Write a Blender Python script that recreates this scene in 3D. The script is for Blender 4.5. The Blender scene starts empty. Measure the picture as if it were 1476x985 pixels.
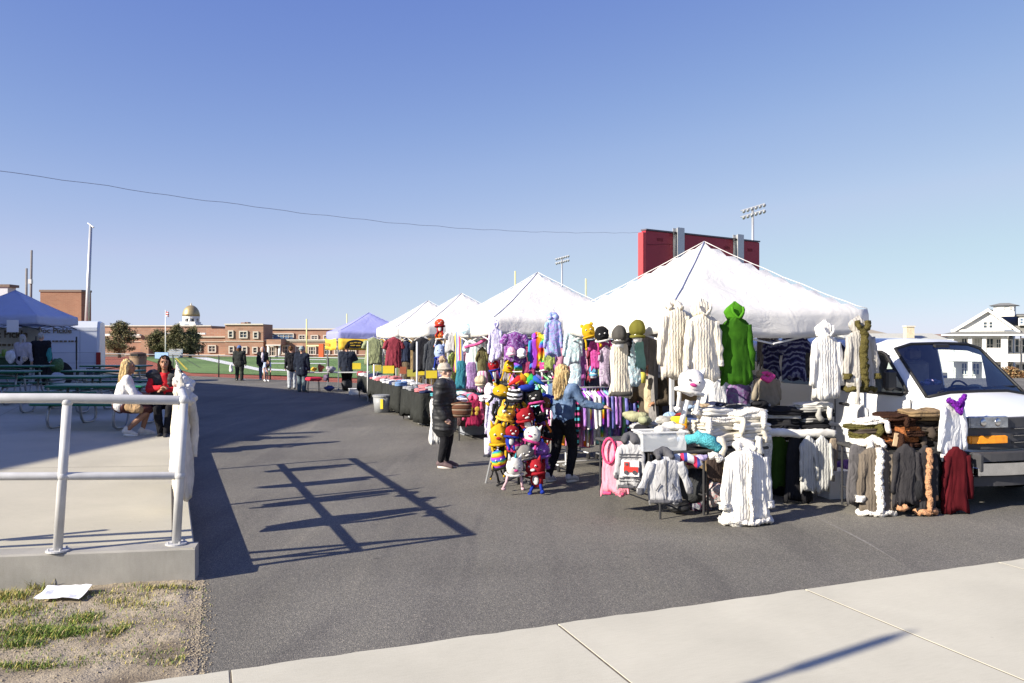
import bpy, bmesh, math, random
from mathutils import Vector, Matrix, noise
R = math.radians
SC = bpy.context.scene
COL = SC.collection
# ------------------------------------------------------------ camera, sky, sun, exposure
F = 1150.0; CX = 738.0; HY = 490.0; CH = 1.95
cam = bpy.data.cameras.new("camera"); camo = bpy.data.objects.new("camera", cam)
COL.objects.link(camo); SC.camera = camo
cam.sensor_width = 36; cam.lens = 36*F/1476; cam.clip_end = 6000; cam.clip_start = .1
cam.shift_y = -2.5/1476
camo.location = (0, 0, CH); camo.rotation_euler = (R(90), 0, 0)
SAZ = R(32); SEL = R(28.5)
SUN = Vector((-math.cos(SAZ)*math.cos(SEL), -math.sin(SAZ)*math.cos(SEL), math.sin(SEL)))
sl = bpy.data.lights.new("sun", 'SUN'); sl.energy = 4.9; sl.angle = R(.53); sl.color = (1, .915, .775)
so = bpy.data.objects.new("sun", sl); COL.objects.link(so)
so.rotation_euler = SUN.to_track_quat('Z', 'Y').to_euler()
W = bpy.data.worlds.new("World"); SC.world = W; W.use_nodes = True
nt = W.node_tree; sky = nt.nodes.new('ShaderNodeTexSky'); sky.sky_type = 'NISHITA'
sky.sun_disc = False; sky.sun_elevation = SEL; sky.sun_rotation = math.atan2(SUN.x, SUN.y)
sky.air_density = 1.0; sky.dust_density = .1; sky.ozone_density = 3.2
# white balance and soft compression of the clear sky's brightness range, channel by channel
wb = nt.nodes.new('ShaderNodeMixRGB'); wb.blend_type = 'MULTIPLY'; wb.inputs[0].default_value = 1; wb.inputs[2].default_value = (1.06*.2186, .97*.2186, 1.16*.2186, 1)
nt.links.new(sky.outputs[0], wb.inputs[1]); sp_ = nt.nodes.new('ShaderNodeSeparateColor'); cb_ = nt.nodes.new('ShaderNodeCombineColor'); nt.links.new(wb.outputs[0], sp_.inputs[0])
EXPO = .95
CRV = (((0, 0), (.258, .17), (.376, .262), (.47, .34), (.725, .5), (1.62, .66), (4, 1.2), (8, 2)), ((0, 0), (.425, .275), (.6, .392), (.73, .472), (1.03, .61), (1.46, .735), (4, 1.25), (8, 2)), ((0, .4), (.425, .64), (.6, .72), (.73, .77), (1.03, .84), (1.46, .87), (4, 1.3), (8, 2)))
for i_, pts_ in enumerate(CRV):
    a_ = nt.nodes.new('ShaderNodeMath'); a_.operation = 'MULTIPLY'; a_.inputs[1].default_value = 1/8; fc_ = nt.nodes.new('ShaderNodeFloatCurve'); c_ = fc_.mapping.curves[0]
    while len(c_.points) < len(pts_): c_.points.new(.5, .5)
    for p_, (x_, y_) in zip(c_.points, pts_): p_.location = (x_/8, y_/2); p_.handle_type = 'VECTOR'
    fc_.mapping.update()
    b_ = nt.nodes.new('ShaderNodeMath'); b_.operation = 'MULTIPLY'; b_.inputs[1].default_value = 2/(2**EXPO*.13)
    nt.links.new(sp_.outputs[min(i_, 1)], a_.inputs[0]); nt.links.new(a_.outputs[0], fc_.inputs['Value']); nt.links.new(fc_.outputs[0], b_.inputs[0]); nt.links.new(b_.outputs[0], cb_.inputs[i_])
nt.links.new(cb_.outputs[0], nt.nodes['Background'].inputs[0]); nt.nodes['Background'].inputs[1].default_value = .13
SC.view_settings.view_transform = 'Standard'; SC.view_settings.look = 'None'
SC.view_settings.exposure = EXPO; SC.view_settings.gamma = 1
SC.render.engine = 'CYCLES'
# ------------------------------------------------------------ layout helpers (photo point -> place in the world)
def Gd(px, py, z=0.0):
    d = F*(CH-z)/(py-HY); return Vector(((px-CX)/F*d, d, z))
def At(px, py, d): return Vector(((px-CX)/F*d, d, CH+(HY-py)/F*d))
U = Vector((-.36, .933, 0)).normalized(); V = Vector((U.y, -U.x, 0)); PHI = math.atan2(V.y, V.x)
def on_line(px, P, Q):
    k = (px-CX)/F; dx, dy = Q[0]-P[0], Q[1]-P[1]
    t = (k*P[1]-P[0])/(dx-k*dy); return P[1]+t*dy
def platz(x): return .27+.02*max(0, -2.6-x)
# ------------------------------------------------------------ materials
MC = {}
def newmat(name):
    m = bpy.data.materials.new(name); m.use_nodes = True
    return m, m.node_tree, m.node_tree.nodes['Principled BSDF']
def N(t, k, **kw):
    n = t.nodes.new(k)
    for a, b in kw.items(): setattr(n, a, b)
    return n
def ramp(t, fac, stops, const=False):
    r = N(t, 'ShaderNodeValToRGB'); e = r.color_ramp.elements
    if const: r.color_ramp.interpolation = 'CONSTANT'
    while len(e) < len(stops): e.new(.5)
    for i, (p, c) in enumerate(stops):
        e[i].position = p; e[i].color = (*c, 1)
    t.links.new(fac, r.inputs[0]); return r
def coords(t, scale=(1, 1, 1), kind='Object'):
    c = N(t, 'ShaderNodeTexCoord'); mp = N(t, 'ShaderNodeMapping'); mp.inputs['Scale'].default_value = scale
    t.links.new(c.outputs[kind], mp.inputs[0]); return mp.outputs[0]
def noisetex(t, vec, scale, detail=4, dist=0):
    n = N(t, 'ShaderNodeTexNoise'); n.inputs['Scale'].default_value = scale; n.inputs['Detail'].default_value = detail
    n.inputs['Distortion'].default_value = dist; t.links.new(vec, n.inputs['Vector']); return n
def addbump(t, b, h, strength=.3, dist=.01):
    bp = N(t, 'ShaderNodeBump'); bp.inputs['Strength'].default_value = strength; bp.inputs['Distance'].default_value = dist
    t.links.new(h, bp.inputs['Height']); t.links.new(bp.outputs[0], b.inputs['Normal'])
def shade(c, k): return tuple(min(1, max(0, x*k)) for x in c)
def mat(name, col, rough=.7, var=.15, scale=8, bump=.2, bscale=60, metal=0, bdist=.004, spec=.4):
    key = ('m', name)
    if key in MC: return MC[key]
    m, t, b = newmat(name); vec = coords(t)
    n = noisetex(t, vec, scale, 6)
    r = ramp(t, n.outputs[0], [(.3, shade(col, 1-var)), (.7, shade(col, 1+var))])
    t.links.new(r.outputs[0], b.inputs['Base Color']); b.inputs['Roughness'].default_value = rough
    b.inputs['Metallic'].default_value = metal; b.inputs['Specular IOR Level'].default_value = spec
    if bump:
        n2 = noisetex(t, vec, bscale, 4); addbump(t, b, n2.outputs[0], bump, bdist)
    MC[key] = m; return m
def cloth(name, col, var=.18, scale=5, bump=.5):
    key = ('m', name)
    if key in MC: return MC[key]
    m = mat(name, col, .92, var, scale, 0, 35, 0, .01, .15); t = m.node_tree; b = t.nodes['Principled BSDF']; vec = coords(t, (1, 1, .55))
    w1 = noisetex(t, vec, 7, 3, 1.8); w2 = noisetex(t, vec, 60, 3); a = N(t, 'ShaderNodeMath', operation='MULTIPLY_ADD'); a.inputs[1].default_value = .12
    t.links.new(w2.outputs[0], a.inputs[0]); t.links.new(w1.outputs[0], a.inputs[2]); addbump(t, b, a.outputs[0], .9, .035); return m
def knit(name, col, cable=True, col2=None):
    key = ('k', name)
    if key in MC: return MC[key]
    m, t, b = newmat(name); vec = coords(t)
    n = noisetex(t, vec, 6, 5)
    r = ramp(t, n.outputs[0], [(.3, shade(col, .8)), (.75, shade(col, 1.12) if col2 is None else col2)])
    w = N(t, 'ShaderNodeTexWave', wave_type='BANDS', bands_direction='X'); w.inputs['Scale'].default_value = 9 if cable else 30
    w.inputs['Distortion'].default_value = 2.5 if cable else .6; w.inputs['Detail'].default_value = 1; w.inputs['Detail Scale'].default_value = 2.5
    t.links.new(vec, w.inputs['Vector'])
    vo = N(t, 'ShaderNodeTexVoronoi'); vo.inputs['Scale'].default_value = 55; t.links.new(vec, vo.inputs['Vector'])
    mm = N(t, 'ShaderNodeMath', operation='MULTIPLY_ADD'); mm.inputs[1].default_value = .35
    t.links.new(vo.outputs['Distance'], mm.inputs[0]); t.links.new(w.outputs['Fac'], mm.inputs[2])
    mx = N(t, 'ShaderNodeMixRGB', blend_type='MULTIPLY'); mx.inputs[0].default_value = .3
    rr = ramp(t, w.outputs['Fac'], [(0, (.62, .6, .57)), (.45, (1, 1, 1))])
    t.links.new(r.outputs[0], mx.inputs[1]); t.links.new(rr.outputs[0], mx.inputs[2])
    t.links.new(mx.outputs[0], b.inputs['Base Color']); b.inputs['Roughness'].default_value = .95
    b.inputs['Specular IOR Level'].default_value = .1
    addbump(t, b, mm.outputs[0], .5 if cable else .4, .009 if cable else .005); MC[key] = m; return m
def fur(name, col):
    key = ('f', name)
    if key in MC: return MC[key]
    m, t, b = newmat(name); vec = coords(t)
    vo = N(t, 'ShaderNodeTexVoronoi'); vo.inputs['Scale'].default_value = 75; t.links.new(vec, vo.inputs['Vector'])
    n = noisetex(t, vec, 45, 5)
    r = ramp(t, n.outputs[0], [(.3, shade(col, .72)), (.65, shade(col, 1.1))])
    t.links.new(r.outputs[0], b.inputs['Base Color']); b.inputs['Roughness'].default_value = 1; b.inputs['Specular IOR Level'].default_value = .05
    addbump(t, b, vo.outputs['Distance'], .8, .012); MC[key] = m; return m
def tiedye(name, cols, scale=7, dist=3.0, stretch=(1, 1, 1), radial=False):
    key = ('t', name)
    if key in MC: return MC[key]
    m, t, b = newmat(name); vec = coords(t, stretch)
    if radial:
        w = N(t, 'ShaderNodeTexWave', wave_type='RINGS', rings_direction='SPHERICAL'); w.inputs['Scale'].default_value = scale*.5
        w.inputs['Distortion'].default_value = 7; w.inputs['Detail'].default_value = 3; w.inputs['Detail Scale'].default_value = 2
        t.links.new(vec, w.inputs['Vector']); f = w.outputs['Fac']
    else: f = noisetex(t, vec, scale, 5, dist).outputs[0]
    k = len(cols); lo, hi = (.0, 1.) if radial else (.28, .72)
    r = ramp(t, f, [(lo+(hi-lo)*i/max(1, k-1), c) for i, c in enumerate(cols)])
    t.links.new(r.outputs[0], b.inputs['Base Color']); b.inputs['Roughness'].default_value = .9; b.inputs['Specular IOR Level'].default_value = .15
    n = noisetex(t, vec, 8, 5, 1.6); addbump(t, b, n.outputs[0], .8, .03); MC[key] = m; return m
def stripes(name, cols, scale=1.0, axis=0, soft=False):
    key = ('s', name)
    if key in MC: return MC[key]
    m, t, b = newmat(name); vec = coords(t)
    n = noisetex(t, vec, 5, 2); sp = N(t, 'ShaderNodeSeparateXYZ'); t.links.new(vec, sp.inputs[0])
    a = N(t, 'ShaderNodeMath', operation='MULTIPLY_ADD'); a.inputs[1].default_value = scale; t.links.new(sp.outputs[axis], a.inputs[0])
    a2 = N(t, 'ShaderNodeMath', operation='MULTIPLY'); a2.inputs[1].default_value = .25; t.links.new(n.outputs[0], a2.inputs[0]); t.links.new(a2.outputs[0], a.inputs[2])
    fr = N(t, 'ShaderNodeMath', operation='FRACT'); t.links.new(a.outputs[0], fr.inputs[0])
    r = ramp(t, fr.outputs[0], [(i/len(cols), c) for i, c in enumerate(cols)], not soft)
    t.links.new(r.outputs[0], b.inputs['Base Color']); b.inputs['Roughness'].default_value = .9; b.inputs['Specular IOR Level'].default_value = .15
    addbump(t, b, noisetex(t, vec, 40).outputs[0], .3, .01); MC[key] = m; return m
def metal(name, col, rough=.35, met=.9): return mat(name, col, rough, .08, 12, .08, 80, met)
def glass(name, col=(.03, .045, .06), rough=.05):
    key = ('g', name)
    if key in MC: return MC[key]
    m, t, b = newmat(name); vec = coords(t)
    r = ramp(t, noisetex(t, vec, .7, 2).outputs[0], [(.35, shade(col, .6)), (.7, shade(col, 1.6))])
    t.links.new(r.outputs[0], b.inputs['Base Color'])
    b.inputs['Roughness'].default_value = rough; b.inputs['Specular IOR Level'].default_value = .8; MC[key] = m; return m
def canopy_mat(name, col, tr=.35):
    m, t, b = newmat(name); vec = coords(t)
    r = ramp(t, noisetex(t, vec, 1.6, 5).outputs[0], [(.3, shade(col, .93)), (.7, col)])
    t.links.new(r.outputs[0], b.inputs['Base Color']); b.inputs['Roughness'].default_value = .75
    tl = N(t, 'ShaderNodeBsdfTranslucent'); t.links.new(r.outputs[0], tl.inputs[0]); mx = N(t, 'ShaderNodeMixShader'); mx.inputs[0].default_value = tr
    t.links.new(b.outputs[0], mx.inputs[1]); t.links.new(tl.outputs[0], mx.inputs[2])
    t.links.new(mx.outputs[0], t.nodes['Material Output'].inputs[0])
    addbump(t, b, noisetex(t, vec, 2.6, 4, 1.2).outputs[0], .5, .05); return m
WHITE = mat('white_paint', (.8, .8, .79), .4, .03, 3, .03)
BLACK = mat('black_plastic', (.02, .02, .022), .5, .2)
DARKM = metal('dark_metal', (.06, .06, .065), .5, .5)
GALV = metal('galvanised_steel', (.5, .51, .52), .45, .6)
PAINTG = mat('grey_rail_paint', (.5, .5, .5), .5, .1, 9, .15, 60, .0)
SKIN = mat('skin', (.52, .3, .21), .55, .08, 10, .05)
SKIN2 = mat('skin_tan', (.34, .17, .1), .5, .08, 10, .05)
EYE = mat('eye', (.02, .015, .01), .2, .05)
LIP = mat('lip', (.4, .12, .1), .5, .05)
CREAM = knit('cream_knit', (.74, .68, .57)); CREAMF = fur('cream_fur', (.76, .71, .62))
WHITEK = knit('white_knit', (.78, .76, .72))
# ------------------------------------------------------------ mesh builder
class MB:
    def __init__(s): s.v = []; s.f = []; s.m = []; s.cur = 0; s.T = Matrix.Identity(4)
    def add(s, vs, fs):
        o = len(s.v); s.v += [s.T @ Vector(p) for p in vs]
        for f in fs: s.f.append(tuple(i+o for i in f)); s.m.append(s.cur)
        return s
    def box(s, c, d, rz=0, bev=0):
        cx, cy, cz = c; x, y, z = d[0]/2, d[1]/2, d[2]/2
        M = Matrix.Translation((cx, cy, cz)) @ Matrix.Rotation(rz, 4, 'Z')
        if bev <= 0:
            vs = [M @ Vector((a*x, b*y, g*z)) for g in (-1, 1) for b in (-1, 1) for a in (-1, 1)]
            return s.add(vs, [(0, 2, 3, 1), (4, 5, 7, 6), (0, 1, 5, 4), (2, 6, 7, 3), (0, 4, 6, 2), (1, 3, 7, 5)])
        e = min(bev, x*.9, y*.9, z*.9); rings = []
        for zz, k in ((-z, e), (-z+e, 0), (z-e, 0), (z, e)):
            X, Y = x-k, y-k; q = e*.6
            rings.append([M @ Vector(p) for p in ((X-q, -Y, zz), (X, -Y+q, zz), (X, Y-q, zz), (X-q, Y, zz), (-X+q, Y, zz), (-X, Y-q, zz), (-X, -Y+q, zz), (-X+q, -Y, zz))])
        return s.loft(rings, True, True)
    def loft(s, rings, cap0=True, cap1=True, closed=True):
        n = len(rings[0]); vs = [p for r in rings for p in r]; fs = []
        for i in range(len(rings)-1):
            for j in range(n if closed else n-1):
                a = i*n+j; b = i*n+(j+1) % n; fs.append((a, b, b+n, a+n))
        if cap0: fs.append(tuple(reversed(range(n))))
        if cap1: fs.append(tuple(range((len(rings)-1)*n, len(rings)*n)))
        return s.add(vs, fs)
    def tube(s, pts, r, n=8, cap=True):
        pts = [Vector(p) for p in pts]; rs = r if isinstance(r, (list, tuple)) else [r]*len(pts); rings = []
        up = None
        for i, p in enumerate(pts):
            d = (pts[min(i+1, len(pts)-1)]-pts[max(i-1, 0)]).normalized()
            if up is None: up = Vector((0, 0, 1)) if abs(d.z) < .9 else Vector((0, 1, 0))
            a = d.cross(up).normalized(); b = a.cross(d).normalized(); up = b
            rings.append([p+a*rs[i]*math.cos(2*math.pi*k/n)+b*rs[i]*math.sin(2*math.pi*k/n) for k in range(n)])
        return s.loft(rings, cap, cap)
    def ell(s, c, r, n=12, m=8, M=None):
        c = Vector(c); r = (r, r, r) if not isinstance(r, (tuple, list)) else r; M = M or Matrix.Identity(3)
        vs = [c+M @ Vector((0, 0, -r[2]))]; fs = []
        for i in range(1, m):
            a = math.pi*i/m-math.pi/2
            for j in range(n):
                b = 2*math.pi*j/n; vs.append(c+M @ Vector((r[0]*math.cos(a)*math.cos(b), r[1]*math.cos(a)*math.sin(b), r[2]*math.sin(a))))
        vs.append(c+M @ Vector((0, 0, r[2]))); e = len(vs)-1
        for j in range(n): fs.append((0, 1+(j+1) % n, 1+j)); fs.append((e, e-n+j, e-n+(j+1) % n))
        for i in range(m-2):
            for j in range(n):
                a = 1+i*n+j; b = 1+i*n+(j+1) % n; fs.append((a, b, b+n, a+n))
        return s.add(vs, fs)
    def cap(s, p0, r0, p1, r1, n=12, fy=1.0):
        # tapered capsule; fy flattens along y
        p0, p1 = Vector(p0), Vector(p1); d = p1-p0; L = d.length or 1e-4; d = d/L
        q = d.to_track_quat('Z', 'Y').to_matrix(); rings = []
        for a in (-80, -50, -20, 0): rings.append((0+r0*math.sin(R(a)), r0*math.cos(R(a))))
        for a in (0, 20, 50, 80): rings.append((L+r1*math.sin(R(a)), r1*math.cos(R(a))))
        rr = []
        for z, r in rings:
            ring = []
            for k in range(n):
                o = q @ Vector((r*math.cos(2*math.pi*k/n), r*math.sin(2*math.pi*k/n), z)); o.y *= fy if abs(d.y) < .5 else 1
                ring.append(p0+o)
            rr.append(ring)
        return s.loft(rr, True, True)
    def mesh(s, name):
        me = bpy.data.meshes.new(name); me.from_pydata([tuple(p) for p in s.v], [], s.f)
        me.polygons.foreach_set('material_index', s.m); me.update(); return me
    def build(s, name, mats, parent=None, smooth=False, loc=None, rz=0):
        me = s.mesh(name)
        for m in (mats if isinstance(mats, (list, tuple)) else [mats]): me.materials.append(m)
        return link(name, me, parent, smooth, loc, rz)
def link(name, me, parent=None, smooth=False, loc=None, rz=0):
    bm = bmesh.new(); bm.from_mesh(me); bmesh.ops.recalc_face_normals(bm, faces=bm.faces); bm.to_mesh(me); bm.free()
    if smooth: me.polygons.foreach_set('use_smooth', [True]*len(me.polygons))
    o = bpy.data.objects.new(name, me); COL.objects.link(o)
    if parent: o.parent = parent
    if loc is not None: o.location = loc
    o.rotation_euler.z = rz; return o
def put(name, me, parent, loc, rz=0):      # another object on the same mesh
    o = bpy.data.objects.new(name, me); COL.objects.link(o); o.parent = parent; o.location = loc; o.rotation_euler.z = rz; return o
def tag(o, label, cat, group=None, kind=None):
    if label: o['label'] = label
    if cat: o['category'] = cat
    if group: o['group'] = group
    if kind: o['kind'] = kind
    return o
def thing(name, loc, label, cat, rz=0, group=None):
    o = bpy.data.objects.new(name, None); o.empty_display_size = .2; COL.objects.link(o)
    o.location = loc; o.rotation_euler.z = rz; return tag(o, label, cat, group)
def copy_tree(o, parent=None):
    c = o.copy(); COL.objects.link(c)
    if parent: c.parent = parent
    for ch in [x for x in o.children]: copy_tree(ch, c)
    return c
def struct(o): o['kind'] = 'structure'; return o
TS = bpy.data.scenes.new('work')
def evalmesh(o):
    TS.collection.objects.link(o); vl = TS.view_layers[0]; vl.update(); dg = vl.depsgraph
    me = bpy.data.meshes.new_from_object(o.evaluated_get(dg)); TS.collection.objects.unlink(o); return me
def blob(name, mb, m, parent=None, voxel=.012, smooth=3, nz=0, ns=8, stretch=(1, 1, 1), seed=0, dec=0):
    me = mb.mesh('tmp'); o = bpy.data.objects.new('tmp', me)
    md = o.modifiers.new('r', 'REMESH'); md.mode = 'VOXEL'; md.voxel_size = voxel
    if smooth: sm = o.modifiers.new('s', 'SMOOTH'); sm.iterations = smooth; sm.factor = .5
    if dec: de = o.modifiers.new('d', 'DECIMATE'); de.ratio = dec
    me2 = evalmesh(o)
    bpy.data.objects.remove(o); bpy.data.meshes.remove(me); me2.name = name
    if nz:
        off = Vector((seed*3.7, seed*1.3, 0))
        nv = len(me2.vertices); co = [0.0]*(nv*3); no = [0.0]*(nv*3); me2.vertices.foreach_get('co', co); me2.vertices.foreach_get('normal', no); a_, b_, c_ = stretch
        for i in range(0, nv*3, 3):
            p = Vector((co[i]*a_*ns, co[i+1]*b_*ns, co[i+2]*c_*ns))+off; q = noise.noise(p)*nz+noise.noise(p*2.3)*nz*.4
            co[i] += no[i]*q; co[i+1] += no[i+1]*q; co[i+2] += no[i+2]*q
        me2.vertices.foreach_set('co', co); me2.update()
    me2.materials.clear(); me2.materials.append(m)
    me2.polygons.foreach_set('use_smooth', [True]*len(me2.polygons))
    o = bpy.data.objects.new(name, me2); COL.objects.link(o); o.parent = parent; return o
def text(name, s, size, m, parent, M, thick=.004):
    cu = bpy.data.curves.new('t', 'FONT'); cu.body = s; cu.size = size; cu.extrude = thick; cu.align_x = 'CENTER'; cu.align_y = 'CENTER'; cu.offset = size*.02
    o = bpy.data.objects.new('t', cu)
    me = evalmesh(o); bpy.data.objects.remove(o); me.name = name
    me.materials.clear(); me.materials.append(m); me.transform(M); o = bpy.data.objects.new(name, me); COL.objects.link(o); o.parent = parent; return o
ORD = ['first', 'second', 'third', 'fourth', 'fifth', 'sixth', 'seventh', 'eighth', 'ninth', 'tenth', 'eleventh', 'twelfth', 'thirteenth', 'fourteenth', 'fifteenth', 'sixteenth', 'seventeenth', 'eighteenth', 'nineteenth', 'twentieth'] + ['%dth' % i for i in range(21, 60)]
ORD[20] = '21st'; ORD[21] = '22nd'; ORD[22] = '23rd'; ORD[30] = '31st'; ORD[31] = '32nd'; ORD[32] = '33rd'
# ============================================================ THE GROUND
def gz(y): return 0 if y < 44 else (-.0133*(y-44) if y < 180 else -1.81)
def speckle(name, base, dark, light, sc=260, patch=1.2, rough=.9, bump=.4, spk=(.62, .7), stain=.12):
    m, t, b = newmat(name); vec = coords(t)
    big = noisetex(t, vec, patch*.25, 6, .4); r1 = ramp(t, big.outputs[0], [(.3, shade(base, 1-stain)), (.7, shade(base, 1+stain))])
    mid = noisetex(t, vec, patch*6, 6); mx0 = N(t, 'ShaderNodeMixRGB', blend_type='MULTIPLY'); mx0.inputs[0].default_value = .5
    r0 = ramp(t, mid.outputs[0], [(.3, (.8, .8, .8)), (.7, (1.1, 1.1, 1.1))]); t.links.new(r1.outputs[0], mx0.inputs[1]); t.links.new(r0.outputs[0], mx0.inputs[2])
    fine = noisetex(t, vec, sc, 2); r2 = ramp(t, fine.outputs[0], [(.36, dark), (.5, (.5, .5, .5)), (spk[1], light)])
    mx = N(t, 'ShaderNodeMixRGB', blend_type='OVERLAY'); mx.inputs[0].default_value = .6
    t.links.new(mx0.outputs[0], mx.inputs[1]); t.links.new(r2.outputs[0], mx.inputs[2]); t.links.new(mx.outputs[0], b.inputs['Base Color'])
    b.inputs['Roughness'].default_value = rough; b.inputs['Specular IOR Level'].default_value = .25
    addbump(t, b, fine.outputs[0], bump, .006); return m
def asphalt():
    m, t, b = newmat('asphalt'); vec = coords(t)
    base = (.15, .143, .127)
    big = noisetex(t, vec, .35, 7, .6); r1 = ramp(t, big.outputs[0], [(.32, shade(base, .82)), (.52, base), (.7, shade(base, 1.2))])
    # stones: two scales of voronoi cells with their own tint
    v1 = N(t, 'ShaderNodeTexVoronoi'); v1.inputs['Scale'].default_value = 150; t.links.new(vec, v1.inputs['Vector'])
    hs = N(t, 'ShaderNodeSeparateXYZ'); t.links.new(v1.outputs['Color'], hs.inputs[0])
    r2 = ramp(t, hs.outputs[0], [(0, (.6, .6, .6)), (.5, (.95, .95, .95)), (.85, (1.2, 1.18, 1.14)), (.96, (1.9, 1.82, 1.72))])
    mx = N(t, 'ShaderNodeMixRGB', blend_type='MULTIPLY'); mx.inputs[0].default_value = 1
    t.links.new(r1.outputs[0], mx.inputs[1]); t.links.new(r2.outputs[0], mx.inputs[2])
    # tyre scuffs and pale worn streaks along the lot
    vec2 = coords(t, (1.2, .16, 1)); st = noisetex(t, vec2, 1.6, 6, .8)
    r3 = ramp(t, st.outputs[0], [(.34, (.8, .8, .82)), (.48, (1, 1, 1)), (.6, (1.02, 1.02, 1.0)), (.76, (1.3, 1.28, 1.24))])
    m2 = N(t, 'ShaderNodeMixRGB', blend_type='MULTIPLY'); m2.inputs[0].default_value = .8
    t.links.new(mx.outputs[0], m2.inputs[1]); t.links.new(r3.outputs[0], m2.inputs[2])
    # small dark spots (oil, gum)
    v3 = N(t, 'ShaderNodeTexVoronoi'); v3.inputs['Scale'].default_value = 1.3; t.links.new(vec, v3.inputs['Vector'])
    r4 = ramp(t, v3.outputs['Distance'], [(.02, (.55, .55, .55)), (.05, (1, 1, 1))])
    m3 = N(t, 'ShaderNodeMixRGB', blend_type='MULTIPLY'); m3.inputs[0].default_value = .7
    t.links.new(m2.outputs[0], m3.inputs[1]); t.links.new(r4.outputs[0], m3.inputs[2])
    t.links.new(m3.outputs[0], b.inputs['Base Color']); b.inputs['Roughness'].default_value = .85; b.inputs['Specular IOR Level'].default_value = .3
    addbump(t, b, v1.outputs['Distance'], .5, .008); return m
def sheet(name, pts, m, off=0, nx=1, ny=1, zf=None):
    a, b, c, d = [Vector(p) for p in pts]; mb = MB(); vs = []
    for j in range(ny+1):
        for i in range(nx+1):
            s, q = i/nx, j/ny; p = a*(1-s)*(1-q)+b*s*(1-q)+c*s*q+d*(1-s)*q
            vs.append((p.x, p.y, (zf(p) if zf else gz(p.y))+off))
    mb.add(vs, [(j*(nx+1)+i, j*(nx+1)+i+1, (j+1)*(nx+1)+i+1, (j+1)*(nx+1)+i) for j in range(ny) for i in range(nx)])
    return mb.build(name, m)
M_FAR = speckle('far_ground', (.16, .15, .12), (.4, .4, .4), (.6, .6, .6), 30, .3)
g = MB(); ys = [-60, 30, 38, 44, 52, 62, 100, 180, 700, 4000]; xs = [-4000, -100, 0, 18, 26, 60, 200, 4000]
def gzx(x, y): return gz(y)-.16-(2.0 if x > 20 and y > 50 else 0)*(1 if y < 400 else .5)*(1 if x < 1000 else 1)
vs = [(x, y, gzx(x, y)) for y in ys for x in xs]; nx_ = len(xs)
g.add(vs, [(j*nx_+i, j*nx_+i+1, (j+1)*nx_+i+1, (j+1)*nx_+i) for j in range(len(ys)-1) for i in range(nx_-1)]); struct(g.build('ground', M_FAR))
M_ASP = asphalt()
FD = Vector((.82, -.572, 0)); FP = Vector((-18.7, 44, 0)); FN = Vector((.572, .82, 0))
def fl(k, n=0): p = FP+FD*k+FN*n; return (p.x, p.y, 0)
lot = MB(); p = [(-60, -12, 0), (60, -12, 0), (60, 40, 0), (22, 40, 0), (8, 27, 0), fl(12), fl(-45)]
lot.add(p, [tuple(range(7))]); struct(lot.build('parking_lot', M_ASP, loc=(0, 0, 0)))
M_TRACK = speckle('running_track', (.36, .105, .065), (.4, .4, .4), (.6, .6, .6), 60, .3, stain=.12)
struct(sheet('running_track', [(-110, 44, 0), fl(0, -.3), (-60, 182, 0), (-170, 182, 0)], M_TRACK, -.1, 1, 12))
struct(sheet('running_track', [fl(0, -.2), fl(36, -.2), (60, 182, 0), (-60, 182, 0)], M_TRACK, -.07, 4, 12))
m, t, b = newmat('turf'); vec = coords(t); st = N(t, 'ShaderNodeSeparateXYZ'); t.links.new(coords(t, (1, .12, 1)), st.inputs[0])
sn = N(t, 'ShaderNodeMath', operation='SINE'); t.links.new(st.outputs[1], sn.inputs[0])
ad = N(t, 'ShaderNodeMath', operation='MULTIPLY_ADD'); ad.inputs[1].default_value = .12; t.links.new(sn.outputs[0], ad.inputs[0]); t.links.new(noisetex(t, vec, .25, 6).outputs[0], ad.inputs[2])
r = ramp(t, ad.outputs[0], [(.3, (.085, .17, .035)), (.7, (.16, .27, .07))]); t.links.new(r.outputs[0], b.inputs['Base Color']); b.inputs['Roughness'].default_value = .95
M_TURF = m
struct(sheet('sports_field', [fl(-4.5, 4), fl(34, 4), (58, 176, 0), (-83, 176, 0)], M_TURF, -.035, 4, 12))
def fieldline(name, pp, m, off=-.01):
    q = []
    for px, py in pp:
        y = 1552/(py-505.3); y = min(y, 172); q.append(((px-CX)/F*y, y, 0))
    return struct(sheet(name, q, m, off, 1, 6))
M_LINE = mat('field_line', (.75, .76, .74), .8, .06, .5, 0); M_YEL = mat('field_yellow', (.62, .5, .05), .8, .06, .5, 0)
fieldline('field_line', [(373, 534.2), (373, 530.2), (297, 514.8), (276, 515)], M_LINE)
fieldline('field_line', [(373, 530.4), (373, 533.2), (440, 535.4), (440, 533.8)], M_LINE, -.006)
fieldline('field_line', [(390, 524), (390, 522.8), (470, 523.4), (470, 524.4)], M_LINE)
fieldline('field_line', [(390, 518.5), (390, 517.6), (470, 517.9), (470, 518.8)], M_LINE)
fieldline('field_line', [(268, 532.5), (271.5, 532.5), (253.4, 515), (251, 515)], M_YEL)
fieldline('field_line', [(287, 529.5), (289, 529.5), (266, 516), (264, 516)], mat('field_dark_line', (.07, .1, .05), .8, .1, .5, 0))
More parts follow.
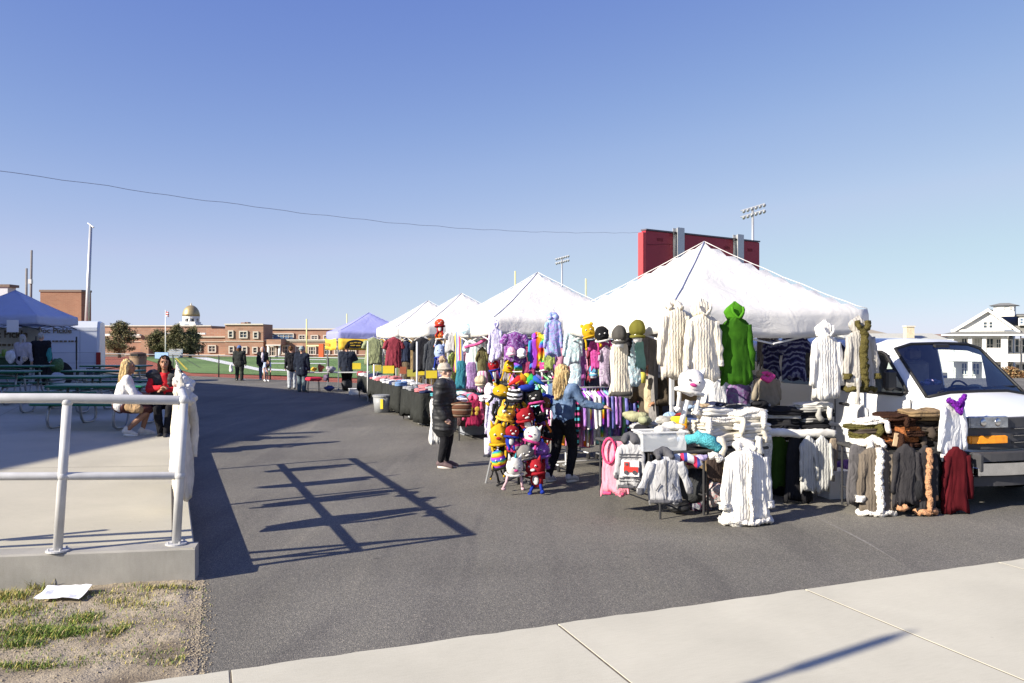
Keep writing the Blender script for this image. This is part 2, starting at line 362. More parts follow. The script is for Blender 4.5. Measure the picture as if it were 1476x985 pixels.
# ---------------------------------------------------------- sidewalk of separate slabs
def concrete(name, c, sc=1.0, stain=.09):
    m, t, b = newmat(name); vec = coords(t)
    n1 = noisetex(t, vec, 1.1*sc, 8, .5); r1 = ramp(t, n1.outputs[0], [(.3, shade(c, 1-stain)), (.7, shade(c, 1+stain*.7))])
    n2 = noisetex(t, vec, 240, 2); r2 = ramp(t, n2.outputs[0], [(.3, (.78, .77, .75)), (.5, (1, 1, 1)), (.75, (1.08, 1.08, 1.08))])
    mx = N(t, 'ShaderNodeMixRGB', blend_type='MULTIPLY'); mx.inputs[0].default_value = .6; t.links.new(r1.outputs[0], mx.inputs[1]); t.links.new(r2.outputs[0], mx.inputs[2])
    v = N(t, 'ShaderNodeTexVoronoi'); v.inputs['Scale'].default_value = 1.7; t.links.new(vec, v.inputs['Vector'])
    r3 = ramp(t, v.outputs['Distance'], [(.02, (.35, .33, .31)), (.034, (1, 1, 1))]); m3 = N(t, 'ShaderNodeMixRGB', blend_type='MULTIPLY'); m3.inputs[0].default_value = .8
    t.links.new(mx.outputs[0], m3.inputs[1]); t.links.new(r3.outputs[0], m3.inputs[2])
    bv = noisetex(t, coords(t, (1, 14, 1)), 9, 5, .3); r4 = ramp(t, bv.outputs[0], [(.35, (.94, .94, .93)), (.6, (1, 1, 1))])
    m4 = N(t, 'ShaderNodeMixRGB', blend_type='MULTIPLY'); m4.inputs[0].default_value = 1; t.links.new(m3.outputs[0], m4.inputs[1]); t.links.new(r4.outputs[0], m4.inputs[2])
    t.links.new(m4.outputs[0], b.inputs['Base Color']); b.inputs['Roughness'].default_value = .88; b.inputs['Specular IOR Level'].default_value = .3
    addbump(t, b, n2.outputs[0], .25, .004); return m
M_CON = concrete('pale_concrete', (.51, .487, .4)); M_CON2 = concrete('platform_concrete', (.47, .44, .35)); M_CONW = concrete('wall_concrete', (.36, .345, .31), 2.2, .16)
M_JOINT = mat('joint_dirt', (.06, .05, .04), .95, .3, 20)
walk = thing('sidewalk', (.307, 5.43, 0), None, None, PHI); walk['kind'] = 'structure'
rnd = random.Random(3)
mb = MB().box((0, -3.24, -.0015), (34, 6.42, .03)); mb.build('joint_bed', mat('joint_sand', (.12, .1, .075), .95, .3, 20), walk)
for k in range(-5, 8):
    w = 2.085; e = .018
    for j, (y0, y1) in enumerate(((-1.98, .0), (-4.0, -1.99), (-6.3, -4.01))):
        if k == 1 and j == 0: pass
        s = MB(); x0 = k*2.1+.008; x1 = x0+w; z1 = .016+rnd.uniform(-.0008, .0008)
        nseg = 14; edge = []
        for i in range(nseg+1):
            x = x0+(x1-x0)*i/nseg; edge.append((x, y1+(rnd.uniform(-.008, .012) if j == 0 and 0 < i < nseg else 0)))
        top = [(x0+.002, y0+.002, z1)]+[(x1-.002, y0+.002, z1)]+[(min(max(x, x0+.002), x1-.002), y-.003, z1) for x, y in reversed(edge)]
        bot = [(x0, y0, -.03), (x1, y0, -.03)]+[(x, y, -.03) for x, y in reversed(edge)]
        mid = [(p[0], p[1], z1-.002) for p in bot]
        s.loft([bot, mid, top], False, True); s.build('slab', M_CON, walk)
# ---------------------------------------------------------- sandy verge
def sandmat():
    m, t, b = newmat('sandy_soil'); vec = coords(t)
    n1 = noisetex(t, vec, 2.2, 8, .5); r1 = ramp(t, n1.outputs[0], [(.3, (.16, .125, .085)), (.45, (.29, .24, .17)), (.7, (.41, .35, .26))])
    n2 = noisetex(t, vec, 90, 4); r2 = ramp(t, n2.outputs[0], [(.3, (.5, .48, .45)), (.5, (1, 1, 1)), (.72, (1.2, 1.18, 1.12))])
    mx = N(t, 'ShaderNodeMixRGB', blend_type='MULTIPLY'); mx.inputs[0].default_value = .9; t.links.new(r1.outputs[0], mx.inputs[1]); t.links.new(r2.outputs[0], mx.inputs[2])
    t.links.new(mx.outputs[0], b.inputs['Base Color']); b.inputs['Roughness'].default_value = 1; addbump(t, b, n2.outputs[0], .8, .012); return m
def sandz(p):
    e_ = (p.x-(-1.83+(p.y-4.66)*-.41))*-1; k_ = max(0.0, min(1.0, e_/.12)); k_ = k_*k_*(3-2*k_)
    return .003+k_*(.015+.02*noise.noise(Vector((p.x*2.2, p.y*2.2, 0)))+.010*noise.noise(Vector((p.x*8, p.y*8, 2)))+.005*noise.noise(Vector((p.x*25, p.y*25, 5))))
C0 = Vector((-2.56, 6.44, 0)); WD = Vector((1.41, .33, 0)).normalized()    # platform front corner and front direction
e0 = C0+WD*.03; e1 = C0-WD*7
q0 = Vector((.307, 5.43, 0))-V*2.28; q1 = Vector((.307, 5.43, 0))-V*9
struct(sheet('sandy_verge', [q1, q0, e0+Vector((-.0, .1, 0)), e1+Vector((0, .1, 0))], sandmat(), 0, 220, 60, sandz))
# grass tufts (uncountable)
GRN = [mat('grass_green', (.13, .2, .03), .8, .25, 20, 0), mat('grass_yellow', (.36, .31, .08), .8, .25, 20, 0), mat('grass_straw', (.5, .42, .22), .8, .2, 20, 0)]
rnd = random.Random(11)
gr = MB()
def blade(x, y, h, lean, w=.003):
    a = rnd.uniform(0, 6.28); z = sandz(Vector((x, y, 0))); dx, dy = math.cos(a), math.sin(a); l = lean*h
    gr.add([(x-dy*w, y+dx*w, z), (x+dy*w, y-dx*w, z), (x+dx*l*.4+dy*w*.7, y+dy*l*.4-dx*w*.7, z+h*.6), (x+dx*l*.4-dy*w*.7, y+dy*l*.4+dx*w*.7, z+h*.6), (x+dx*l, y+dy*l, z+h*.95)], [(0, 1, 2, 3), (3, 2, 4)])
def patch(px, py, sx, sy, n, h, wg=(.7, .2, .1)):
    c = Gd(px, py)
    for i in range(n):
        x = c.x+rnd.gauss(0, sx); y = c.y+rnd.gauss(0, sy)
        if (Vector((x, y, 0))-q0).dot(U) < .03 or (Vector((x, y, 0))-e0).dot(Vector((-WD.y, WD.x, 0))) > -.01 or x > -1.95-.2*(y-4.7): continue
        gr.cur = rnd.choices((0, 1, 2), wg)[0]; blade(x, y, h*rnd.uniform(.5, 1.2), rnd.uniform(.3, 1.3))
patch(80, 915, .13, .05, 2000, .028, (.85, .12, .03)); patch(60, 920, .1, .05, 600, .045); patch(120, 895, .06, .06, 500, .035, (.6, .3, .1)); patch(25, 885, .14, .1, 600, .03, (.5, .4, .1))
patch(60, 850, .05, .04, 550, .09, (.25, .6, .15)); patch(10, 865, .1, .06, 500, .05, (.3, .6, .1)); patch(30, 935, .08, .03, 350, .035); patch(35, 965, .12, .03, 350, .03, (.6, .3, .1))
patch(175, 870, .1, .04, 160, .03, (.3, .5, .2)); patch(205, 878, .1, .05, 150, .03, (.4, .5, .1)); patch(235, 852, .14, .04, 260, .035, (.4, .45, .15)); patch(170, 915, .03, .06, 260, .03, (.5, .4, .1))
patch(235, 950, .18, .08, 160, .02, (.55, .3, .15)); patch(170, 950, .2, .08, 120, .02, (.5, .3, .2)); patch(70, 960, .2, .06, 160, .02); patch(262, 958, .07, .04, 140, .025, (.4, .4, .2)); patch(150, 862, .3, .05, 380, .022, (.35, .5, .15))
patch(140, 905, .55, .3, 1500, .014, (.4, .4, .2)); patch(20, 920, .2, .2, 900, .03, (.6, .3, .1))
tag(gr.build('grass_tufts', GRN), 'tufts of green and yellowed grass on the sandy verge below the railing', None, None, 'stuff')
pb = MB(); rnd = random.Random(5)
for i in range(900):
    s_ = rnd.random(); c = q0+(q1-q0)*rnd.random()*.5+(e0-q0)*rnd.uniform(.03, .95); r_ = rnd.choice((.003, .004, .006, .009))
    pb.ell((c.x, c.y, sandz(c)+r_*.2), (r_*rnd.uniform(.7, 1.5), r_, r_*.7), 5, 4)
for i in range(1500):
    s_ = rnd.random()**1.0; e_ = q0.lerp(e0, s_); r_ = rnd.choice((.002, .003, .004, .007)); c = e_+Vector((rnd.gauss(.005, .045), rnd.gauss(0, .01), 0)); inside = c.x < e_.x
    pb.ell((c.x, c.y, (sandz(c) if inside else .001)+r_*.3), (r_*rnd.uniform(.7, 1.6), r_, r_*.7), 5, 4)
tag(pb.build('pebbles', mat('pebble', (.3, .255, .185), .95, .25, 50)), 'small pebbles and crumbs of soil scattered over the sandy verge', None, None, 'stuff')
a_, b_ = Gd(1165, 742), Gd(1300, 815); mb = MB(); vs = []
for k in range(15):
    t_ = k/14; p = a_.lerp(b_, t_)+Vector((.06*math.sin(t_*3), 0, .004)); w_ = .012*math.sin(math.pi*min(1, t_+.06))+.003; vs += [p-Vector((w_, -w_*.5, 0)), p+Vector((w_, -w_*.5, 0))]
mb.add(vs, [(2*k, 2*k+1, 2*k+3, 2*k+2) for k in range(14)]); struct(mb.build('worn_streak', mat('pale_streak', (.2, .19, .175), .9, .3, 30)))
# crumpled paper
pp = MB(); c = Gd(91, 866); n = 9; vs = []
for j in range(6):
    for i in range(n):
        x = (i/(n-1)-.5)*.33; y = (j/5-.5)*.2
        vs.append((x, y+.02*noise.noise(Vector((x*9, y*9, 1))), .03+.035*abs(noise.noise(Vector((x*11+3, y*8, 4))))+max(0, y)*.35))
pp.add(vs, [(j*n+i, j*n+i+1, (j+1)*n+i+1, (j+1)*n+i) for j in range(5) for i in range(n-1)])
o = pp.build('paper_sheet', mat('paper', (.86, .86, .88), .6, .03, 4, .1), None, False, (c.x, c.y, .015), R(3)); so_ = o.modifiers.new('s', 'SOLIDIFY'); so_.thickness = .001
tag(o, 'crumpled white sheet of paper lying on the grass below the platform', 'paper')
# ---------------------------------------------------------- raised concrete platform
SD = Vector((-.395, .919, 0)).normalized(); SNR = Vector((SD.y, -SD.x, 0))
pl = thing('platform', (0, 0, 0), None, None); pl['kind'] = 'structure'
far = C0+SD*21.5; WL = 16
def P3(p, z): return (p.x, p.y, z)
# slab top sloping up to the left, curb along the front and along the side with a dirt joint between
ft = []
CW = .19
nrm = Vector((-WD.y, WD.x, 0))
for (a, b, nm, ma) in ((0, 21.5, 'curb', M_CONW),):
    r = []
    for k in range(23):
        p = C0+SD*(a+(b-a)*k/22)+(nrm*.006 if k == 0 else Vector()); z = platz(C0.x); q = p-SNR*CW if k else p-WD*.2
        bev = .012
        r.append([P3(p, -.05), P3(p-SNR*.001, z-bev), P3(p-SNR*bev, z), P3(q, z), P3(q, -.05)])
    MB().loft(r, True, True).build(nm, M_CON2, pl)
mb = MB(); r = []
for k in range(33):
    p = C0-WD*(WL*k/32)-WD*.0; z = platz(p.x)
    q = p+nrm*.2; r.append([P3(p-nrm*.002, -.05), P3(p-nrm*.002, z-.014), P3(p+nrm*.012, z), P3(q, z+.0), P3(q, -.05)])
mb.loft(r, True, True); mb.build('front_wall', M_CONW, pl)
I0 = C0+nrm*.2-SNR*(CW+.014)
mb = MB(); NX, NY = 12, 12; vs = []
for j in range(NY+1):
    for i in range(NX+1):
        p = I0+SD*(21.2*j/NY)-WD*(WL*i/NX)
        vs.append((p.x, p.y, platz(p.x)-.003))
mb.add(vs, [(j*(NX+1)+i, j*(NX+1)+i+1, (j+1)*(NX+1)+i+1, (j+1)*(NX+1)+i) for j in range(NY) for i in range(NX)])
mb.build('slab', M_CON2, pl)
jt = MB()
def strip(a, b, w, dz=.0015):
    a = Vector(a); b = Vector(b); d = (b-a).normalized(); s = Vector((-d.y, d.x, 0))*w/2; k = 10; r = []
    for i in range(k+1):
        p = a+(b-a)*i/k; jx = rnd.uniform(-.002, .002); l, q = p+s*(1+jx*100), p-s
        r.append([(l.x, l.y, platz(l.x)+dz-.003), (q.x, q.y, platz(q.x)+dz-.003)])
    vs = [p for x in r for p in x]; jt.add(vs, [(2*i, 2*i+1, 2*i+3, 2*i+2) for i in range(k)])
strip(I0+SNR*.01, I0+SD*21.2+SNR*.01, .022)
for k in (3.2, 6.4, 9.6, 12.8): strip(I0-WD*k, I0-WD*k+SD*21, .008)
for k in (4.2, 8.4, 12.6, 16.8): strip(I0+SD*k, I0+SD*k-WD*WL, .008)
jt.build('joint', M_JOINT, pl)
# ---------------------------------------------------------- front and side railing
rail = thing('railing', tuple(C0), 'grey painted pipe railing round the corner of the raised concrete platform', 'railing')
def railpart(name, pts, r, n=14): return MB().tube([Vector(p)-C0 for p in pts], r, n).build(name, PAINTG, rail, True)
A0 = At(83, 797, 6.27); A0.z = platz(A0.x); A1 = At(97, 574, 6.27); B0 = At(254, 786, 6.55); B1 = At(265, 577, 6.55)
A1.z -= .03
L0 = A1+(A1-B1)*3.2; L0.z = A1.z+.03*2.4
zz = (A1.z+.03+B1.z)/2
top = [L0+Vector((0, 0, .02)), A1+Vector((0, 0, .03)), B1+Vector((-.05, -.01, .0))]; c1 = B1+Vector((0, 0, 0)); 
side_end = B1+SD*5.6; side_end.z = B1.z
rr = [top[0], top[1], top[2], c1+Vector((-.012, .02, -.002)), c1+SD*.08, side_end]
railpart('top_rail', rr, .038, 16)
mA = A0.lerp(A1, (805-689)/231); mB = B0.lerp(B1, (786-686)/209)
mL = mA+(mA-mB)*3.2
railpart('mid_rail', [mL, mA, mB+Vector((-.04, 0, 0)), mB+Vector((-.01, .02, 0)), mB+SD*.1, mB+SD*5.6], .031, 14)
for (a, b) in ((A0, A1), (B0, B1)):
    railpart('post', [a, b], .035)
d_ = B0-C0
for k in range(1, 3): 
    a = B0+SD*(2.8*k); a.z = platz(C0.x); b = B1+SD*(2.8*k); b.z = B1.z; railpart('post', [a, b], .035)
for k in (1, 2): a = A0-WD*(1.95*k); a.z = platz(a.x); b = A1-WD*(1.95*k); railpart('post', [a, b], .035)
for a in (A0, B0):
    z = platz(a.x); fl_ = MB().tube([(a.x-C0.x, a.y-C0.y, z), (a.x-C0.x, a.y-C0.y, z+.012)], .085, 24); 
    for k in range(4):
        th = R(45+90*k); x, y = a.x-C0.x+.066*math.cos(th), a.y-C0.y+.066*math.sin(th); fl_.tube([(x, y, z+.012), (x, y, z+.03)], .009, 6)
    fl_.build('base_plate', PAINTG, rail, False)
for c_ in (mA, mB, A1, B1): MB().ell(c_-C0, (.043, .043, .042), 14, 10).build('fitting', PAINTG, rail, True)
# ============================================================ FAR THINGS
def brickmat(name, c1, c2, mortar, scale=1.0):
    m, t, b = newmat(name); c = N(t, 'ShaderNodeTexCoord'); mp = N(t, 'ShaderNodeMapping'); mp.inputs['Rotation'].default_value = (R(90), 0, 0)
    sp = N(t, 'ShaderNodeSeparateXYZ'); t.links.new(c.outputs['Object'], sp.inputs[0]); ad = N(t, 'ShaderNodeMath', operation='ADD'); t.links.new(sp.outputs[0], ad.inputs[0]); t.links.new(sp.outputs[1], ad.inputs[1])
    cb = N(t, 'ShaderNodeCombineXYZ'); t.links.new(ad.outputs[0], cb.inputs[0]); t.links.new(sp.outputs[2], cb.inputs[1])
    br = N(t, 'ShaderNodeTexBrick'); br.inputs['Scale'].default_value = scale; br.inputs['Brick Width'].default_value = .9; br.inputs['Row Height'].default_value = .3; br.inputs['Mortar Size'].default_value = .035
    br.inputs['Color1'].default_value = (*c1, 1); br.inputs['Color2'].default_value = (*c2, 1); br.inputs['Mortar'].default_value = (*mortar, 1)
    t.links.new(cb.outputs[0], br.inputs['Vector'])
    mx = N(t, 'ShaderNodeMixRGB', blend_type='MULTIPLY'); mx.inputs[0].default_value = .8; r = ramp(t, noisetex(t, c.outputs['Object'], .25, 6).outputs[0], [(.3, (.8, .8, .8)), (.7, (1.15, 1.12, 1.1))])
    t.links.new(br.outputs[0], mx.inputs[1]); t.links.new(r.outputs[0], mx.inputs[2]); t.links.new(mx.outputs[0], b.inputs['Base Color']); b.inputs['Roughness'].default_value = .9; return m
BRK = brickmat('school_brick', (.38, .215, .145), (.3, .16, .11), (.3, .22, .17), .7); BRKP = brickmat('pale_brick', (.36, .2, .13), (.3, .15, .1), (.34, .25, .2), .7)
STONE = mat('limestone', (.58, .54, .46), .8, .06, 2, 0); GLS = glass('window_glass', (.05, .07, .09)); GLSB = glass('blue_glass', (.12, .2, .32)); WTRIM = mat('white_trim', (.72, .71, .68), .6, .05, 2, 0)
SY = 180.; SZ = gz(180)
def sx(px, y=SY): return (px-CX)/F*y
def sz(py, y=SY): return CH+(HY-py)/F*y
sch = thing('school_building', (sx(350), SY, SZ), 'long red brick school with two storey wing and white framed windows beyond the field', 'school')
so3 = Vector((sx(350), SY, SZ)); SWT = mat('school_trim', (.52, .48, .42), .7, .05, 2, 0)
def wing(name, x0, x1, ytop, dy, depth, m=BRK, ybot=None):
    X0, X1 = sx(x0, SY+dy), sx(x1, SY+dy); z1 = sz(ytop, SY+dy); z0 = SZ-.3 if ybot is None else sz(ybot, SY+dy)
    mb = MB().box(((X0+X1)/2-so3.x, dy+depth/2, (z0+z1)/2-SZ), (X1-X0, depth, z1-z0)); return mb.build(name, m, sch)
def band(x0, x1, y0, y1, dy, m=STONE, prot=.35, name='band'):
    X0, X1 = sx(x0, SY+dy), sx(x1, SY+dy); z0, z1 = sz(y1, SY+dy), sz(y0, SY+dy)
    return MB().box(((X0+X1)/2-so3.x, dy-prot/2, (z0+z1)/2-SZ), (X1-X0, prot, z1-z0)).build(name, m, sch)
def window(x0, x1, y0, y1, dy, panes=2, gl=None, par=None):
    X0, X1 = sx(x0, SY+dy), sx(x1, SY+dy); z0, z1 = sz(y1, SY+dy), sz(y0, SY+dy); cx, cz = (X0+X1)/2-so3.x, (z0+z1)/2-SZ; w, h = X1-X0, z1-z0
    f = .26; mb = MB()
    for s in (-1, 1): mb.box((cx+s*(w/2-f/2), dy-.14, cz), (f, .3, h)); mb.box((cx, dy-.16, cz+s*(h/2-f/2)), (w, .3, f))
    for k in range(1, panes): mb.box((cx-w/2+w*k/panes, dy-.1, cz), (.12, .2, h-f*2))
    mb.box((cx, dy-.1, cz), (w-f*2, .18, .1)); fr = mb.build('window', SWT, sch)
    MB().box((cx, dy-.03, cz), (w-f*2, .05, h-f*2)).build('pane', gl or GLS, fr)
wing('wing', 180, 326, 486, 0, 20); wing('wing', 140, 305, 470, 26, 20); wing('wing', 324.5, 379.5, 467.5, -1.2, 7, BRK)
wing('wing', 379, 560, 490.5, 0, 10); wing('wing', 379, 560, 474.5, 9, 20); 
wing('side_wall', 297, 326, 474, 4, 18, BRKP); wing('tower', 203, 214, 483, -3, 8); wing('dark_wall', 214, 222, 485, -.5, 5)
wing('chimney', 347, 352.5, 465, 6, 2); wing('chimney', 353, 357.5, 464.5, 7, 2); wing('roof_vent', 339, 342, 466.5, 5, 1.5, STONE); wing('roof_vent', 363, 365.5, 466.8, 5, 1.5, STONE)
band(180, 325, 485.2, 486.6, 0); band(140, 305, 469.2, 470.6, 26); band(324, 380, 466.8, 468.6, -1.2); band(379, 560, 473.6, 475.4, 9); band(379, 560, 489.5, 491.2, 0); band(180, 560, 492.6, 493.3, 0, STONE, .2); band(324, 380, 491.6, 492.6, -1.2, STONE, .2); band(180, 560, 511.2, 512.2, 0, STONE, .25)
band(140, 200, 481.5, 484.5, 24, WTRIM, 2); band(225, 300, 480, 482.5, 24, WTRIM, 2); band(196, 204, 482, 484, -3, WTRIM, 1)
for a in ((279, 291, 497, 508), (300, 312, 497.5, 508.5), (226, 234, 498, 508), (240, 250, 498, 508), (258, 270, 498, 508)): window(*a, 0, 2)
for a in ((329, 337, 476.5, 487.5), (345, 357.5, 477, 488), (365, 373, 478, 488.5), (349, 357, 499.5, 510), (364, 372, 500, 510), (330, 338, 499, 510)): window(*a, -1.2, 2 if a[1]-a[0] > 9 else 1)
window(379.6, 424, 480.5, 489.6, 9, 6, GLSB)
for a in ((430.5, 441, 482.5, 490.4), (448, 459, 483, 490.4), (466, 477, 483, 490.4), (484, 495, 483.5, 490.4), (502, 513, 483.5, 490.4)): window(*a, 9, 2)
for a in ((407, 418.5, 498, 511), (444, 456, 499, 512), (464, 476, 499, 512), (482, 494, 499.5, 512), (503, 514, 499.5, 512), (426, 437, 498.5, 511.5)): window(*a, 0, 3)
# entrance porch
wing('porch', 384, 405, 489.5, -4, 4, BRK, 497.5); band(384, 405, 497, 498.4, -4, WTRIM, .4)
for px in (386, 402):
    X = sx(px, SY-4)-so3.x; MB().tube([(X, -3.5, 0), (X, -3.5, sz(497.5)-SZ)], [.35, .28], 12).build('column', WTRIM, sch, True)
window(388, 399, 499, 514, -.4, 3)
band(384, 404, 513.2, 514.6, -4, STONE, 5, 'steps')
# ---- domed town hall lantern behind the school
DY = 260.; dz = lambda py: sz(py, DY); dx = lambda px: sx(px, DY)
dome = thing('domed_cupola', (dx(275.5), DY, gz(DY)), 'white clock cupola with golden dome rising behind the school roof', 'cupola')
def DM(name, mb, m, smooth=False): return mb.build(name, m, dome, smooth)
zb = gz(DY)
bw = dx(287)-dx(261)
DM('tower_base', MB().box((-.3, 0, (dz(467)+dz(485))/2-zb-4), (bw, bw, dz(467)-dz(485)+8)), WTRIM)
DM('ledge', MB().box((-.3, 0, dz(467)-zb+.2), (bw*.86, bw*.86, .9)), WTRIM)
MB().tube([(-.3, -bw/2-.2, dz(471)-zb), (-.3, -bw/2+.1, dz(471)-zb)], .9, 20).build('clock_face', mat('clock', (.35, .4, .45), .5, .1), dome)
rl = (dx(286)-dx(265))/2; z0, z1 = dz(467)-zb, dz(457)-zb
DM('drum', MB().tube([(0, 0, z0), (0, 0, z1)], rl*.62, 16), GLS)
for k in range(8):
    a = 2*math.pi*k/8+.2; DM('column', MB().tube([(rl*.9*math.cos(a), rl*.9*math.sin(a), z0), (rl*.9*math.cos(a), rl*.9*math.sin(a), z1)], .5, 8), WTRIM, True)
DM('cornice', MB().tube([(0, 0, z1-.6), (0, 0, z1+.25)], rl*1.12, 24), WTRIM)
rd = (dx(287.5)-dx(263.5))/2; hd = dz(441)-dz(457); rings = []
for k in range(9):
    a = k/8*math.pi/2*.985; rings.append([(rd*math.cos(a)*(1+.015*(j % 2))*math.cos(2*math.pi*j/32), rd*math.cos(a)*(1+.015*(j % 2))*math.sin(2*math.pi*j/32), z1+.2+hd*math.sin(a)) for j in range(32)])
DM('dome', MB().loft(rings), mat('gold_dome', (.42, .33, .17), .45, .15, 1, 0, 60, .5), True)
DM('finial', MB().tube([(0, 0, z1+hd), (0, 0, z1+hd+1.0)], [.4, .08], 8), STONE)
# ---- plain brick block at the left, small buildings
BY = 150.
def simple_block(name, x0, x1, y0, yb, dy, depth, m, label, cat, capm=STONE):
    X0, X1 = sx(x0, dy), sx(x1, dy); z1 = sz(y0, dy); zb = gz(dy); T = thing(name, ((X0+X1)/2, dy, zb), label, cat, 0)
    return T, X0, X1, z1-zb
T, X0, X1, h = simple_block('brick_building', 58, 124, 421, 0, BY, 14, BRK, 'tall windowless red brick block behind the striped delivery van', 'building')
w = X1-X0
mb = MB(); foot = [(-w/2, 0), (w/2-1, .2), (w/2-.2, 2.2), (-w/2, 2.2)]
def prism(mb, foot, z0, z1): return mb.loft([[(x, y, z0) for x, y in foot], [(x, y, z1) for x, y in foot]], True, True)
prism(mb, foot, -.3, h).build('wall', brickmat('brown_brick', (.3, .16, .1), (.26, .13, .08), (.3, .19, .13), 1.3), T)
prism(MB(), [(-w/2-.15, -.15), (w/2-.9, .05), (w/2-.1, 2.3), (-w/2-.15, 2.3)], h, h+.4).build('coping', mat('coping', (.2, .15, .12), .8), T)
T, X0, X1, h = simple_block('flat_roofed_building', -30, 11, 414, 0, 120, 10, WTRIM, 'pale flat roofed building peeking over the blue canopy peak at far left', 'building'); w = X1-X0
MB().box((0, 1, h/2), (w, 2, h)).build('wall', mat('pale_render', (.5, .53, .58), .8), T); MB().box((0, 1, h+.2), (w+.8, 2.4, .4)).build('roof', mat('brown_roof', (.16, .12, .1), .8), T)
# ---- stadium light poles
def light_pole(px, pytop, pybase, d, r0, r1, rows, wpx, label, tilt=0, lean=0, slope=.25):
    z = gz(d); b = At(px, 500, d); b.z = z; top = At(px, pytop, d).z-z
    T = thing('light_pole', tuple(b), label, 'light pole', 0, 'stadium light poles'); lx = lean
    MB().tube([(0, 0, 0), (lx*.5, 0, top*.5), (lx, 0, top)], [r0, (r0+r1)/2, r1], 12).build('pole', GALV, T, True)
    w = wpx/F*d
    for k, zz in enumerate(rows):
        z0 = top-zz/F*d; A = Vector((lx-w/2, .35, z0-w/2*slope)); B = Vector((lx+w/2, -.35, z0+w/2*slope))
        MB().tube([A, B], .09, 6).build('crossarm', GALV, T)
        n = 6 if w > 3 else 4
        for i in range(n):
            c = A.lerp(B, (i+.5)/n); s = .42*w/4.2
            MB().tube([c+Vector((0, -.1, -.1)), c+Vector((.1, -.5*s, -.55*s)), c+Vector((.15, -.75*s, -.75*s))], [s*.28, s*.8, s*.85], 10).build('floodlight', GALV, T, True)
light_pole(1085, 299, 500, 110, .24, .17, (0, 9), 33, 'tall white stadium light pole right of the red scoreboard', slope=.28)
light_pole(810, 371, 500, 180, .26, .18, (0, 6), 20, 'smaller distant stadium light pole between the yellow goalposts', slope=.25)
light_pole(123, 325, 500, 110, .34, .2, (0,), 12, 'tall stadium light pole rising beside the plain brick block', lean=.75, slope=-.6)
for px, pt, lean, lb in ((37, 387, .1, 'shorter dark utility pole behind the blue canopy at far left'), (43, 361, .2, 'taller grey utility pole behind the blue canopy at far left')):
    b = At(px, 500, 90); b.z = gz(90); T = thing('utility_pole', tuple(b), lb, 'utility pole', 0, 'utility poles at the far left')
    h = At(px, pt, 90).z-b.z; MB().tube([(0, 0, 0), (lean, 0, h)], [.17, .12], 8).build('pole', mat('old_pole', (.2, .19, .19), .8), T, True)
    if pt < 370: MB().box((.2, -.2, h*.72), (.35, .35, .5)).build('bracket', GALV, T)
# ---- goalposts
YELP = mat('goalpost_paint', (.7, .66, .3), .5, .05, 3, 0)
b = At(793, 505, 95); b.z = gz(95); T = thing('goalpost', tuple(b), 'yellow football goalpost uprights rising behind the white canopies', 'goalpost', 0)
h1, h2 = At(0, 391, 95).z-b.z, At(0, 402, 95).z-b.z; xl, xr = sx(742.5, 95)-b.x, sx(844.5, 95)-b.x
MB().tube([(xl, 0, 2.9), (xl, 0, h1)], .09, 8).build('upright', YELP, T, True); MB().tube([(xr, 0, 2.9), (xr, 0, h2)], .09, 8).build('upright', YELP, T, True)
MB().tube([(xl, 0, 3), (xr, 0, 3)], .1, 8).build('crossbar', YELP, T, True); MB().tube([(0, 1.5, 0), (0, 1.5, 1.8), (0, .8, 2.9), (0, 0, 3)], .14, 8).build('gooseneck', YELP, T, True)
b = At(442, 505, 150); b.z = gz(150); T = thing('goalpost', tuple(b), 'yellow football goalpost at the school end of the field', 'goalpost', 0)
MB().tube([(0, 0, 0), (0, 0, At(0, 460, 150).z-b.z)], .12, 8).build('upright', YELP, T, True); xr = sx(500, 150)-b.x; zc = At(0, 498.5, 150).z-b.z
MB().tube([(0, 0, zc), (xr, 0, zc)], .12, 8).build('crossbar', YELP, T, True); MB().tube([(xr, 0, zc), (xr, 0, zc+6)], .1, 8).build('upright', YELP, T, True)
MB().box((sx(463.5, 150)-b.x, 0, 1), (.9, .9, 3.2)).build('pad', mat('orange_pad', (.6, .12, .04), .7), T)
# ---- flagpole
b = At(238.5, 505, 140); b.z = gz(140); T = thing('flagpole', tuple(b), 'thin white flagpole with a small red and white flag before the school', 'flagpole')
h = At(0, 447, 140).z-b.z; MB().tube([(0, 0, 0), (0, 0, h)], [.11, .06], 8).build('pole', WHITE, T, True)
fl_ = MB(); vs = []
for j in range(5):
    for i in range(7): vs.append((i*.1, .08*math.sin(i*1.1+j*.4), h-.1-j*.22-i*.05))
fl_.add(vs, [(j*7+i, j*7+i+1, (j+1)*7+i+1, (j+1)*7+i) for j in range(4) for i in range(6)])
fl_.build('flag', stripes('flag_stripes', [(.6, .08, .08), (.8, .8, .8)], 2.5, 2), T, True)
# ---- red scoreboard
a = At(928.5, 331, 40); bq = At(1097, 349, 45.1); T = thing('scoreboard', (a.x, a.y, 0), 'big red scoreboard seen from behind with two galvanised posts, above the nearest canopy', 'scoreboard')
D = Vector((bq.x-a.x, bq.y-a.y, 0)); Lb = D.length; D.normalize(); ang = math.atan2(D.y, D.x); T.rotation_euler.z = ang
RED = mat('scoreboard_red', (.36, .025, .045), .5, .08, 1.5, .05); RED_LIT = mat('scoreboard_red_lit', (.62, .06, .07), .5, .06)  # brighter copy of the red: sunlight put into the side panel's colour
zt = a.z; hb = 4.4; s1 = (.2, 2.35, 2.42, 7.0, 7.06, Lb-.02)
for i in (0, 2, 4): MB().box(((s1[i]+s1[i+1])/2, .25, zt-hb/2), (s1[i+1]-s1[i], .3, hb-.06)).build('back_panel', RED, T)
MB().box((.08, .24, zt-hb/2-.08), (.2, .36, hb-.1)).build('side_panel', RED_LIT, T)
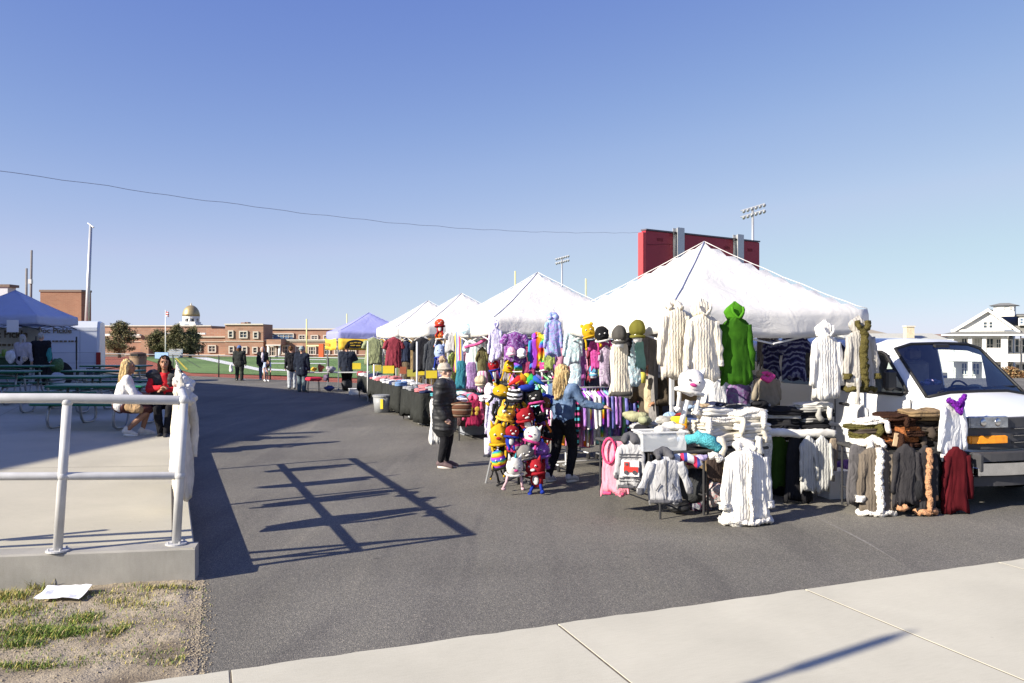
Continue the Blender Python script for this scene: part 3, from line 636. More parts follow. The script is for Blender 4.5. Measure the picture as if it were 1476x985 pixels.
MB().box((Lb/2+.1, .25, zt+.03), (Lb-.2, .4, .07)).build('top_flashing', mat('flashing', (.12, .1, .12), .5), T)
for x in (2.38, 7.03):
    mb = MB(); H = zt+.25; mb.box((x, -.22, H/2), (.5, .035, H)); mb.box((x, -.05, H/2), (.035, .3, H)); mb.box((x, .1, H/2), (.5, .035, H)); mb.build('post', GALV, T)
    for dz_ in (.25,): MB().box((x+.05, -.05, zt-.03), (.8, .1, .1)).build('clip', DARKM, T)
for (x, z) in ((1.2, .42), (4.4, .5), (6.3, .5), (8.2, .5)):
    mb = MB()
    for k in range(5): mb.box((x+k*.09-.18, .093, zt-z), (.05, .01, .16))
    mb.build('vent', mat('dark_red', (.2, .01, .02), .6), T)
mb = MB().box((1.2, .09, zt-3.3), (.12, .012, .16)); mb.build('tag', WHITE, T)
mb = MB(); mb.tube([(.3+i*.22, .09, zt-.72-.02*math.sin(i*.8)+.014*i) for i in range(9)], .012, 5); mb.build('cable', mat('dark_red2', (.16, .01, .02), .6), T)
# ---- overhead cable
pts = []
A = At(-60, 237, 16); B = Vector((a.x, a.y+.1, a.z-.15)); n = 60
for i in range(n+1):
    s = i/n; p = A.lerp(B, s); p.z -= .55*math.sin(math.pi*s)*(1-.2*s)+.012*math.sin(i*1.9)+.01*math.sin(i*.83); pts.append(p)
tag(MB().tube(pts, .0065, 6).build('overhead_cable', mat('cable_grey', (.3, .32, .38), .7), None, True), 'thin dark cable sagging across the sky to the red scoreboard', 'cable')
# ---- chain link fence at the track
fe = thing('chain_link_fence', tuple(FP), 'low black chain link fence between the parking lot and running track', 'fence')
BLK = mat('fence_black', (.025, .03, .03), .5, .1)
for k in range(-5, 9):
    p = FD*(4.15*k); MB().tube([(p.x, p.y, 0), (p.x, p.y, 1.14)], .036, 8).build('post', BLK, fe, True)
p0, p1 = FD*(-20.7), FD*33.2
MB().tube([(p0.x, p0.y, 1.12), (p1.x, p1.y, 1.12)], .024, 6).build('top_rail', metal('fence_rail', (.3, .31, .33), .5, .4), fe, True)
mb = MB(); L = (p1-p0).length; k = 0.0
while k < L-1.1:
    for s in (1, -1):
        q0_, q1_ = p0+FD*(k if s > 0 else k+1.05), p0+FD*(k+1.05 if s > 0 else k)
        mb.add([(q0_.x, q0_.y, .03), (q0_.x+.006, q0_.y, .03), (q1_.x+.006, q1_.y, 1.1), (q1_.x, q1_.y, 1.1)], [(0, 1, 2, 3)])
    k += .085
tag(mb.build('mesh_wire', BLK, fe), None, None, None, 'stuff')
# ---- cedars before the school
def tree(px, pytop, pybot, wpx, d, seed, label, lean=0):
    rnd = random.Random(seed); zg = gz(d); b = Vector((sx(px, d), d, zg)); H = sz(pytop, d)-zg; w = wpx/F*d/2; zlow = max(.4, sz(pybot, d)-zg)
    T = thing('cedar_tree', tuple(b), label, 'tree', 0, 'cedars in front of the school')
    mb = MB(); mb.tube([(0, 0, 0), (lean*.3, 0, H*.4), (lean*.6, .1, H*.92)], [.32, .22, .05], 8)
    mb.build('trunk', mat('bark', (.1, .075, .055), .9, .3), T, True)
    cr = MB(); limbs = MB(); n = 46
    for i in range(n):
        s = (i+.5)/n; z = zlow+(H-zlow)*s; ang = rnd.uniform(0, 6.28); rr = w*(math.sin(math.pi*min(1, .18+.82*s**.8))**.75)*rnd.uniform(.55, 1.15)+.15
        tip = Vector((rr*math.cos(ang)+lean*s, rr*math.sin(ang)*.8, z+rnd.uniform(-.2, .5))); base = Vector((lean*s*.5, 0, max(.3, z-.7)))
        limbs.tube([base, base.lerp(tip, .6)+Vector((0, 0, .1)), tip], [.07, .05, .02], 5)
        for c in range(10):
            q = base.lerp(tip, rnd.uniform(.4, 1.1))+Vector((rnd.gauss(0, .35), rnd.gauss(0, .35), rnd.gauss(0, .3))); cr.cur = rnd.choice((0, 0, 1, 2))
            for l in range(15):
                p = q+Vector((rnd.gauss(0, .2), rnd.gauss(0, .2), rnd.gauss(0, .17))); s_ = rnd.uniform(.08, .2)
                a1 = Vector((rnd.uniform(-1, 1), rnd.uniform(-1, 1), rnd.uniform(-.6, 1))).normalized()*s_*1.5; a2 = Vector((rnd.uniform(-1, 1), rnd.uniform(-1, 1), rnd.uniform(-1, 1))).normalized()*s_*.6
                cr.add([p-a1, p+a2, p+a1, p-a2], [(0, 1, 2, 3)])
    limbs.build('limbs', mat('bark', (.1, .075, .055)), T); 
    cr.build('crown', [mat('cedar1', (.13, .13, .06), .9, .3, 3, 0), mat('cedar2', (.2, .175, .09), .9, .3, 3, 0), mat('cedar3', (.08, .085, .04), .9, .3, 3, 0)], T)
tree(172, 467, 505, 52, 150, 1, 'broad dark cedar nearest the parked van, before the school')
tree(229, 480, 506, 34, 150, 2, 'small round cedar left of the two joined dark cedars')
tree(254, 473, 507, 38, 148, 3, 'pointed cedar just right of the flagpole', .4); tree(274, 477, 508, 28, 150, 4, 'rightmost cedar in front of the school wall', .3)
# low things before the school
b = At(248, 508, 145); T = thing('bleacher', (b.x, 145, gz(145)), 'low white and grey bleacher standing among the cedars by the school', 'bleacher')
for k in range(4): MB().box((0, k*.6, .5+k*.35), (2.6, .35, .08)).build('bench_row', WTRIM, T); MB().box((0, k*.6, .25+k*.17), (2.4, .08, .5+k*.35)).build('riser', mat('blue_grey', (.3, .36, .45), .7), T)
# ============================================================ HOUSE AT THE RIGHT
HYY = 78.; hz0 = gz(78)-1.2
SID = mat('white_siding', (.78, .77, .74), .6, .04, 3, 0); SHN = mat('grey_shingle', (.19, .19, .18), .9, .2, 12, .3, 30); RECW = mat('porch_wall', (.5, .49, .45), .8, .06)
hx0 = sx(1364, HYY); hs = thing('porch_house', (hx0, HYY, hz0), 'white gabled house with two storey porch and roof cupola behind the white van', 'house', -R(36))
HC, HS = math.cos(R(36)), math.sin(R(36))
def hX(px, dy=0): k = (px-CX)/F; return (k*(HYY+dy*HC)-hx0-dy*HS)/(HC+k*HS)
def hZ(py, dy=0): return sz(py, HYY-2+dy*HC)-hz0
def HB(name, x0, x1, y0, y1, z0, z1, m, par=None): return MB().box(((x0+x1)/2, (y0+y1)/2, (z0+z1)/2), (abs(x1-x0), abs(y1-y0), abs(z1-z0))).build(name, m, par or hs)
xa, xb = hX(1367), hX(1452); W_ = xb-xa
zE = hZ(484); zF2 = hZ(510); zC1 = hZ(521.5)
HB('wall', xa+.1, xb-.1, 1.7, 11, -1, zE, SID)
HB('porch_floor', xa-.1, xb+.1, -.05, 1.72, zC1, zF2+.0, SID); HB('porch_ceiling', xa, xb, -.0, 1.7, hZ(487), zE-.02, SID)
HB('side_porch_floor', xb-.05, xb+1.6, 0.1, 9, zC1+.01, zF2-.01, SID); HB('side_wall', xb+1.6, xb+14, 3, 10, 0, zE-.01, SID)
for px in (1370, 1398, 1418.5, 1447.5):
    x = hX(px); w = .52 if px in (1370, 1447.5) else .34
    HB('column', x-w/2, x+w/2, .04, .5, zF2, hZ(487), SID); HB('column', x-w/2, x+w/2, .04, .5, -1, zC1, SID)
for y in (4.5, 9): 
    HB('column', xb+1.1, xb+1.5, y-.2, y+.2, zF2, hZ(487), SID); HB('column', xb+1.1, xb+1.5, y-.2, y+.2, 0, zC1, SID)
for i, px in enumerate((1384, 1408, 1433)):
    x = hX(px); HB('railing_panel', x-.62*(2 if i == 3 else 1)-.1, x+.7, .2, .26, zF2+.02, zF2+.55, SID)
def hwin(px0, px1, py0, py1, y, panes=2, gl=None):
    x0, x1, z0, z1 = hX(px0, y), hX(px1, y), hZ(py1, y), hZ(py0, y); f = .09; mb = MB(); cx, cz = (x0+x1)/2, (z0+z1)/2
    for s in (-1, 1): mb.box((cx+s*((x1-x0)/2), y-.05, cz), (f, .1, z1-z0+f)); mb.box((cx, y-.056, cz+s*(z1-z0)/2), (x1-x0+f, .1, f))
    for k in range(1, panes): mb.box((x0+(x1-x0)*k/panes, y-.04, cz), (.06, .08, z1-z0))
    mb.box((cx, y-.045, cz), (x1-x0, .08, .05)); o = mb.build('window', WTRIM, hs); MB().box((cx, y-.012, cz), (x1-x0-.02, .02, z1-z0-.02)).build('pane', gl or GLS, o)
MB().box(((hX(1404)+hX(1412))/2, 1.66, (hZ(488)+hZ(504))/2), (1.1, .06, 1.5)).build('shutter', RECW, hs)
for a in ((1386, 1394, 488, 506), (1399, 1403, 488, 506), (1404.5, 1413, 488, 503), (1422, 1432, 488, 507), (1436, 1443, 489, 502)): hwin(*a, 1.7, 2)
for a in ((1386, 1394, 524, 541), (1402, 1412, 524, 541), (1425, 1432, 526, 541), (1436, 1443, 525, 541)): hwin(*a, 1.7, 2)
for a in ((1453, 1459, 490, 508), (1463, 1469, 489, 508), (1473, 1480, 488, 509), (1453, 1459, 524, 540), (1473, 1480, 524, 541), (1464, 1470, 525, 540)): hwin(*a, 3, 1)
# hip skirt roof, gable, main roof, cupola
e = .55; zr = hZ(479)
mb = MB(); mb.loft([[(xa-e, -e, zE), (xb+e+1.5, -e, zE), (xb+e+1.5, 9, zE), (xa-e, 9, zE)], [(xa-e, -e, zE+.12), (xb+e+1.5, -e, zE+.12), (xb+e+1.5, 9, zE+.12), (xa-e, 9, zE+.12)]]); mb.build('soffit', SID, hs)
mb = MB(); mb.loft([[(xa-e, -e, zE+.13), (xb+e+1.5, -e, zE+.13), (xb+e+1.5, 9, zE+.13), (xa-e, 9, zE+.13)], [(xa+.5, .75, zr+.1), (xb+.2, .75, zr+.1), (xb+.2, 8, zr+.1), (xa+.5, 8, zr+.1)]]); mb.build('porch_roof', SHN, hs)
gx0, gx1, gxp = hX(1379, 1), hX(1462, 1), hX(1425, 1); gz0, gzp = hZ(475.5, 1), hZ(448, 1)
mb = MB(); mb.loft([[(gx0, 1, gz0), (gx1, 1, gz0), (gxp, 1, gzp)], [(gx0, 8, gz0), (gx1, 8, gz0), (gxp, 8, gzp)]]); mb.build('gable_wall', SID, hs)
HB('parapet', hX(1371, .8), gx1-.8, .72, 1.0, zr, gz0+.02, SID)
for (x0, z0, x1, z1) in ((gx0-.4, gz0-.1, gxp, gzp+.18), (gxp, gzp+.18, gx1+.5, gz0-.16)):
    mb = MB(); th = .14; mb.loft([[(x0, .6, z0), (x1, .6, z1), (x1, .6, z1-th), (x0, .6, z0-th)], [(x0, 9, z0), (x1, 9, z1), (x1, 9, z1-th), (x0, 9, z0-th)]]); mb.build('roof_slope', SHN, hs)
    mb = MB(); mb.loft([[(x0, .52, z0+.02), (x1, .52, z1+.02), (x1, .52, z1-.28), (x0, .52, z0-.28)], [(x0, .598, z0+.02), (x1, .598, z1+.02), (x1, .598, z1-.28), (x0, .598, z0-.28)]]); mb.build('rake_board', WTRIM, hs)
mb = MB(); y0, y1 = 3.2, 9; zt_ = hZ(452.5, 4)
mb.loft([[(gxp+.3, y1, zt_), (gxp+.3, 6, zt_), (gxp+12, 6, zt_), (gxp+12, y1, zt_)], [(gxp+2.6, y1+.1, gz0), (gxp+2.4, 2.4, gz0-.3), (gxp+14, 2.4, gz0-.3), (gxp+14, y1+.1, gz0)]]); mb.build('main_roof', SHN, hs)
hwin(1417.3, 1423.5, 464, 473.5, 1.0, 1); hwin(1425.5, 1431.5, 464, 473.5, 1.0, 1)
# cupola and dormer
cxm = (hX(1433, 3)+hX(1463, 3))/2; cw = (hX(1463, 3)-hX(1433, 3))
HB('cupola', cxm-cw/2, cxm+cw/2, 2.2, 4.2, hZ(457, 3), hZ(441.5, 3), SID)
zz0, zz1 = hZ(441.5, 3), hZ(437.5, 3); mb = MB(); mb.loft([[(cxm-cw/2-.35, 1.85, zz0), (cxm+cw/2+.35, 1.85, zz0), (cxm+cw/2+.35, 4.6, zz0), (cxm-cw/2-.35, 4.6, zz0)], [(cxm-.4, 3.1, zz1), (cxm+.4, 3.1, zz1), (cxm+.4, 3.4, zz1), (cxm-.4, 3.4, zz1)]]); mb.build('cupola_roof', SHN, hs)
hwin(1438, 1447, 444, 446.5, 2.2, 1); hwin(1455, 1460.5, 443.5, 448, 2.2, 1)
HB('dormer', hX(1468, 3), hX(1500, 3), 2.9, 6, hZ(470, 3), hZ(457, 3), SID); hwin(1470, 1480, 459.5, 468, 2.9, 2, GLSB)
HB('dormer_roof', hX(1464, 3), hX(1500, 3), 2.6, 6.2, hZ(457, 3)+.01, hZ(455.5, 3)+.05, SHN)
MB().tube([(hX(1471.5), -.1, 0), (hX(1471.5), -.1, zE)], .05, 8).build('drainpipe', DARKM, hs)
# neighbours
def low_house(px0, px1, pyr, pye, d, label, roofm, chim=None, ridge=None):
    z0 = gz(d)-1; x0, x1 = sx(px0, d), sx(px1, d); T = thing('low_house', (x0, d, z0), label, 'house', 0); w = x1-x0; he, hr = sz(pye, d)-z0, sz(pyr, d)-z0
    MB().box((w/2, 3, he/2), (w, 6, he)).build('wall', SID, T); a, b2 = (ridge or (.06, .94))
    MB().loft([[(-.3, -.4, he), (w+.3, -.4, he), (w+.3, 6.4, he), (-.3, 6.4, he)], [(w*a, 3, hr), (w*b2, 3, hr), (w*b2, 3.1, hr), (w*a, 3.1, hr)]]).build('roof', roofm, T)
    if chim: 
        X = sx(chim[0], d)-x0; MB().box((X, .6, (sz(chim[1], d)-z0+he-.5)/2), ((chim[2])/F*d, .8, sz(chim[1], d)-z0-he+1.5)).build('chimney', mat('cream_brick', (.58, .5, .36), .8), T); MB().box((X, .6, sz(chim[1], d)-z0+.55), ((chim[2]+2)/F*d, .95, .14)).build('chimney_cap', STONE, T)
PALER = mat('pale_shingle', (.42, .42, .38), .9, .1, 6, .2)
low_house(1225, 1372, 480.5, 493, 85, 'long low roof with cream chimney behind the white van', PALER, (1314, 478, 11), (.02, .95))
low_house(1225, 1275, 473, 481, 120, 'brown roofed house partly hidden by the grey hanging coat', mat('tan_roof', (.3, .26, .2), .9, .1), None, (.3, .7))
low_house(1322, 1390, 481.5, 485, 100, 'brown roofed house between the chimney and the white porch house', mat('red_brown_roof', (.3, .2, .15), .9, .1), None, (.2, .95))
# street behind, hedge
rnd = random.Random(8)
hd = MB(); tw = MB()
for i in range(2600):
    x = rnd.uniform(sx(1447, 66.8), sx(1500, 66.8)); z = rnd.betavariate(1.4, 1.4)*1.2; p = Vector((x, 66.4+rnd.uniform(0, .9), -1.3+rnd.uniform(.0, .95)*(.8+.25*math.sin(x*2.3)))); s = rnd.uniform(.05, .13); hd.cur = rnd.choice((0, 1))
    a1 = Vector((rnd.uniform(-1, 1), rnd.uniform(-1, 1), rnd.uniform(-1, 1))).normalized()*s; a2 = Vector((rnd.uniform(-1, 1), rnd.uniform(-1, 1), rnd.uniform(-1, 1))).normalized()*s*.7; hd.add([p-a1, p+a2, p+a1, p-a2], [(0, 1, 2, 3)])
tag(hd.build('hedge', [mat('brown_leaf', (.2, .1, .045), .9, .3, 2, 0), mat('dry_leaf', (.28, .2, .1), .9, .3, 2, 0)]), 'brown dry hedge in front of the white porch house', 'hedge')
mb = MB(); 
for i in range(7): pass
T = thing('garden_wall', (sx(1446, 66), 66, -2.3), 'low pale block wall under the brown hedge beyond the windshield', 'wall'); 
for k in range(8): MB().box((k*1.2, 0, .5), (1.19, .3, 1.1)).build('block', mat('pale_block', (.5, .45, .38), .85, .12, 3), T)
# ============================================================ THINGS LEFT OF THE FRAME THAT CAST THE SHADOWS IN IT
SH = Vector((SUN.x/SUN.z, SUN.y/SUN.z, 0))
def unsh(px, py, z): p = Gd(px, py); return p+SH*z+Vector((0, 0, z))
K = Vector((-3.9, 27, 0))+SH*9; dA = Vector((-.11, -.994, 0)); dB = Vector((-.74, .67, 0))
bl = thing('corner_building', (K.x, K.y, 0), 'tall plain building beside the platform, just left of the view, shading the tables', 'building')
f0 = [Vector((0, 0, 0)), dB*26, dB*26+Vector((-14, -9, 0)), dA*27+Vector((-18, 0, 0)), dA*27]
def pris(name, fs, z0, z1, m): 
    mb = MB(); mb.loft([[(p.x, p.y, z0) for p in fs], [(p.x, p.y, z1) for p in fs]], True, True); return mb.build(name, m, bl)
pris('wall', f0, 0, 8.7, mat('stucco', (.5, .47, .42), .9, .08, 1, .3, 40)); pris('parapet', [p*1.003 for p in f0], 8.7, 9, STONE)
for k in range(5):
    for z in (1.2, 4.5):
        c = dA*(3+k*4.6); o = MB().box((c.x+.03, c.y, z+.7), (.12, 1.5, 1.7), rz=R(-10)+0).build('window', GLS, bl)
TIM = mat('weathered_timber', (.3, .24, .18), .9, .2, 6, .4)
def beam(a, b, w, h, ext, name, par, o_):
    a, b = a-o_, b-o_; d = (b-a).normalized(); a = a-d*ext; s = Vector((-d.y, d.x, 0))*w/2; u_ = Vector((0, 0, h/2)); mb = MB()
    mb.loft([[p+s-u_, p-s-u_, p-s+u_, p+s+u_] for p in (a, b)]); mb.build(name, TIM, par)
q11 = lambda x, y: unsh(x, y, 8.8)
for a, b, w in (((250, 631), (464, 623), .25), ((250, 636), (441, 630), .34)):
    beam(q11(*a), q11(*b), w, .05, 1.5, 'roof_beam', bl, Vector((K.x, K.y, 0)))
tip = Gd(1322, 910); sp = tip+SH*4.5; T = thing('sign_post', (sp.x, sp.y, 0), 'tall slim sign post standing on the sidewalk just outside the view', 'sign post')
MB().tube([(0, 0, 0), (0, 0, 4.3)], .03, 10).build('post', GALV, T, True); MB().box((0, 0, 4.1), (.085, .05, .5), R(-50)).build('sign_blade', mat('sign_green', (.02, .2, .08), .5), T)
MB().tube([(0, 0, 4.35), (0.0, 0, 4.5)], [.04, .008], 8).build('finial', GALV, T)
# ============================================================ CANOPIES
FABW = canopy_mat('white_canopy', (.9, .885, .855), .3); FABB = canopy_mat('lavender_canopy', (.42, .44, .8), .3); FABP = canopy_mat('blue_canopy', (.58, .64, .84), .3)
RIDGE_SHADE = mat('ridge_shade', (.42, .45, .62), .8, .1)  # bluish shade line of the near ridge, put into that seam's colour
TUBEW = mat('white_tube', (.7, .7, .7), .4, .04)
def canopy(loc, label, fab, zp, ze=2.06, half=1.52, seed=0, rz=PHI, sag=.06, frame=TUBEW, z0=0, grp='pop up canopies in a row', seams=True):
    T = thing('canopy_tent', (loc[0], loc[1], z0), label, 'canopy', rz, grp); zt = ze+.3; n = 20; mb = MB(); vs = []
    def zf(x, y):
        r = max(abs(x), abs(y)); mi = min(abs(x), abs(y)); f = 0 if r < 1e-6 else mi/r
        z = zt+(zp-zt)*(max(0, 1-r)**1.12) if r > .05 else zp-.02*(r/.05)
        return z-sag*1.1*(r**2)*(1-f)*.6+.012*noise.noise(Vector((x*3+seed, y*3, 0)))+.02*noise.noise(Vector((x*9+seed, y*2, 1)))*r
    for j in range(n+1):
        for i in range(n+1):
            x, y = -1+2*i/n, -1+2*j/n; vs.append((x*half, y*half, zf(x, y)))
    mb.add(vs, [(j*(n+1)+i, j*(n+1)+i+1, (j+1)*(n+1)+i+1, (j+1)*(n+1)+i) for j in range(n) for i in range(n)])
    per = [(i, 0) for i in range(n)]+[(n, j) for j in range(n)]+[(n-i, n) for i in range(n)]+[(0, n-j) for j in range(n)]
    base = [j*(n+1)+i for i, j in per]; rings = []
    for k in range(1, 5):
        s = k/4; row = []
        for idx, (i, j) in enumerate(per):
            x, y = -1+2*i/n, -1+2*j/n; mi = min(abs(x), abs(y)); wv = .018*math.sin(idx*1.1+seed)*s*(1-mi**4)
            nx, ny = (x if abs(x) >= .999 else 0), (y if abs(y) >= .999 else 0)
            vs.append((x*half+nx*(wv+.012), y*half+ny*(wv+.012), zt-(zt-ze)*s-sag*(1-mi**2)*(.4+.6*s)+.006*noise.noise(Vector((idx*.9, s*4, seed))))); row.append(len(vs)-1)
        rings.append(row)
    mb2 = MB(); mb2.v = [Vector(p) for p in vs]; mb2.f = list(mb.f); prev = base
    for row in rings:
        for a in range(len(row)): b = (a+1) % len(row); mb2.f.append((prev[a], prev[b], row[b], row[a]))
        prev = row
    mb2.m = [0]*len(mb2.f); cn = mb2.build('canopy_top', fab, T, True)
    sd = cn.modifiers.new('thick', 'SOLIDIFY'); sd.thickness = .004
    if seams:
        for sx_, sy_ in ((-1, -1), (1, -1), (-1, 1), (1, 1)):
            pts = [(sx_*half*r, sy_*half*r, zf(sx_*r, sy_*r)+.008) for r in [i/16 for i in range(17)]]; MB().tube(pts, .006, 5).build('seam', RIDGE_SHADE if (sx_, sy_) == (-1, -1) else fab, T, True)
    h = half-.03
    for sx_, sy_ in ((-1, -1), (1, -1), (-1, 1), (1, 1)):
        lg = MB().box((sx_*h, sy_*h, .62), (.036, .036, 1.22)).build('leg', frame, T); MB().box((sx_*h, sy_*h, 1.62), (.045, .045, .9)).build('upper_leg', frame, lg)
        MB().box((sx_*h, sy_*h, .012), (.1, .1, .02)).build('foot', GALV, lg)
    for (ax, s) in ((0, -1), (0, 1), (1, -1), (1, 1)):
        for q in (0, 1):
            mb = MB(); L0 = -h+q*h; pts = []
            for a, b, off in ((ze+.12, ze-.16, .012), (ze-.16, ze+.12, -.012)):
                p0 = (L0, s*h+off, a) if ax == 0 else (s*h+off, L0, a); p1 = (L0+h, s*h+off, b) if ax == 0 else (s*h+off, L0+h, b); mb.tube([p0, p1], .013, 6)
            mb.build('scissor_truss', frame, T)
    MB().tube([(0, 0, ze+.25), (0, 0, zp-.03)], .02, 8).build('centre_mast', frame, T)
    return T
t1 = Vector((2.77, 11.5)); canopy(t1, 'nearest white canopy, tallest in the photo, in front of the red scoreboard', FABW, 3.36, seed=1, sag=.09)
t2 = Vector((.53, 16.6)); canopy(t2, 'second white canopy from the right, above the rainbow hoodies', FABW, 3.35, seed=2)
t3 = Vector((-1.5, 23.7)); canopy(t3, 'third white canopy from the right, with the red strawberry hat at its edge', FABW, 3.33, seed=3)
t4 = Vector((-2.95, 28.1)); canopy(t4, 'farthest white canopy, above the maroon and olive tee shirts', FABW, 3.33, seed=4)
t5 = Vector((-5.95, 33.2)); canopy(t5, 'lavender blue canopy with yellow banners round its edge', FABB, 3.08, ze=1.98, seed=5, frame=GALV)
P_t = Vector((-18.05, 29)); canopy(P_t, 'blue canopy at the far left in front of the white pickle van', FABP, 3.75, ze=2.5, half=1.5, seed=6, rz=R(4), z0=.35 if False else 0, frame=DARKM)
o = MB().box((-17.15, 27.4, 2.42), (.4, .02, .42)).build('price_sheet', mat('paper', (.86, .86, .88), .6, .03, 4, .1)); tag(o, 'white price sheet clipped to the front of the blue canopy', 'sign')
# yellow banners on the lavender canopy
YB = mat('yellow_banner', (.8, .52, .05), .7, .08, 2, .1)
def tentpt(c, a, b, z): p = Vector((c.x, c.y, 0))+V*a+U*b; return Vector((p.x, p.y, z))
cz = 1.78
bt = thing('yellow_banner', tuple(tentpt(t5, 0, -1.58, cz)), 'yellow banner with black oval badge and the word HOT below the lavender canopy', 'banner', PHI)
mb = MB(); n = 16; vs = []
for j in range(4):
    for i in range(n+1): vs.append((-1.5+3*i/n, .02*math.sin(i*.9+j)*.6, .22-.44*j/3-.03*math.sin(i/n*math.pi)))
mb.add(vs, [(j*(n+1)+i, j*(n+1)+i+1, (j+1)*(n+1)+i+1, (j+1)*(n+1)+i) for j in range(3) for i in range(n)]); o = mb.build('cloth', YB, bt, True); o.modifiers.new('t', 'SOLIDIFY').thickness = .004
Mx = Matrix.Rotation(R(90), 4, 'X')
MB().tube([(-.85, -.03, .0), (-.85, -.045, .0)], 1, 28).build('oval_badge', BLACK, bt).scale = (1, 1, 1)
o = [c for c in bt.children if c.name.startswith('oval')][0]
for v in o.data.vertices: v.co.x = (v.co.x+.85)*.36-.85; v.co.z *= .17
text('lettering', 'HOT', .42, BLACK, bt, Matrix.Translation((.1, -.05, -.0)) @ Mx, .006)
mb = MB()
for k, (x, z, w) in enumerate(((-1.0, .04, .13), (-.85, .06, .12), (-.7, .05, .12), (-.95, -.05, .18), (-.74, -.06, .16))): mb.box((x, -.055, z), (w, .01, .035))
mb.build('badge_strokes', YB, bt)
b2 = thing('yellow_banner', tuple(tentpt(t5, -1.6, 0, cz)), 'faded yellow banner along the left side of the lavender canopy', 'banner', PHI-R(90))
mb = MB(); vs = []
for j in range(4):
    for i in range(n+1): vs.append((-1.5+3*i/n, .03*math.sin(i*.8+j), .22-.44*j/3-.04*math.sin(i/n*math.pi)))
mb.add(vs, [(j*(n+1)+i, j*(n+1)+i+1, (j+1)*(n+1)+i+1, (j+1)*(n+1)+i) for j in range(3) for i in range(n)]); o = mb.build('cloth', YB, b2, True); o.modifiers.new('t', 'SOLIDIFY').thickness = .004
mb = MB()
for k in range(6): mb.box((-1.0+k*.2, -.045, -.02+.0*k), (.13, .01, .12))
mb.build('faded_strokes', mat('orange_print', (.75, .32, .05), .7), b2)
# ============================================================ PICNIC TABLES
GT = mat('green_coated_steel', (.01, .12, .05), .35, .12, 6, .25, 180, 0, .002); GLEG = metal('grey_leg_tube', (.3, .32, .34), .4, .6)
def picnic(loc, label, rz=0, L=1.83):
    T = thing('picnic_table', loc, label, 'picnic table', rz, 'green picnic tables on the platform')
    MB().box((0, 0, .74), (L, .76, .045), 0, .022).build('tabletop', GT, T)
    for s in (-1, 1): MB().box((0, s*.66, .445), (L, .26, .04), 0, .02).build('bench', GT, T)
    for s in (-1, 1):
        x = s*(L/2-.32)
        for q in (-1, 1):
            pts = [(x, q*.14, .71), (x, q*.2, .4), (x, q*.27, .12), (x, q*.34, .035), (x, q*.45, .025), (x, q*.62, .025), (x, q*.72, .07), (x, q*.75, .18), (x, q*.72, .33), (x, q*.66, .42)]
            MB().tube(pts, .024, 8).build('leg', GLEG, T, True)
        MB().tube([(x, -.6, .4), (x, .6, .4)], .018, 8).build('crossbar', GLEG, T, True)
    MB().tube([(-(L/2-.32), 0, .62), (0, 0, .69), (L/2-.32, 0, .62)], .016, 6).build('brace', GLEG, T, True)
    return T
def plat(px, d): x = (px-CX)/F*d; return (x, d, platz(x)-.004)
picnic(plat(150, 14.7), 'green picnic table where the blonde woman sits, its edge catching sunlight', R(-3))
picnic(plat(100, 17.3), 'green picnic table just behind the one with the seated women', R(-2)); picnic(plat(150, 20.2), 'third green picnic table back, in the building shade', R(-4)); picnic(plat(168, 23.3), 'farthest green picnic table, nearest the rear of the white van', R(-4))
picnic(plat(-8, 18.8), 'green picnic table at the left edge below the pickle canopy', R(2)); picnic(plat(20, 21.8), 'green picnic table beside the man and woman at the pickle canopy', R(2))
# trash can on the asphalt
b = Gd(199, 541); T = thing('trash_can', tuple(b), 'brown concrete trash can with a dark opening lid beside the running track', 'trash can')
TB = mat('pebble_brown', (.28, .19, .12), .9, .25, 30, .6, 60)
MB().tube([(0, 0, 0), (0, 0, .06), (0, 0, .95), (0, 0, .98)], [.38, .4, .44, .43], 20).build('body', TB, T, True); MB().tube([(0, 0, .98), (0, 0, 1.04)], .46, 20).build('rim', TB, T)
MB().tube([(0, 0, 1.04), (0, 0, 1.2), (0, 0, 1.27)], [.42, .42, .2], 20).build('lid', mat('brown_lid', (.1, .06, .04), .6), T); MB().box((0, -.4, 1.12), (.4, .08, .11)).build('opening', BLACK, T)
# blue sign on the fence
b = At(240, 511, 43.5); o = MB().box((0, 0, 0), (1.1, .03, .33)).build('fence_sign', mat('sign_blue', (.2, .32, .55), .6), None, False, (b.x, b.y-.6, b.z-.05), R(-30)); tag(o, 'small blue and white sign fixed to the chain link fence', 'sign')
# ============================================================ DELIVERY VAN (far left)
VW = mat('van_white_far', (.62, .66, .72), .3, .03, 1, 0); YD = 35.
vz = CH-(556-HY)/F*YD-.0
dv = thing('delivery_van', (sx(143, YD), YD, vz), 'white high roofed delivery van with pickle lettering parked behind the blue canopy', 'van', R(20))
L = 6.2; st = [(0, .0), (.06, .0), (.3, .0), (4.4, .0), (5.0, .25), (6.1, .55)]
hr = sz(462.5, YD)-vz
def dsec(x, zt, ins): return [(-x, .12+ins, .45), (-x, .0+ins, .7), (-x, 0+ins, 1.4), (-x, .1+ins, zt-.3), (-x, .28+ins, zt-.04), (-x, 1.0, zt), (-x, 1.75-ins, zt-.04), (-x, 1.9-ins, zt-.3), (-x, 2.0-ins, 1.4), (-x, 2.0-ins, .7), (-x, 1.9-ins, .45)]
MB().loft([dsec(-.0, hr-.05, .06), dsec(.1, hr, 0), dsec(4.2, hr, 0), dsec(4.9, hr-.1, .02), dsec(5.6, 1.7, .05), dsec(6.6, 1.25, .1), dsec(6.7, 1.1, .2)]).build('body', VW, dv, False)
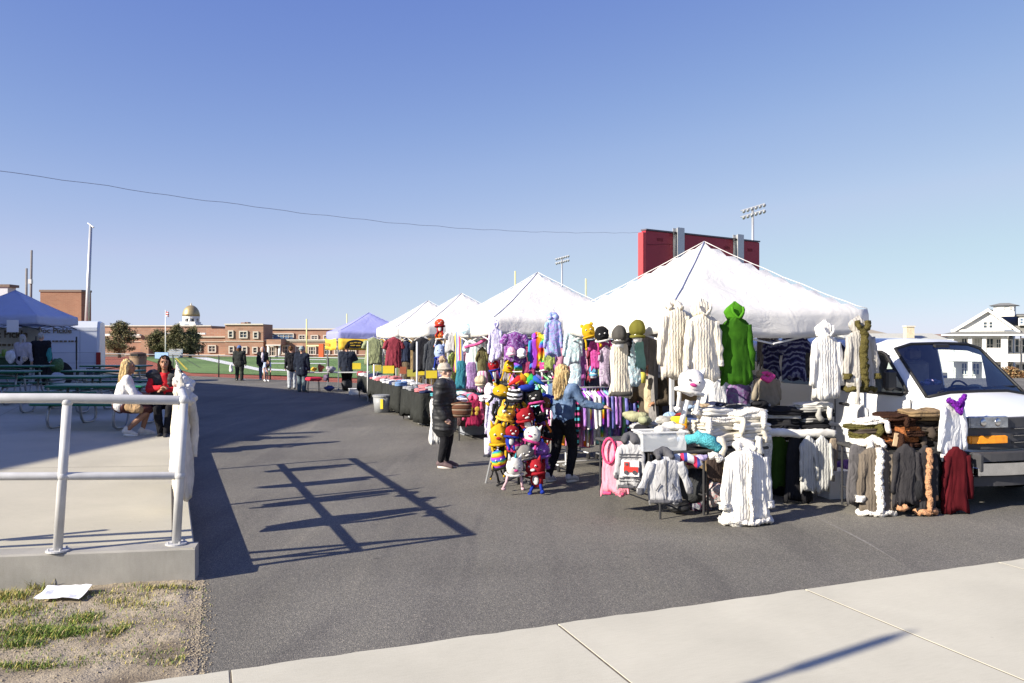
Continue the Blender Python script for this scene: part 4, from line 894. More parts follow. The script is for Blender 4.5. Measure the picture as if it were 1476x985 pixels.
for x in (-1.6, -5.3):
    MB().tube([(x, .03, .5), (x, -.015, .5)], .6, 24).build('wheel_arch', BLACK, dv); w_ = MB().tube([(x, .28, .42), (x, -.03, .42)], .42, 22).build('wheel', BLACK, dv); MB().tube([(x, -.02, .42), (x, -.045, .42)], .2, 16).build('rim', GALV, w_)
TAIL = mat('tail_light', (.35, .02, .02), .25, .1); MB().box((-.03, -.0, 1.15), (.18, .1, .62), 0, .02).build('tail_light', TAIL, dv)
MB().box((-.0, .2, .55), (.22, .5, .22)).build('rear_bumper', BLACK, dv); MB().box((-.25, -.012, 1.0 if False else .62), (.5, .03, .3)).build('lower_trim', mat('dark_blue_trim', (.04, .05, .09), .5), dv)
sm = MB()
for x in (-.75, -2.4, -3.6): sm.box((x, .0, 1.35 if False else 1.5), (.012, .012, hr-1.0))
for z in (1.0, 1.45, hr-.42): sm.box((-2.0, .002 if z < 1.5 else .06, z), (3.9, .012, .012))
sm.build('panel_seam', mat('seam_grey', (.25, .28, .32), .6), dv)
PG = mat('pickle_green', (.03, .14, .07), .6); PBR = mat('dark_letter', (.2, .15, .08), .6)
text('lettering', 'Doc Pickle', .31, PBR, dv, Matrix.Translation((-1.75, .03, hr-.45)) @ Mx, .005)
MB().ell((-2.85, .03, hr-.45), (.13, .03, .27), 14, 10).build('pickle_logo', PG, dv, True)
mb = MB(); rnd = random.Random(2); x = -2.9
while x < -.8: w = rnd.uniform(.06, .16); mb.box((x, .02, hr-.9), (w, .02, .07)); x += w+.04
mb.build('small_print', PBR, dv)
# backdrop banner below the blue canopy
bn = thing('backdrop_banner', (-20.0, 30.4, 0), 'cream backdrop banner with brown pickle lettering under the blue canopy', 'banner', R(2))
MB().box((0, 0, 1.62), (4.0, .03, 1.6)).build('cloth', mat('cream_banner', (.62, .6, .48), .8, .05, 3, .1), bn); text('lettering', 'Doc Pickle', .38, PBR, bn, Matrix.Translation((.7, -.03, 2.15)) @ Mx, .005)
mb = MB(); x = -1.7
while x < 1.4: w = rnd.uniform(.06, .2); mb.box((x, -.025, 1.75), (w, .02, .09)); x += w+.05
mb.build('small_print', PBR, bn); MB().ell((.2, -.04, 1.25), (.6, .03, .2), 18, 10).build('pickle_logo', mat('pickle_light', (.15, .35, .1), .6), bn, True)
# pickle stall table with jars
T = thing('stall_table', (-18.0, 27.6, platz(-18)), 'table of pickle jars under the blue canopy', 'table', R(3)); MB().box((0, 0, .78), (2.8, .7, .04)).build('tabletop', mat('table_cloth_green', (.12, .2, .1), .8), T); MB().box((0, -.3, .4), (2.78, .03, .74)).build('skirt', cloth('green_skirt', (.05, .09, .05)), T)
for k in range(6): 
    o = MB().tube([(0, 0, 0), (0, 0, .22), (0, 0, .25)], [.08, .08, .06], 12).build('pickle_jar', mat('jar%d' % (k % 2), ((.2, .3, .06), (.5, .5, .45))[k % 2], .3), None, True, (-16.9-k*.3, 27.5, platz(-17)+.81)); tag(o, '%s pickle jar, %s from the right on the stall table under the blue canopy' % (('green', 'cloudy white')[k % 2], ORD[k]), 'jar', 'pickle jars on the stall table')
# ============================================================ WHITE PASSENGER VAN (right)
vn = thing('parked_van', (5.27, 9.0, 0), 'white full size van parked nose forward behind the brown coat pile', 'van', PHI)
# local: x = across (v), y = back (u)
VWH = mat('van_white', (.76, .77, .78), .22, .015, 1.5, 0, spec=.6); TRIMG = mat('grey_bumper', (.05, .05, .055), .6, .1, 20, .3, 90); CHR = metal('chrome', (.55, .55, .56), .18, 1.0); RUB = mat('rubber', (.012, .012, .013), .6)
Wd = 2.0
def sec(y, zb, belt, top, ib, it, bow=0, nose=0):
    # half profile from the bottom up, nose pulls the corners back
    L_ = [(.05, zb), (ib*.3, zb+.12), (0, .62), (0, .82), (.012, belt-.12), (.03, belt), ((it+.03)/2+.005, (belt+top)/2), (it, top-.1), (it+.07, top-.025)]
    pts = [(x, z) for x, z in L_]+[(.5, top+bow*.8), (1.0, top+bow)]
    full = pts+[(Wd-x, z) for x, z in reversed(pts[:-1])]
    return [(x, y+nose*(abs(x-1)**3), min(max(z, zb), top+bow)) for x, z in full]
secs = [sec(.06, .34, .9, 1.0, .1, .05, .0, .13), sec(.1, .3, .92, 1.07, .05, .04, .01, .11), sec(.28, .3, .98, 1.12, 0, .04, .02, .08), sec(.6, .3, 1.06, 1.2, 0, .05, .03, .04), sec(.82, .3, 1.2, 1.26, 0, .07, .03, .02), sec(1.4, .3, 1.24, 1.85, 0, .17, .045, .02), sec(1.62, .3, 1.25, 1.91, 0, .18, .05), sec(2.12, .3, 1.25, 1.925, 0, .18, .05), sec(3.0, .3, 1.25, 1.93, 0, .18, .055), sec(5.2, .3, 1.25, 1.93, 0, .18, .05), sec(5.6, .34, 1.22, 1.87, .05, .2, .03), sec(5.66, .45, 1.15, 1.85, .05, .25, .0)]
n_ = len(secs[0]); mb = MB(); vs = [p for r_ in secs for p in r_]; fs = []
for i in range(len(secs)-1):
    for j in range(n_):
        if i == 4 and 8 <= j <= 11: continue
        if i in (5, 6) and j in (5, 6, 13, 14): continue
        a = i*n_+j; b = i*n_+(j+1) % n_; fs.append((a, b, b+n_, a+n_))
fs.append(tuple(range(n_))); fs.append(tuple(range((len(secs)-1)*n_, len(secs)*n_))); mb.add(vs, fs)
body = mb.build('body', VWH, vn, True); body.modifiers.new('t', 'SOLIDIFY').thickness = .02
bv = body.modifiers.new('es', 'EDGE_SPLIT'); bv.split_angle = R(38)
# cabin
LIN = mat('cabin_dark', (.3, .28, .26), .8)
MB().box((1, 2.6, 1.15), (1.86, .05, 1.65)).build('bulkhead', mat('cabin_grey', (.6, .57, .52), .9), vn); MB().box((1, 1.8, .75), (1.86, 1.6, .06)).build('cabin_floor', LIN, vn)
mb = MB(); mb.loft([[(.06, .88, 1.245), (1.94, .88, 1.245), (1.94, .86, 1.0), (.06, .86, 1.0)], [(.06, 1.3, 1.24), (1.94, 1.3, 1.24), (1.94, 1.3, .85), (.06, 1.3, .85)]]); mb.build('dashboard', mat('dash_grey', (.3, .31, .32), .8, .1), vn)
for x in (.55, 1.45):
    s_ = MB().box((x, 1.95, 1.02), (.5, .5, .16), 0, .05).build('seat', LIN, vn); MB().box((x, 2.2, 1.35), (.48, .14, .6), 0, .05).build('backrest', LIN, vn); MB().box((x, 2.22, 1.74), (.26, .1, .16), 0, .04).build('headrest', LIN, vn)
mb = MB(); mb.tube([(1.45+.18*math.cos(a), 1.42+.06*math.sin(a), 1.22+.17*math.sin(a)) for a in [i*.35 for i in range(19)]], .014, 6); mb.build('steering_wheel', BLACK, vn)
# windshield (thin glass, laid just proud of the opening) and seal
gm, t, b = newmat('windshield_glass'); gl_ = N(t, 'ShaderNodeBsdfGlossy'); gl_.inputs['Roughness'].default_value = .02; gl_.inputs['Color'].default_value = (.9, .95, 1, 1); tp = N(t, 'ShaderNodeBsdfTransparent'); tp.inputs[0].default_value = (.78, .86, .86, 1)
fr = N(t, 'ShaderNodeFresnel'); fr.inputs['IOR'].default_value = 1.55; ma = N(t, 'ShaderNodeMath', operation='MULTIPLY_ADD'); ma.inputs[1].default_value = 1.0; ma.inputs[2].default_value = .05; t.links.new(fr.outputs[0], ma.inputs[0]); mxs = N(t, 'ShaderNodeMixShader'); t.links.new(ma.outputs[0], mxs.inputs[0]); t.links.new(tp.outputs[0], mxs.inputs[1]); t.links.new(gl_.outputs[0], mxs.inputs[2]); t.links.new(mxs.outputs[0], t.nodes['Material Output'].inputs[0])
bot, top_ = secs[4], secs[5]; rows = []
for k in range(7):
    s_ = k/6; row = []
    for j in range(8, 13):
        p = Vector(bot[j]).lerp(Vector(top_[j]), s_); p += Vector((0, -.012, .008)); row.append(p)
    rows.append([p for p in row])
vs = [p for r_ in rows for p in r_]; g_ = MB(); g_.add(vs, [(i*5+j, i*5+j+1, (i+1)*5+j+1, (i+1)*5+j) for i in range(6) for j in range(4)])
g_.build('windshield', gm, vn, True)
edge = [rows[0][j] for j in range(5)]+[rows[k][4] for k in range(1, 7)]+[rows[6][j] for j in range(3, -1, -1)]+[rows[k][0] for k in range(5, -1, -1)]
MB().tube(edge, .022, 6).build('windshield_seal', RUB, vn, True)
for x in (.35, 1.05):
    p = Vector((x, .84, 1.295)); wp = MB().tube([p, p+Vector((.3, .03, .05)), p+Vector((.72, .05, .05))], .01, 6); wp.tube([p+Vector((.1, .04, .04)), p+Vector((.78, .07, .04))], .012, 5); wp.build('wiper', BLACK, vn)
MB().box((1.0, 1.36, 1.86), (.27, .05, .08), 0, .02).build('rear_view_mirror', BLACK, vn)
# items on the dashboard
def dash(name, mb, m, label, cat, x, y, z): 
    p = Vector((5.27, 9.0, 0))+V*x+U*y; o = mb.build(name, m, None, True, (p.x, p.y, z), PHI); tag(o, label, cat)
dash('cardboard_box', MB().box((0, 0, .06), (.36, .2, .13)), mat('cardboard', (.42, .3, .17), .85, .08), 'open cardboard box on the van dashboard', 'box', .42, 1.06, 1.25)
mb = MB(); rnd = random.Random(4)
for k in range(14): mb.ell((rnd.uniform(-.15, .15), rnd.uniform(-.07, .07), rnd.uniform(0, .05)), (.05, .045, .03), 7, 5)
dash('crumpled_cloths', mb, tiedye('pastel_mix', [(.7, .7, .75), (.55, .4, .6), (.3, .4, .6), (.8, .8, .8)], 14), 'pale crumpled cloths heaped in the box on the dashboard', 'cloths', .42, 1.06, 1.38)
dash('dark_bag', MB().ell((0, 0, .05), (.17, .1, .07), 14, 10), cloth('teal_dark', (.03, .07, .09)), 'dark teal bag lying on the van dashboard', 'bag', .95, 1.06, 1.25); dash('straw_hat', MB().ell((0, 0, .05), (.13, .1, .07), 14, 10), cloth('pale_straw', (.5, .5, .38)), 'pale rounded hat on the van dashboard', 'hat', 1.25, 1.06, 1.25); dash('red_folder', MB().box((0, 0, .012), (.5, .16, .02)), mat('red_folder', (.5, .1, .08), .6), 'flat red folder under the van windshield', 'folder', .8, .98, 1.25)
# side glass, door
def side(name, poly, off, m, th=.006):
    r0 = []; 
    def xi(z): return .03+(.14)*max(0, min(1, (z-1.25)/.68))
    mb = MB(); a = [(xi(z)-off, y, z) for y, z in poly]; b_ = [(xi(z)-off+th+.02, y, z) for y, z in poly]; (mb.add(a, [tuple(range(len(a)))]) if m.name == 'tinted_glass' else mb.loft([a, b_])); return mb.build(name, m, vn)
win = [(1.02, 1.3), (1.12, 1.42), (1.44, 1.76), (1.52, 1.79), (2.1, 1.8), (2.1, 1.27), (1.1, 1.26)]
MB().tube([(.03+.14*max(0, min(1, (z-1.25)/.68))-.01, y, z) for y, z in win+win[:1]], .022, 6).build('window_seal', RUB, vn, True); sg = glass('van_side_glass', (.02, .025, .03), .03)
TG = gm.copy(); TG.name = 'tinted_glass'; [setattr(n_x.inputs[0], 'default_value', (.66, .72, .7, 1)) for n_x in TG.node_tree.nodes if n_x.type == 'BSDF_TRANSPARENT']
side('side_window', win, .006, TG, .003)
for a, b_ in ((2.35, 3.35), (3.5, 4.5), (4.62, 5.3)): side('side_window', [(a, 1.3), (a, 1.77), (b_, 1.77), (b_, 1.3)], .01, sg)
mb = MB()
for y in (.93, 2.2, 3.42): mb.box((-.004, y, .78), (.012, .012, .86))
mb.box((-.004, 3.2, .42), (.012, 4.6, .01)); mb.build('panel_gap', mat('gap', (.12, .12, .13), .7), vn)
MB().box((-.006, 3.2, .78), (.03, 4.6, .05), 0, .01).build('side_moulding', VWH, vn)
MB().box((-.02, 2.02, 1.08), (.04, .16, .035), 0, .01).build('door_handle', BLACK, vn)
mm = MB(); mm.box((-.17, 1.1, 1.45), (.17, .1, .27), 0, .04); mm.tube([(.04, 1.12, 1.32), (-.12, 1.11, 1.36)], .02, 8); mm.build('wing_mirror', BLACK, vn)
for y in (1.0, 4.5):
    MB().tube([(.08, y, .42), (-.006, y, .42)], .44, 28).build('wheel_arch', BLACK, vn); w_ = MB().tube([(.26, y, .37), (.0, y, .37), (-.012, y, .37)], [.37, .37, .34], 26).build('wheel', RUB, vn, False); MB().tube([(-.008, y, .37), (-.03, y, .37)], [.22, .17], 20).build('rim', GALV, w_)
    w2 = MB().tube([(1.75, y, .37), (2.0, y, .37)], .37, 20).build('wheel', RUB, vn)
mb = MB(); mb.box((1, 2.8, .34), (1.8, 5.2, .1)); mb.build('underbody', BLACK, vn)
# front: grille, headlights, bumper
def curve_y(x, y0): return y0+.13*abs(x-1)**3
def front(name, x0, x1, z0, z1, y0, m, th=.03, n=8, wrap=0):
    r_ = []
    for k in range(n+1):
        x = x0+(x1-x0)*k/n; y = curve_y(x, y0); r_.append([(x, y, z0), (x, y-th, z0+.01), (x, y-th, z1-.01), (x, y, z1)])
    return MB().loft(r_).build(name, m, vn, False)
front('grille_surround', .04, 1.96, .68, 1.05, .085, TRIMG, .03)
for z in (.76, .84, .92): front('grille_bar', .6, 1.4, z-.012, z+.012, .05, CHR, .03)
LENS = mat('headlight_lens', (.35, .38, .42), .08, .3, 18, .4, 20, .6); AMB = mat('amber_lens', (.85, .3, .02), .15, .12, 30, .5, 60)
for x0, x1 in ((.03, .5), (1.5, 1.97)):
    front('headlight', x0, x1, .93, 1.07, .05, LENS, .035, 5); front('indicator', x0+.02, x1, .75, .845, .05, AMB, .03, 5)
    for cx_ in ((x0+.16), (x0+.34)): MB().ell((cx_, curve_y(cx_, .02), 1.0), (.055, .012, .05), 12, 8).build('lamp_reflector', CHR, vn, True)
    xs = x0 if x0 < 1 else x1; sg_ = -1 if x0 < 1 else 1
    MB().box((xs-sg_*.01, .3 if False else .24, 1.0), (.03, .2, .13), 0, .01).build('side_lens', LENS, vn); MB().box((xs-sg_*.01, .24, .8), (.03, .2, .085), 0, .01).build('side_indicator', AMB, vn)
front('bumper_top', -.03, 2.03, .56, .67, -.02, TRIMG, .06, 10); front('bumper', -.04, 2.04, .4, .558, -.02, CHR, .08, 12); front('valance', .02, 1.98, .27, .398, .0, TRIMG, .04, 8)
MB().box((0.0, .17, .56), (.06, .42, .22), 0, .02).build('bumper_side', TRIMG, vn); MB().box((-.012, .17, .46), (.05, .4, .12), 0, .02).build('bumper_end', CHR, vn)
# ============================================================ GARMENTS
def garment(px0, px1, py0, py1, d, name, label, m, cat='hoodie', sleeves='long', hood='up', trim=None, flare=1.05, deep=.34, rz=None, seed=0, group=None, cuff=None, hanger=False, front=None, sl_m=None, dx=0, folds=.16, open_=None, z_off=0, spread=.12, hood_m=None):
    rnd = random.Random(seed+int(px0)); w = (px1-px0)/F*d; H = (py1-py0)/F*d; c = At((px0+px1)/2, py1, d)
    zb = c.z+z_off; T = thing(name, (c.x+dx, d, zb), label, cat, PHI*.5 if rz is None else rz, group)
    hh = .17*H if hood == 'up' else (.05*H if hood == 'down' else 0); top = H-hh; hw = w/2; sw = hw*(.8 if sleeves == 'long' else .8)
    if sleeves is None: sw = hw*.98
    D = min(.2, w*deep*.8); n = 60; ph = rnd.uniform(0, 6.28)
    pr0 = [(0, .2, .5), (.03, .3, .7), (.07, .66, .85), (.12, .9, .95), (.18, .99, 1), (.3, .97, 1.05), (.45, .93, 1.05), (.6, .96, 1.1), (.75, 1.0, 1.15), (.9, flare, 1.25), (1, flare*1.02, 1.3)]
    if not sleeves: pr0 = [(0, .55, .6), (.03, .7, .8), (.1, .88, .9), (.2, .95, 1)]+pr0[5:]
    rings = []; prof = []
    for (a0_, b0_, c0_), (a1_, b1_, c1_) in zip(pr0, pr0[1:]):
        kk = max(1, int((a1_-a0_)/.05)); prof += [(a0_+(a1_-a0_)*i/kk, b0_+(b1_-b0_)*i/kk, c0_+(c1_-c0_)*i/kk) for i in range(kk)]
    prof.append(pr0[-1]); hemj = rnd.uniform(-.03, .03)
    for t_, a, b in prof:
        r_ = []; tw = .25*math.sin(t_*4+ph)
        for k in range(n):
            th = 2*math.pi*k/n; c1 = math.cos(th); sn_ = math.sin(th)
            cr_ = 1-abs(noise.noise(Vector((c1*3.2+seed*1.7, sn_*2+seed, t_*1.6)))*2); fo = folds*t_**.6*(.9*(cr_-.55)+.5*math.sin(4*th+ph+tw))+.10*noise.noise(Vector((c1*5, sn_*4+seed, t_*9)))
            x = sw*a*(abs(c1)**.8)*(1 if c1 > 0 else -1); y = D/2*b*sn_*(1+fo*1.5)
            drop_ = .02*math.sin(3*th+ph)*t_+hemj*t_*c1+.012*math.sin(7*th)*t_**3
            r_.append((x*(1+.05*fo)+.012*math.sin(t_*6+ph), y, top*(1-t_)+drop_))
        rings.append(r_)
    ins = [(p[0]*.93, p[1]*.85, p[2]+.004) for p in rings[-1]]; ins2 = [(p[0]*.9, p[1]*.8, p[2]+.12*H) for p in rings[-1]]
    MB().loft(rings+[ins, ins2], True, True).build('torso', m, T, True)
    if sleeves:
        Ls = top*(.66 if sleeves == 'long' else .27)
        for s in (-1, 1):
            j = rnd.uniform(-.03, .03); pts = []; rs = []; kk = 9; r0 = min(.085, sw*.3); r1 = r0*(.66 if sleeves == 'long' else .9)
            for i in range(kk):
                q = i/(kk-1); out = sw*.82+(hw-sw)*(.15+.75*min(1, q*1.6))+spread*q*hw; pts.append((s*(out-r0*.25), -.015-.02*math.sin(q*3)+j*q, top*.86-Ls*q*(1 if sleeves == 'long' else .9))); rs.append((r0+(r1-r0)*q)*(1+.09*math.sin(q*17+ph+s)))
            sl_ = MB().tube(pts, rs, 14)
            for i, v in enumerate(sl_.v): v.y *= .7; v += Vector((noise.noise(v*13+Vector((seed, 0, 0)))*.02, noise.noise(v*11)*.015, 0))
            o = sl_.build('sleeve', sl_m or m, T, True)
            if cuff or trim:
                e = Vector(pts[-1]); cm = trim or cuff; r_c = r1*(1.35 if trim else 1.02); furry('cuff', [e+Vector((0, 0, .06)), e, e+Vector((0, 0, -.01))], r_c, cm, T, amp=.25 if trim else .02)
    if hood == 'up':
        a = hw*.5; hr = []; z0_ = top-.04*H; hH = hh+.04*H
        for i in range(12):
            f = i/11; rr = a*(.8+.35*math.sin(math.pi*min(1, f*.9+.05)))*(1 if f < .45 else max(.1, 1-((f-.45)/.55)**1.7)); ring = []
            for k in range(22):
                th = 2*math.pi*k/22; q = 1+.07*noise.noise(Vector((math.cos(th)*2+seed, math.sin(th)*2, f*4)))
                y = rr*.62*math.sin(th)*q+.03; 
                if math.sin(th) < -.35 and .12 < f < .8: y += a*.3*math.sin(math.pi*(f-.12)/.68)*(-math.sin(th)-.35)
                ring.append((rr*math.cos(th)*q, y, z0_+hH*f+.012*math.sin(3*th+seed)))
            hr.append(ring)
        MB().loft(hr).build('hood', hood_m or m, T, True)
        e = [(-a*.62, -a*.42, top+hh*.62), (-a*.6, -a*.56, top+hh*.25), (-a*.25, -a*.66, top-.01*H), (0, -a*.68, top-.035*H), (a*.25, -a*.66, top-.01*H), (a*.6, -a*.56, top+hh*.25), (a*.62, -a*.42, top+hh*.62)]
        furry('hood_edge', e, .034 if trim else .014, trim or hood_m or m, T, amp=.3 if trim else .1)
    elif hood == 'down':
        furry('hood', [(-sw*.42, -.04, top-.02*H), (-sw*.3, .06, top+.02), (0, .09, top+.035), (sw*.3, .06, top+.02), (sw*.42, -.04, top-.02*H)], [.03, .055, .065, .055, .03], hood_m or m, T, amp=.06)
    if trim:
        furry('hem_trim', [(sw*flare*1.02*math.cos(a_), D*.7*math.sin(a_), .02+.012*math.sin(a_*5)) for a_ in [2*math.pi*k/28 for k in range(29)]], .027, trim, T, amp=.35)
        furry('front_trim', [(.0+.01*math.sin(q*9), -D*.5*(1+.25*q)-.012, top*(.97-.93*q)) for q in [i/14 for i in range(15)]], front or .03, trim, T, amp=.28)
    elif open_:
        MB().tube([(.0, -D*.5*(1+.22*q)-.01, top*(.95-.93*q)) for q in [i/10 for i in range(11)]], .006, 5).build('zipper', open_, T)
    if hanger:
        MB().tube([(-sw*.7, 0, top-.05*H), (0, 0, top+.02), (sw*.7, 0, top-.05*H)], .009, 6).build('hanger', TUBEW, T); MB().tube([(0, 0, top+.02), (0, 0, top+.07), (.025, 0, top+.1), (0, 0, top+.13)], .005, 5).build('hook', GALV, T)
    T['dims'] = 0; del T['dims']; T_info[T.name] = (w, H, top, sw, D)
    return T
T_info = {}
def furry(name, pts, r, m, parent, amp=.25, n=12):
    pts = [Vector(p) for p in pts]; P = [pts[0]]
    for a, b in zip(pts, pts[1:]):
        k = max(1, int((b-a).length/(.03 if amp < .2 else .014))); P += [a.lerp(b, (i+1)/k) for i in range(k)]
    if isinstance(r, (list, tuple)):
        rs = [r[min(len(r)-1, int(i/len(P)*len(r)))] for i in range(len(P))]
    else: rs = [r]*len(P)
    mb = MB().tube(P, rs, n); o_ = sum((noise.noise(p*3) for p in P[:2]))
    cen = []
    for i, p in enumerate(P):
        for k in range(n): cen.append(p)
    for v, c in zip(mb.v, cen):
        dv_ = v-c; v += dv_*amp*2.4*noise.noise(v*28+Vector((o_, 0, 0)))+dv_*amp*1.1*noise.noise(v*70)
    return mb.build(name, m, parent, True)
def folded(loc, w, dp, h, m, label, rz=0, seed=0, furryness=.0, grp=None, name='folded_sweater', cat='sweater', lay=2):
    rings = []; n = 36; M_ = 14
    for i in range(M_+1):
        f = i/M_; z = h*f; lz = (f*lay) % 1; e = 1-.09*(abs(lz-.5)*2)**4; cap_ = 1 if 0 < i < M_ else .9
        if i in (0, M_): e = .86
        r_ = []
        for k in range(n):
            th = 2*math.pi*k/n; ct, st_ = math.cos(th), math.sin(th); q = e*(abs(ct)**4+abs(st_)**4)**(-.25)
            x, y = w/2*ct*q, dp/2*st_*q; nz_ = noise.noise(Vector((x*5+seed, y*5, z*8+seed*2)))
            x *= 1+.1*nz_; y *= 1+.14*nz_
            r_.append((x, y, z*(1+.25*noise.noise(Vector((x*4, seed, 2))))+h*.45*noise.noise(Vector((x*4.5, y*4.5+seed, .3)))*f+.012*noise.noise(Vector((x*14+seed, y*14, z*9)))*f))
        rings.append(r_)
    top = [tuple(Vector(p)*Vector((.5, .5, 1)).x if False else (p[0]*.5, p[1]*.5, p[2]+h*.12*(1+.8*noise.noise(Vector((p[0]*7, p[1]*7, seed)))))) for p in rings[-1]]
    mb = MB().loft(rings+[top], True, True)
    if furryness:
        for v in mb.v: v += Vector((v.x, v.y, 0)).normalized()*furryness*noise.noise(v*30)+Vector((0, 0, furryness*.6*noise.noise(v*34)))
    o = mb.build(name, m, None, True, loc, rz); tag(o, label, cat, grp); return o
def pile(c, specs, desc, w=.42, dp=.34, rz=0, grp=None, z0=.75, seed=0, name='folded_sweater', cat='sweater'):
    rnd = random.Random(seed); z = z0; N_ = len(specs)
    for i, sp in enumerate(specs):
        m, cn = sp[0], sp[1]; h = sp[2] if len(sp) > 2 else rnd.uniform(.055, .075); fz = sp[3] if len(sp) > 3 else 0
        where = 'on top' if i == N_-1 else ('at the bottom' if i == 0 else ORD[i]+' from the bottom')
        folded((c[0]+rnd.uniform(-.035, .035), c[1]+rnd.uniform(-.03, .03), z), w*rnd.uniform(.85, 1.12), dp*rnd.uniform(.88, 1.1), h*1.12, m, '%s %s, %s of the %s' % (cn, cat, where, desc), rz+rnd.uniform(-.22, .22), seed+i*3.1, fz, grp, name, cat); z += h*.96
        ob = COL.objects[-1]; ob.rotation_euler.x = rnd.uniform(-.05, .05); ob.rotation_euler.y = rnd.uniform(-.07, .07)
        if rnd.random() < .62:
            x_ = rnd.uniform(-.42, .42)*w; L_ = rnd.uniform(.05, .16); furry('sleeve', [(x_-.05, -dp*.36, h*.6), (x_, -dp*.53, h*.5), (x_+rnd.uniform(-.03, .03), -dp*.56, h*.3-L_*.5), (x_+rnd.uniform(-.04, .04), -dp*.55, -L_)], rnd.uniform(.028, .04), m, ob, .15)
    return z
def table(o, a, b, label, z=.73, rz=PHI, top=None, cloth_m=None, drop=.55, legs=True, lm=None, name='folding_table', jag=.03):
    T = thing(name, (o[0], o[1], 0), label, 'table', rz); MB().box((a/2, b/2, z-.018), (a, b, .034), 0, .01).build('tabletop', top or TTOP, T)
    if legs:
        for x in (.05, a-.05):
            for y in (.05, b-.05): MB().tube([(x, y, 0), (x, y, z-.03)], .014, 8).build('leg', lm or DARKM, T)
        for x in (.05, a-.05): MB().tube([(x, .06, .22), (x, b-.06, .22)], .01, 6).build('leg_brace', lm or DARKM, T)
    if cloth_m:
        n = 60; per = []; e = .012
        for k in range(n):
            s = k/n*2*(a+b); 
            if s < a: per.append((s, -e, 0, -1))
            elif s < a+b: per.append((a+e, s-a, 1, 0))
            elif s < 2*a+b: per.append((2*a+b-s, b+e, 0, 1))
            else: per.append((-e, 2*(a+b)-s, -1, 0))
        rings = []
        for q in (0, .02, .15, .4, .7, 1):
            r_ = []
            for k, (x, y, nx, ny) in enumerate(per):
                f = .045*q*math.sin(k*1.45+a*3)+.02*q*math.sin(k*.6); dr = drop*(1+.12*math.sin(k*.35+a)+jag*math.sin(k*1.1))
                r_.append((x+nx*(f+.02*q), y+ny*(f+.02*q), z+.004-dr*q+(.0)))
            rings.append(r_)
        mb = MB(); mb.loft([[(a/2+(p[0]-a/2)*.98, b/2+(p[1]-b/2)*.98, z+.006) for p in rings[0]]]+rings, True, False); o_ = mb.build('tablecloth', cloth_m, T, True); o_.modifiers.new('t', 'SOLIDIFY').thickness = .003
    return T
TTOP = mat('table_plastic', (.55, .55, .53), .5, .04); TTOPD = mat('table_dark', (.05, .05, .05), .6)
rail_g = 'clothes hung along the side railing'
# ---- clothes on the side railing (cream knits), they throw the leaf shaped shadows
SHr = SH
for i, (px, py, wpx, L_, m, lb) in enumerate(((642, 731, .5, 1.08, CREAM, 'nearest cream cable knit jacket hanging from the side railing'), (601, 705, .4, 1.0, WHITEK, 'second white knitted jacket hanging from the side railing'), (562, 686, .36, .95, CREAM, 'third cream knitted shawl hanging from the side railing'), (545, 667, .32, .85, mat('pink_white', (.7, .62, .58), .9, .2), 'farthest pale pink and white top hanging from the side railing'))):
    P = Gd(px, py)+SHr*1.5; s = (Vector((P.x, P.y, 0))-Vector((B1.x, B1.y, 0))).dot(SD); c = B1+SD*s
    T = thing('hanging_jacket', (c.x+.0, c.y, 0), lb, 'jacket', math.atan2(SD.y, SD.x)-R(20), rail_g); zt = 1.53; rings = []; n = 60
    for q in [k/18 for k in range(19)]:
        z = zt-L_*q; ww = wpx*.44*min(1, .14+1.35*q)*(1 if q < .72 else 1-.35*((q-.72)/.28)**1.5); sh_ = .05*q*math.sin(i*2+q*3); r_ = []
        for k in range(n):
            th = 2*math.pi*k/n; f = 1+.8*q*(1-abs(noise.noise(Vector((math.cos(th)*4, i*5, q*1.5)))*2)-.4)+.3*noise.noise(Vector((math.cos(th)*3, math.sin(th)*2+i*5, q*6)))
            r_.append((ww*math.cos(th)*(1+.08*math.sin(3*th+q*4))+sh_, (.035+.03*q)*math.sin(th)*f, z+(.03*math.sin(4*th+i)+.05*math.sin(th+i*2))*q))
        rings.append(r_)
    MB().loft(rings).build('body', m, T, True)
    MB().tube([(0, 0, zt-.03), (0, .01, zt+.05), (.03, .02, zt+.09), (0.0, .03, zt+.13)], [.03, .02, .012, .006], 8).build('hook', m, T)
    for s_ in (-1, 1): furry('sleeve', [(s_*wpx*.3, -.04, zt-.2), (s_*wpx*.4, -.06, zt-.45), (s_*wpx*.34, -.06, zt-.75)], [.045, .04, .035], m, T, amp=.08)
# lumps on the top of the rail: bunched white and pink cloths
for i, (px, py, d, r_, m, lb) in enumerate(((252, 552, 8.7, (.08, .12, .06), mat('soft_pink', (.72, .5, .45), .9, .15), 'bunched pink cloth on the railing beside the seated dark haired woman'), (270, 548, 8.3, (.08, .1, .06), WHITEK, 'white bunched cloth heaped on the railing, between pink and cream'), (262, 566, 7.6, (.07, .11, .05), CREAM, 'cream bunched cloth lying over the top rail nearest the corner post'))):
    c = B1+SD*((d-B1.y)/SD.y); z = At(0, py, d).z
    mb = MB().ell((0, 0, 0), r_, 14, 10).ell((.06, .05, -.05), (r_[0]*.8, r_[1]*.8, r_[2]*.9), 12, 8).ell((.09, -.06, -.08), (r_[0]*.8, r_[1]*.7, r_[2]*.8), 12, 8)
    o = blob('bunched_cloth', mb, m, None, .016, 2, .035, 9, seed=i); o.location = (c.x, c.y, max(z, 1.44)); tag(o, lb, 'cloth')
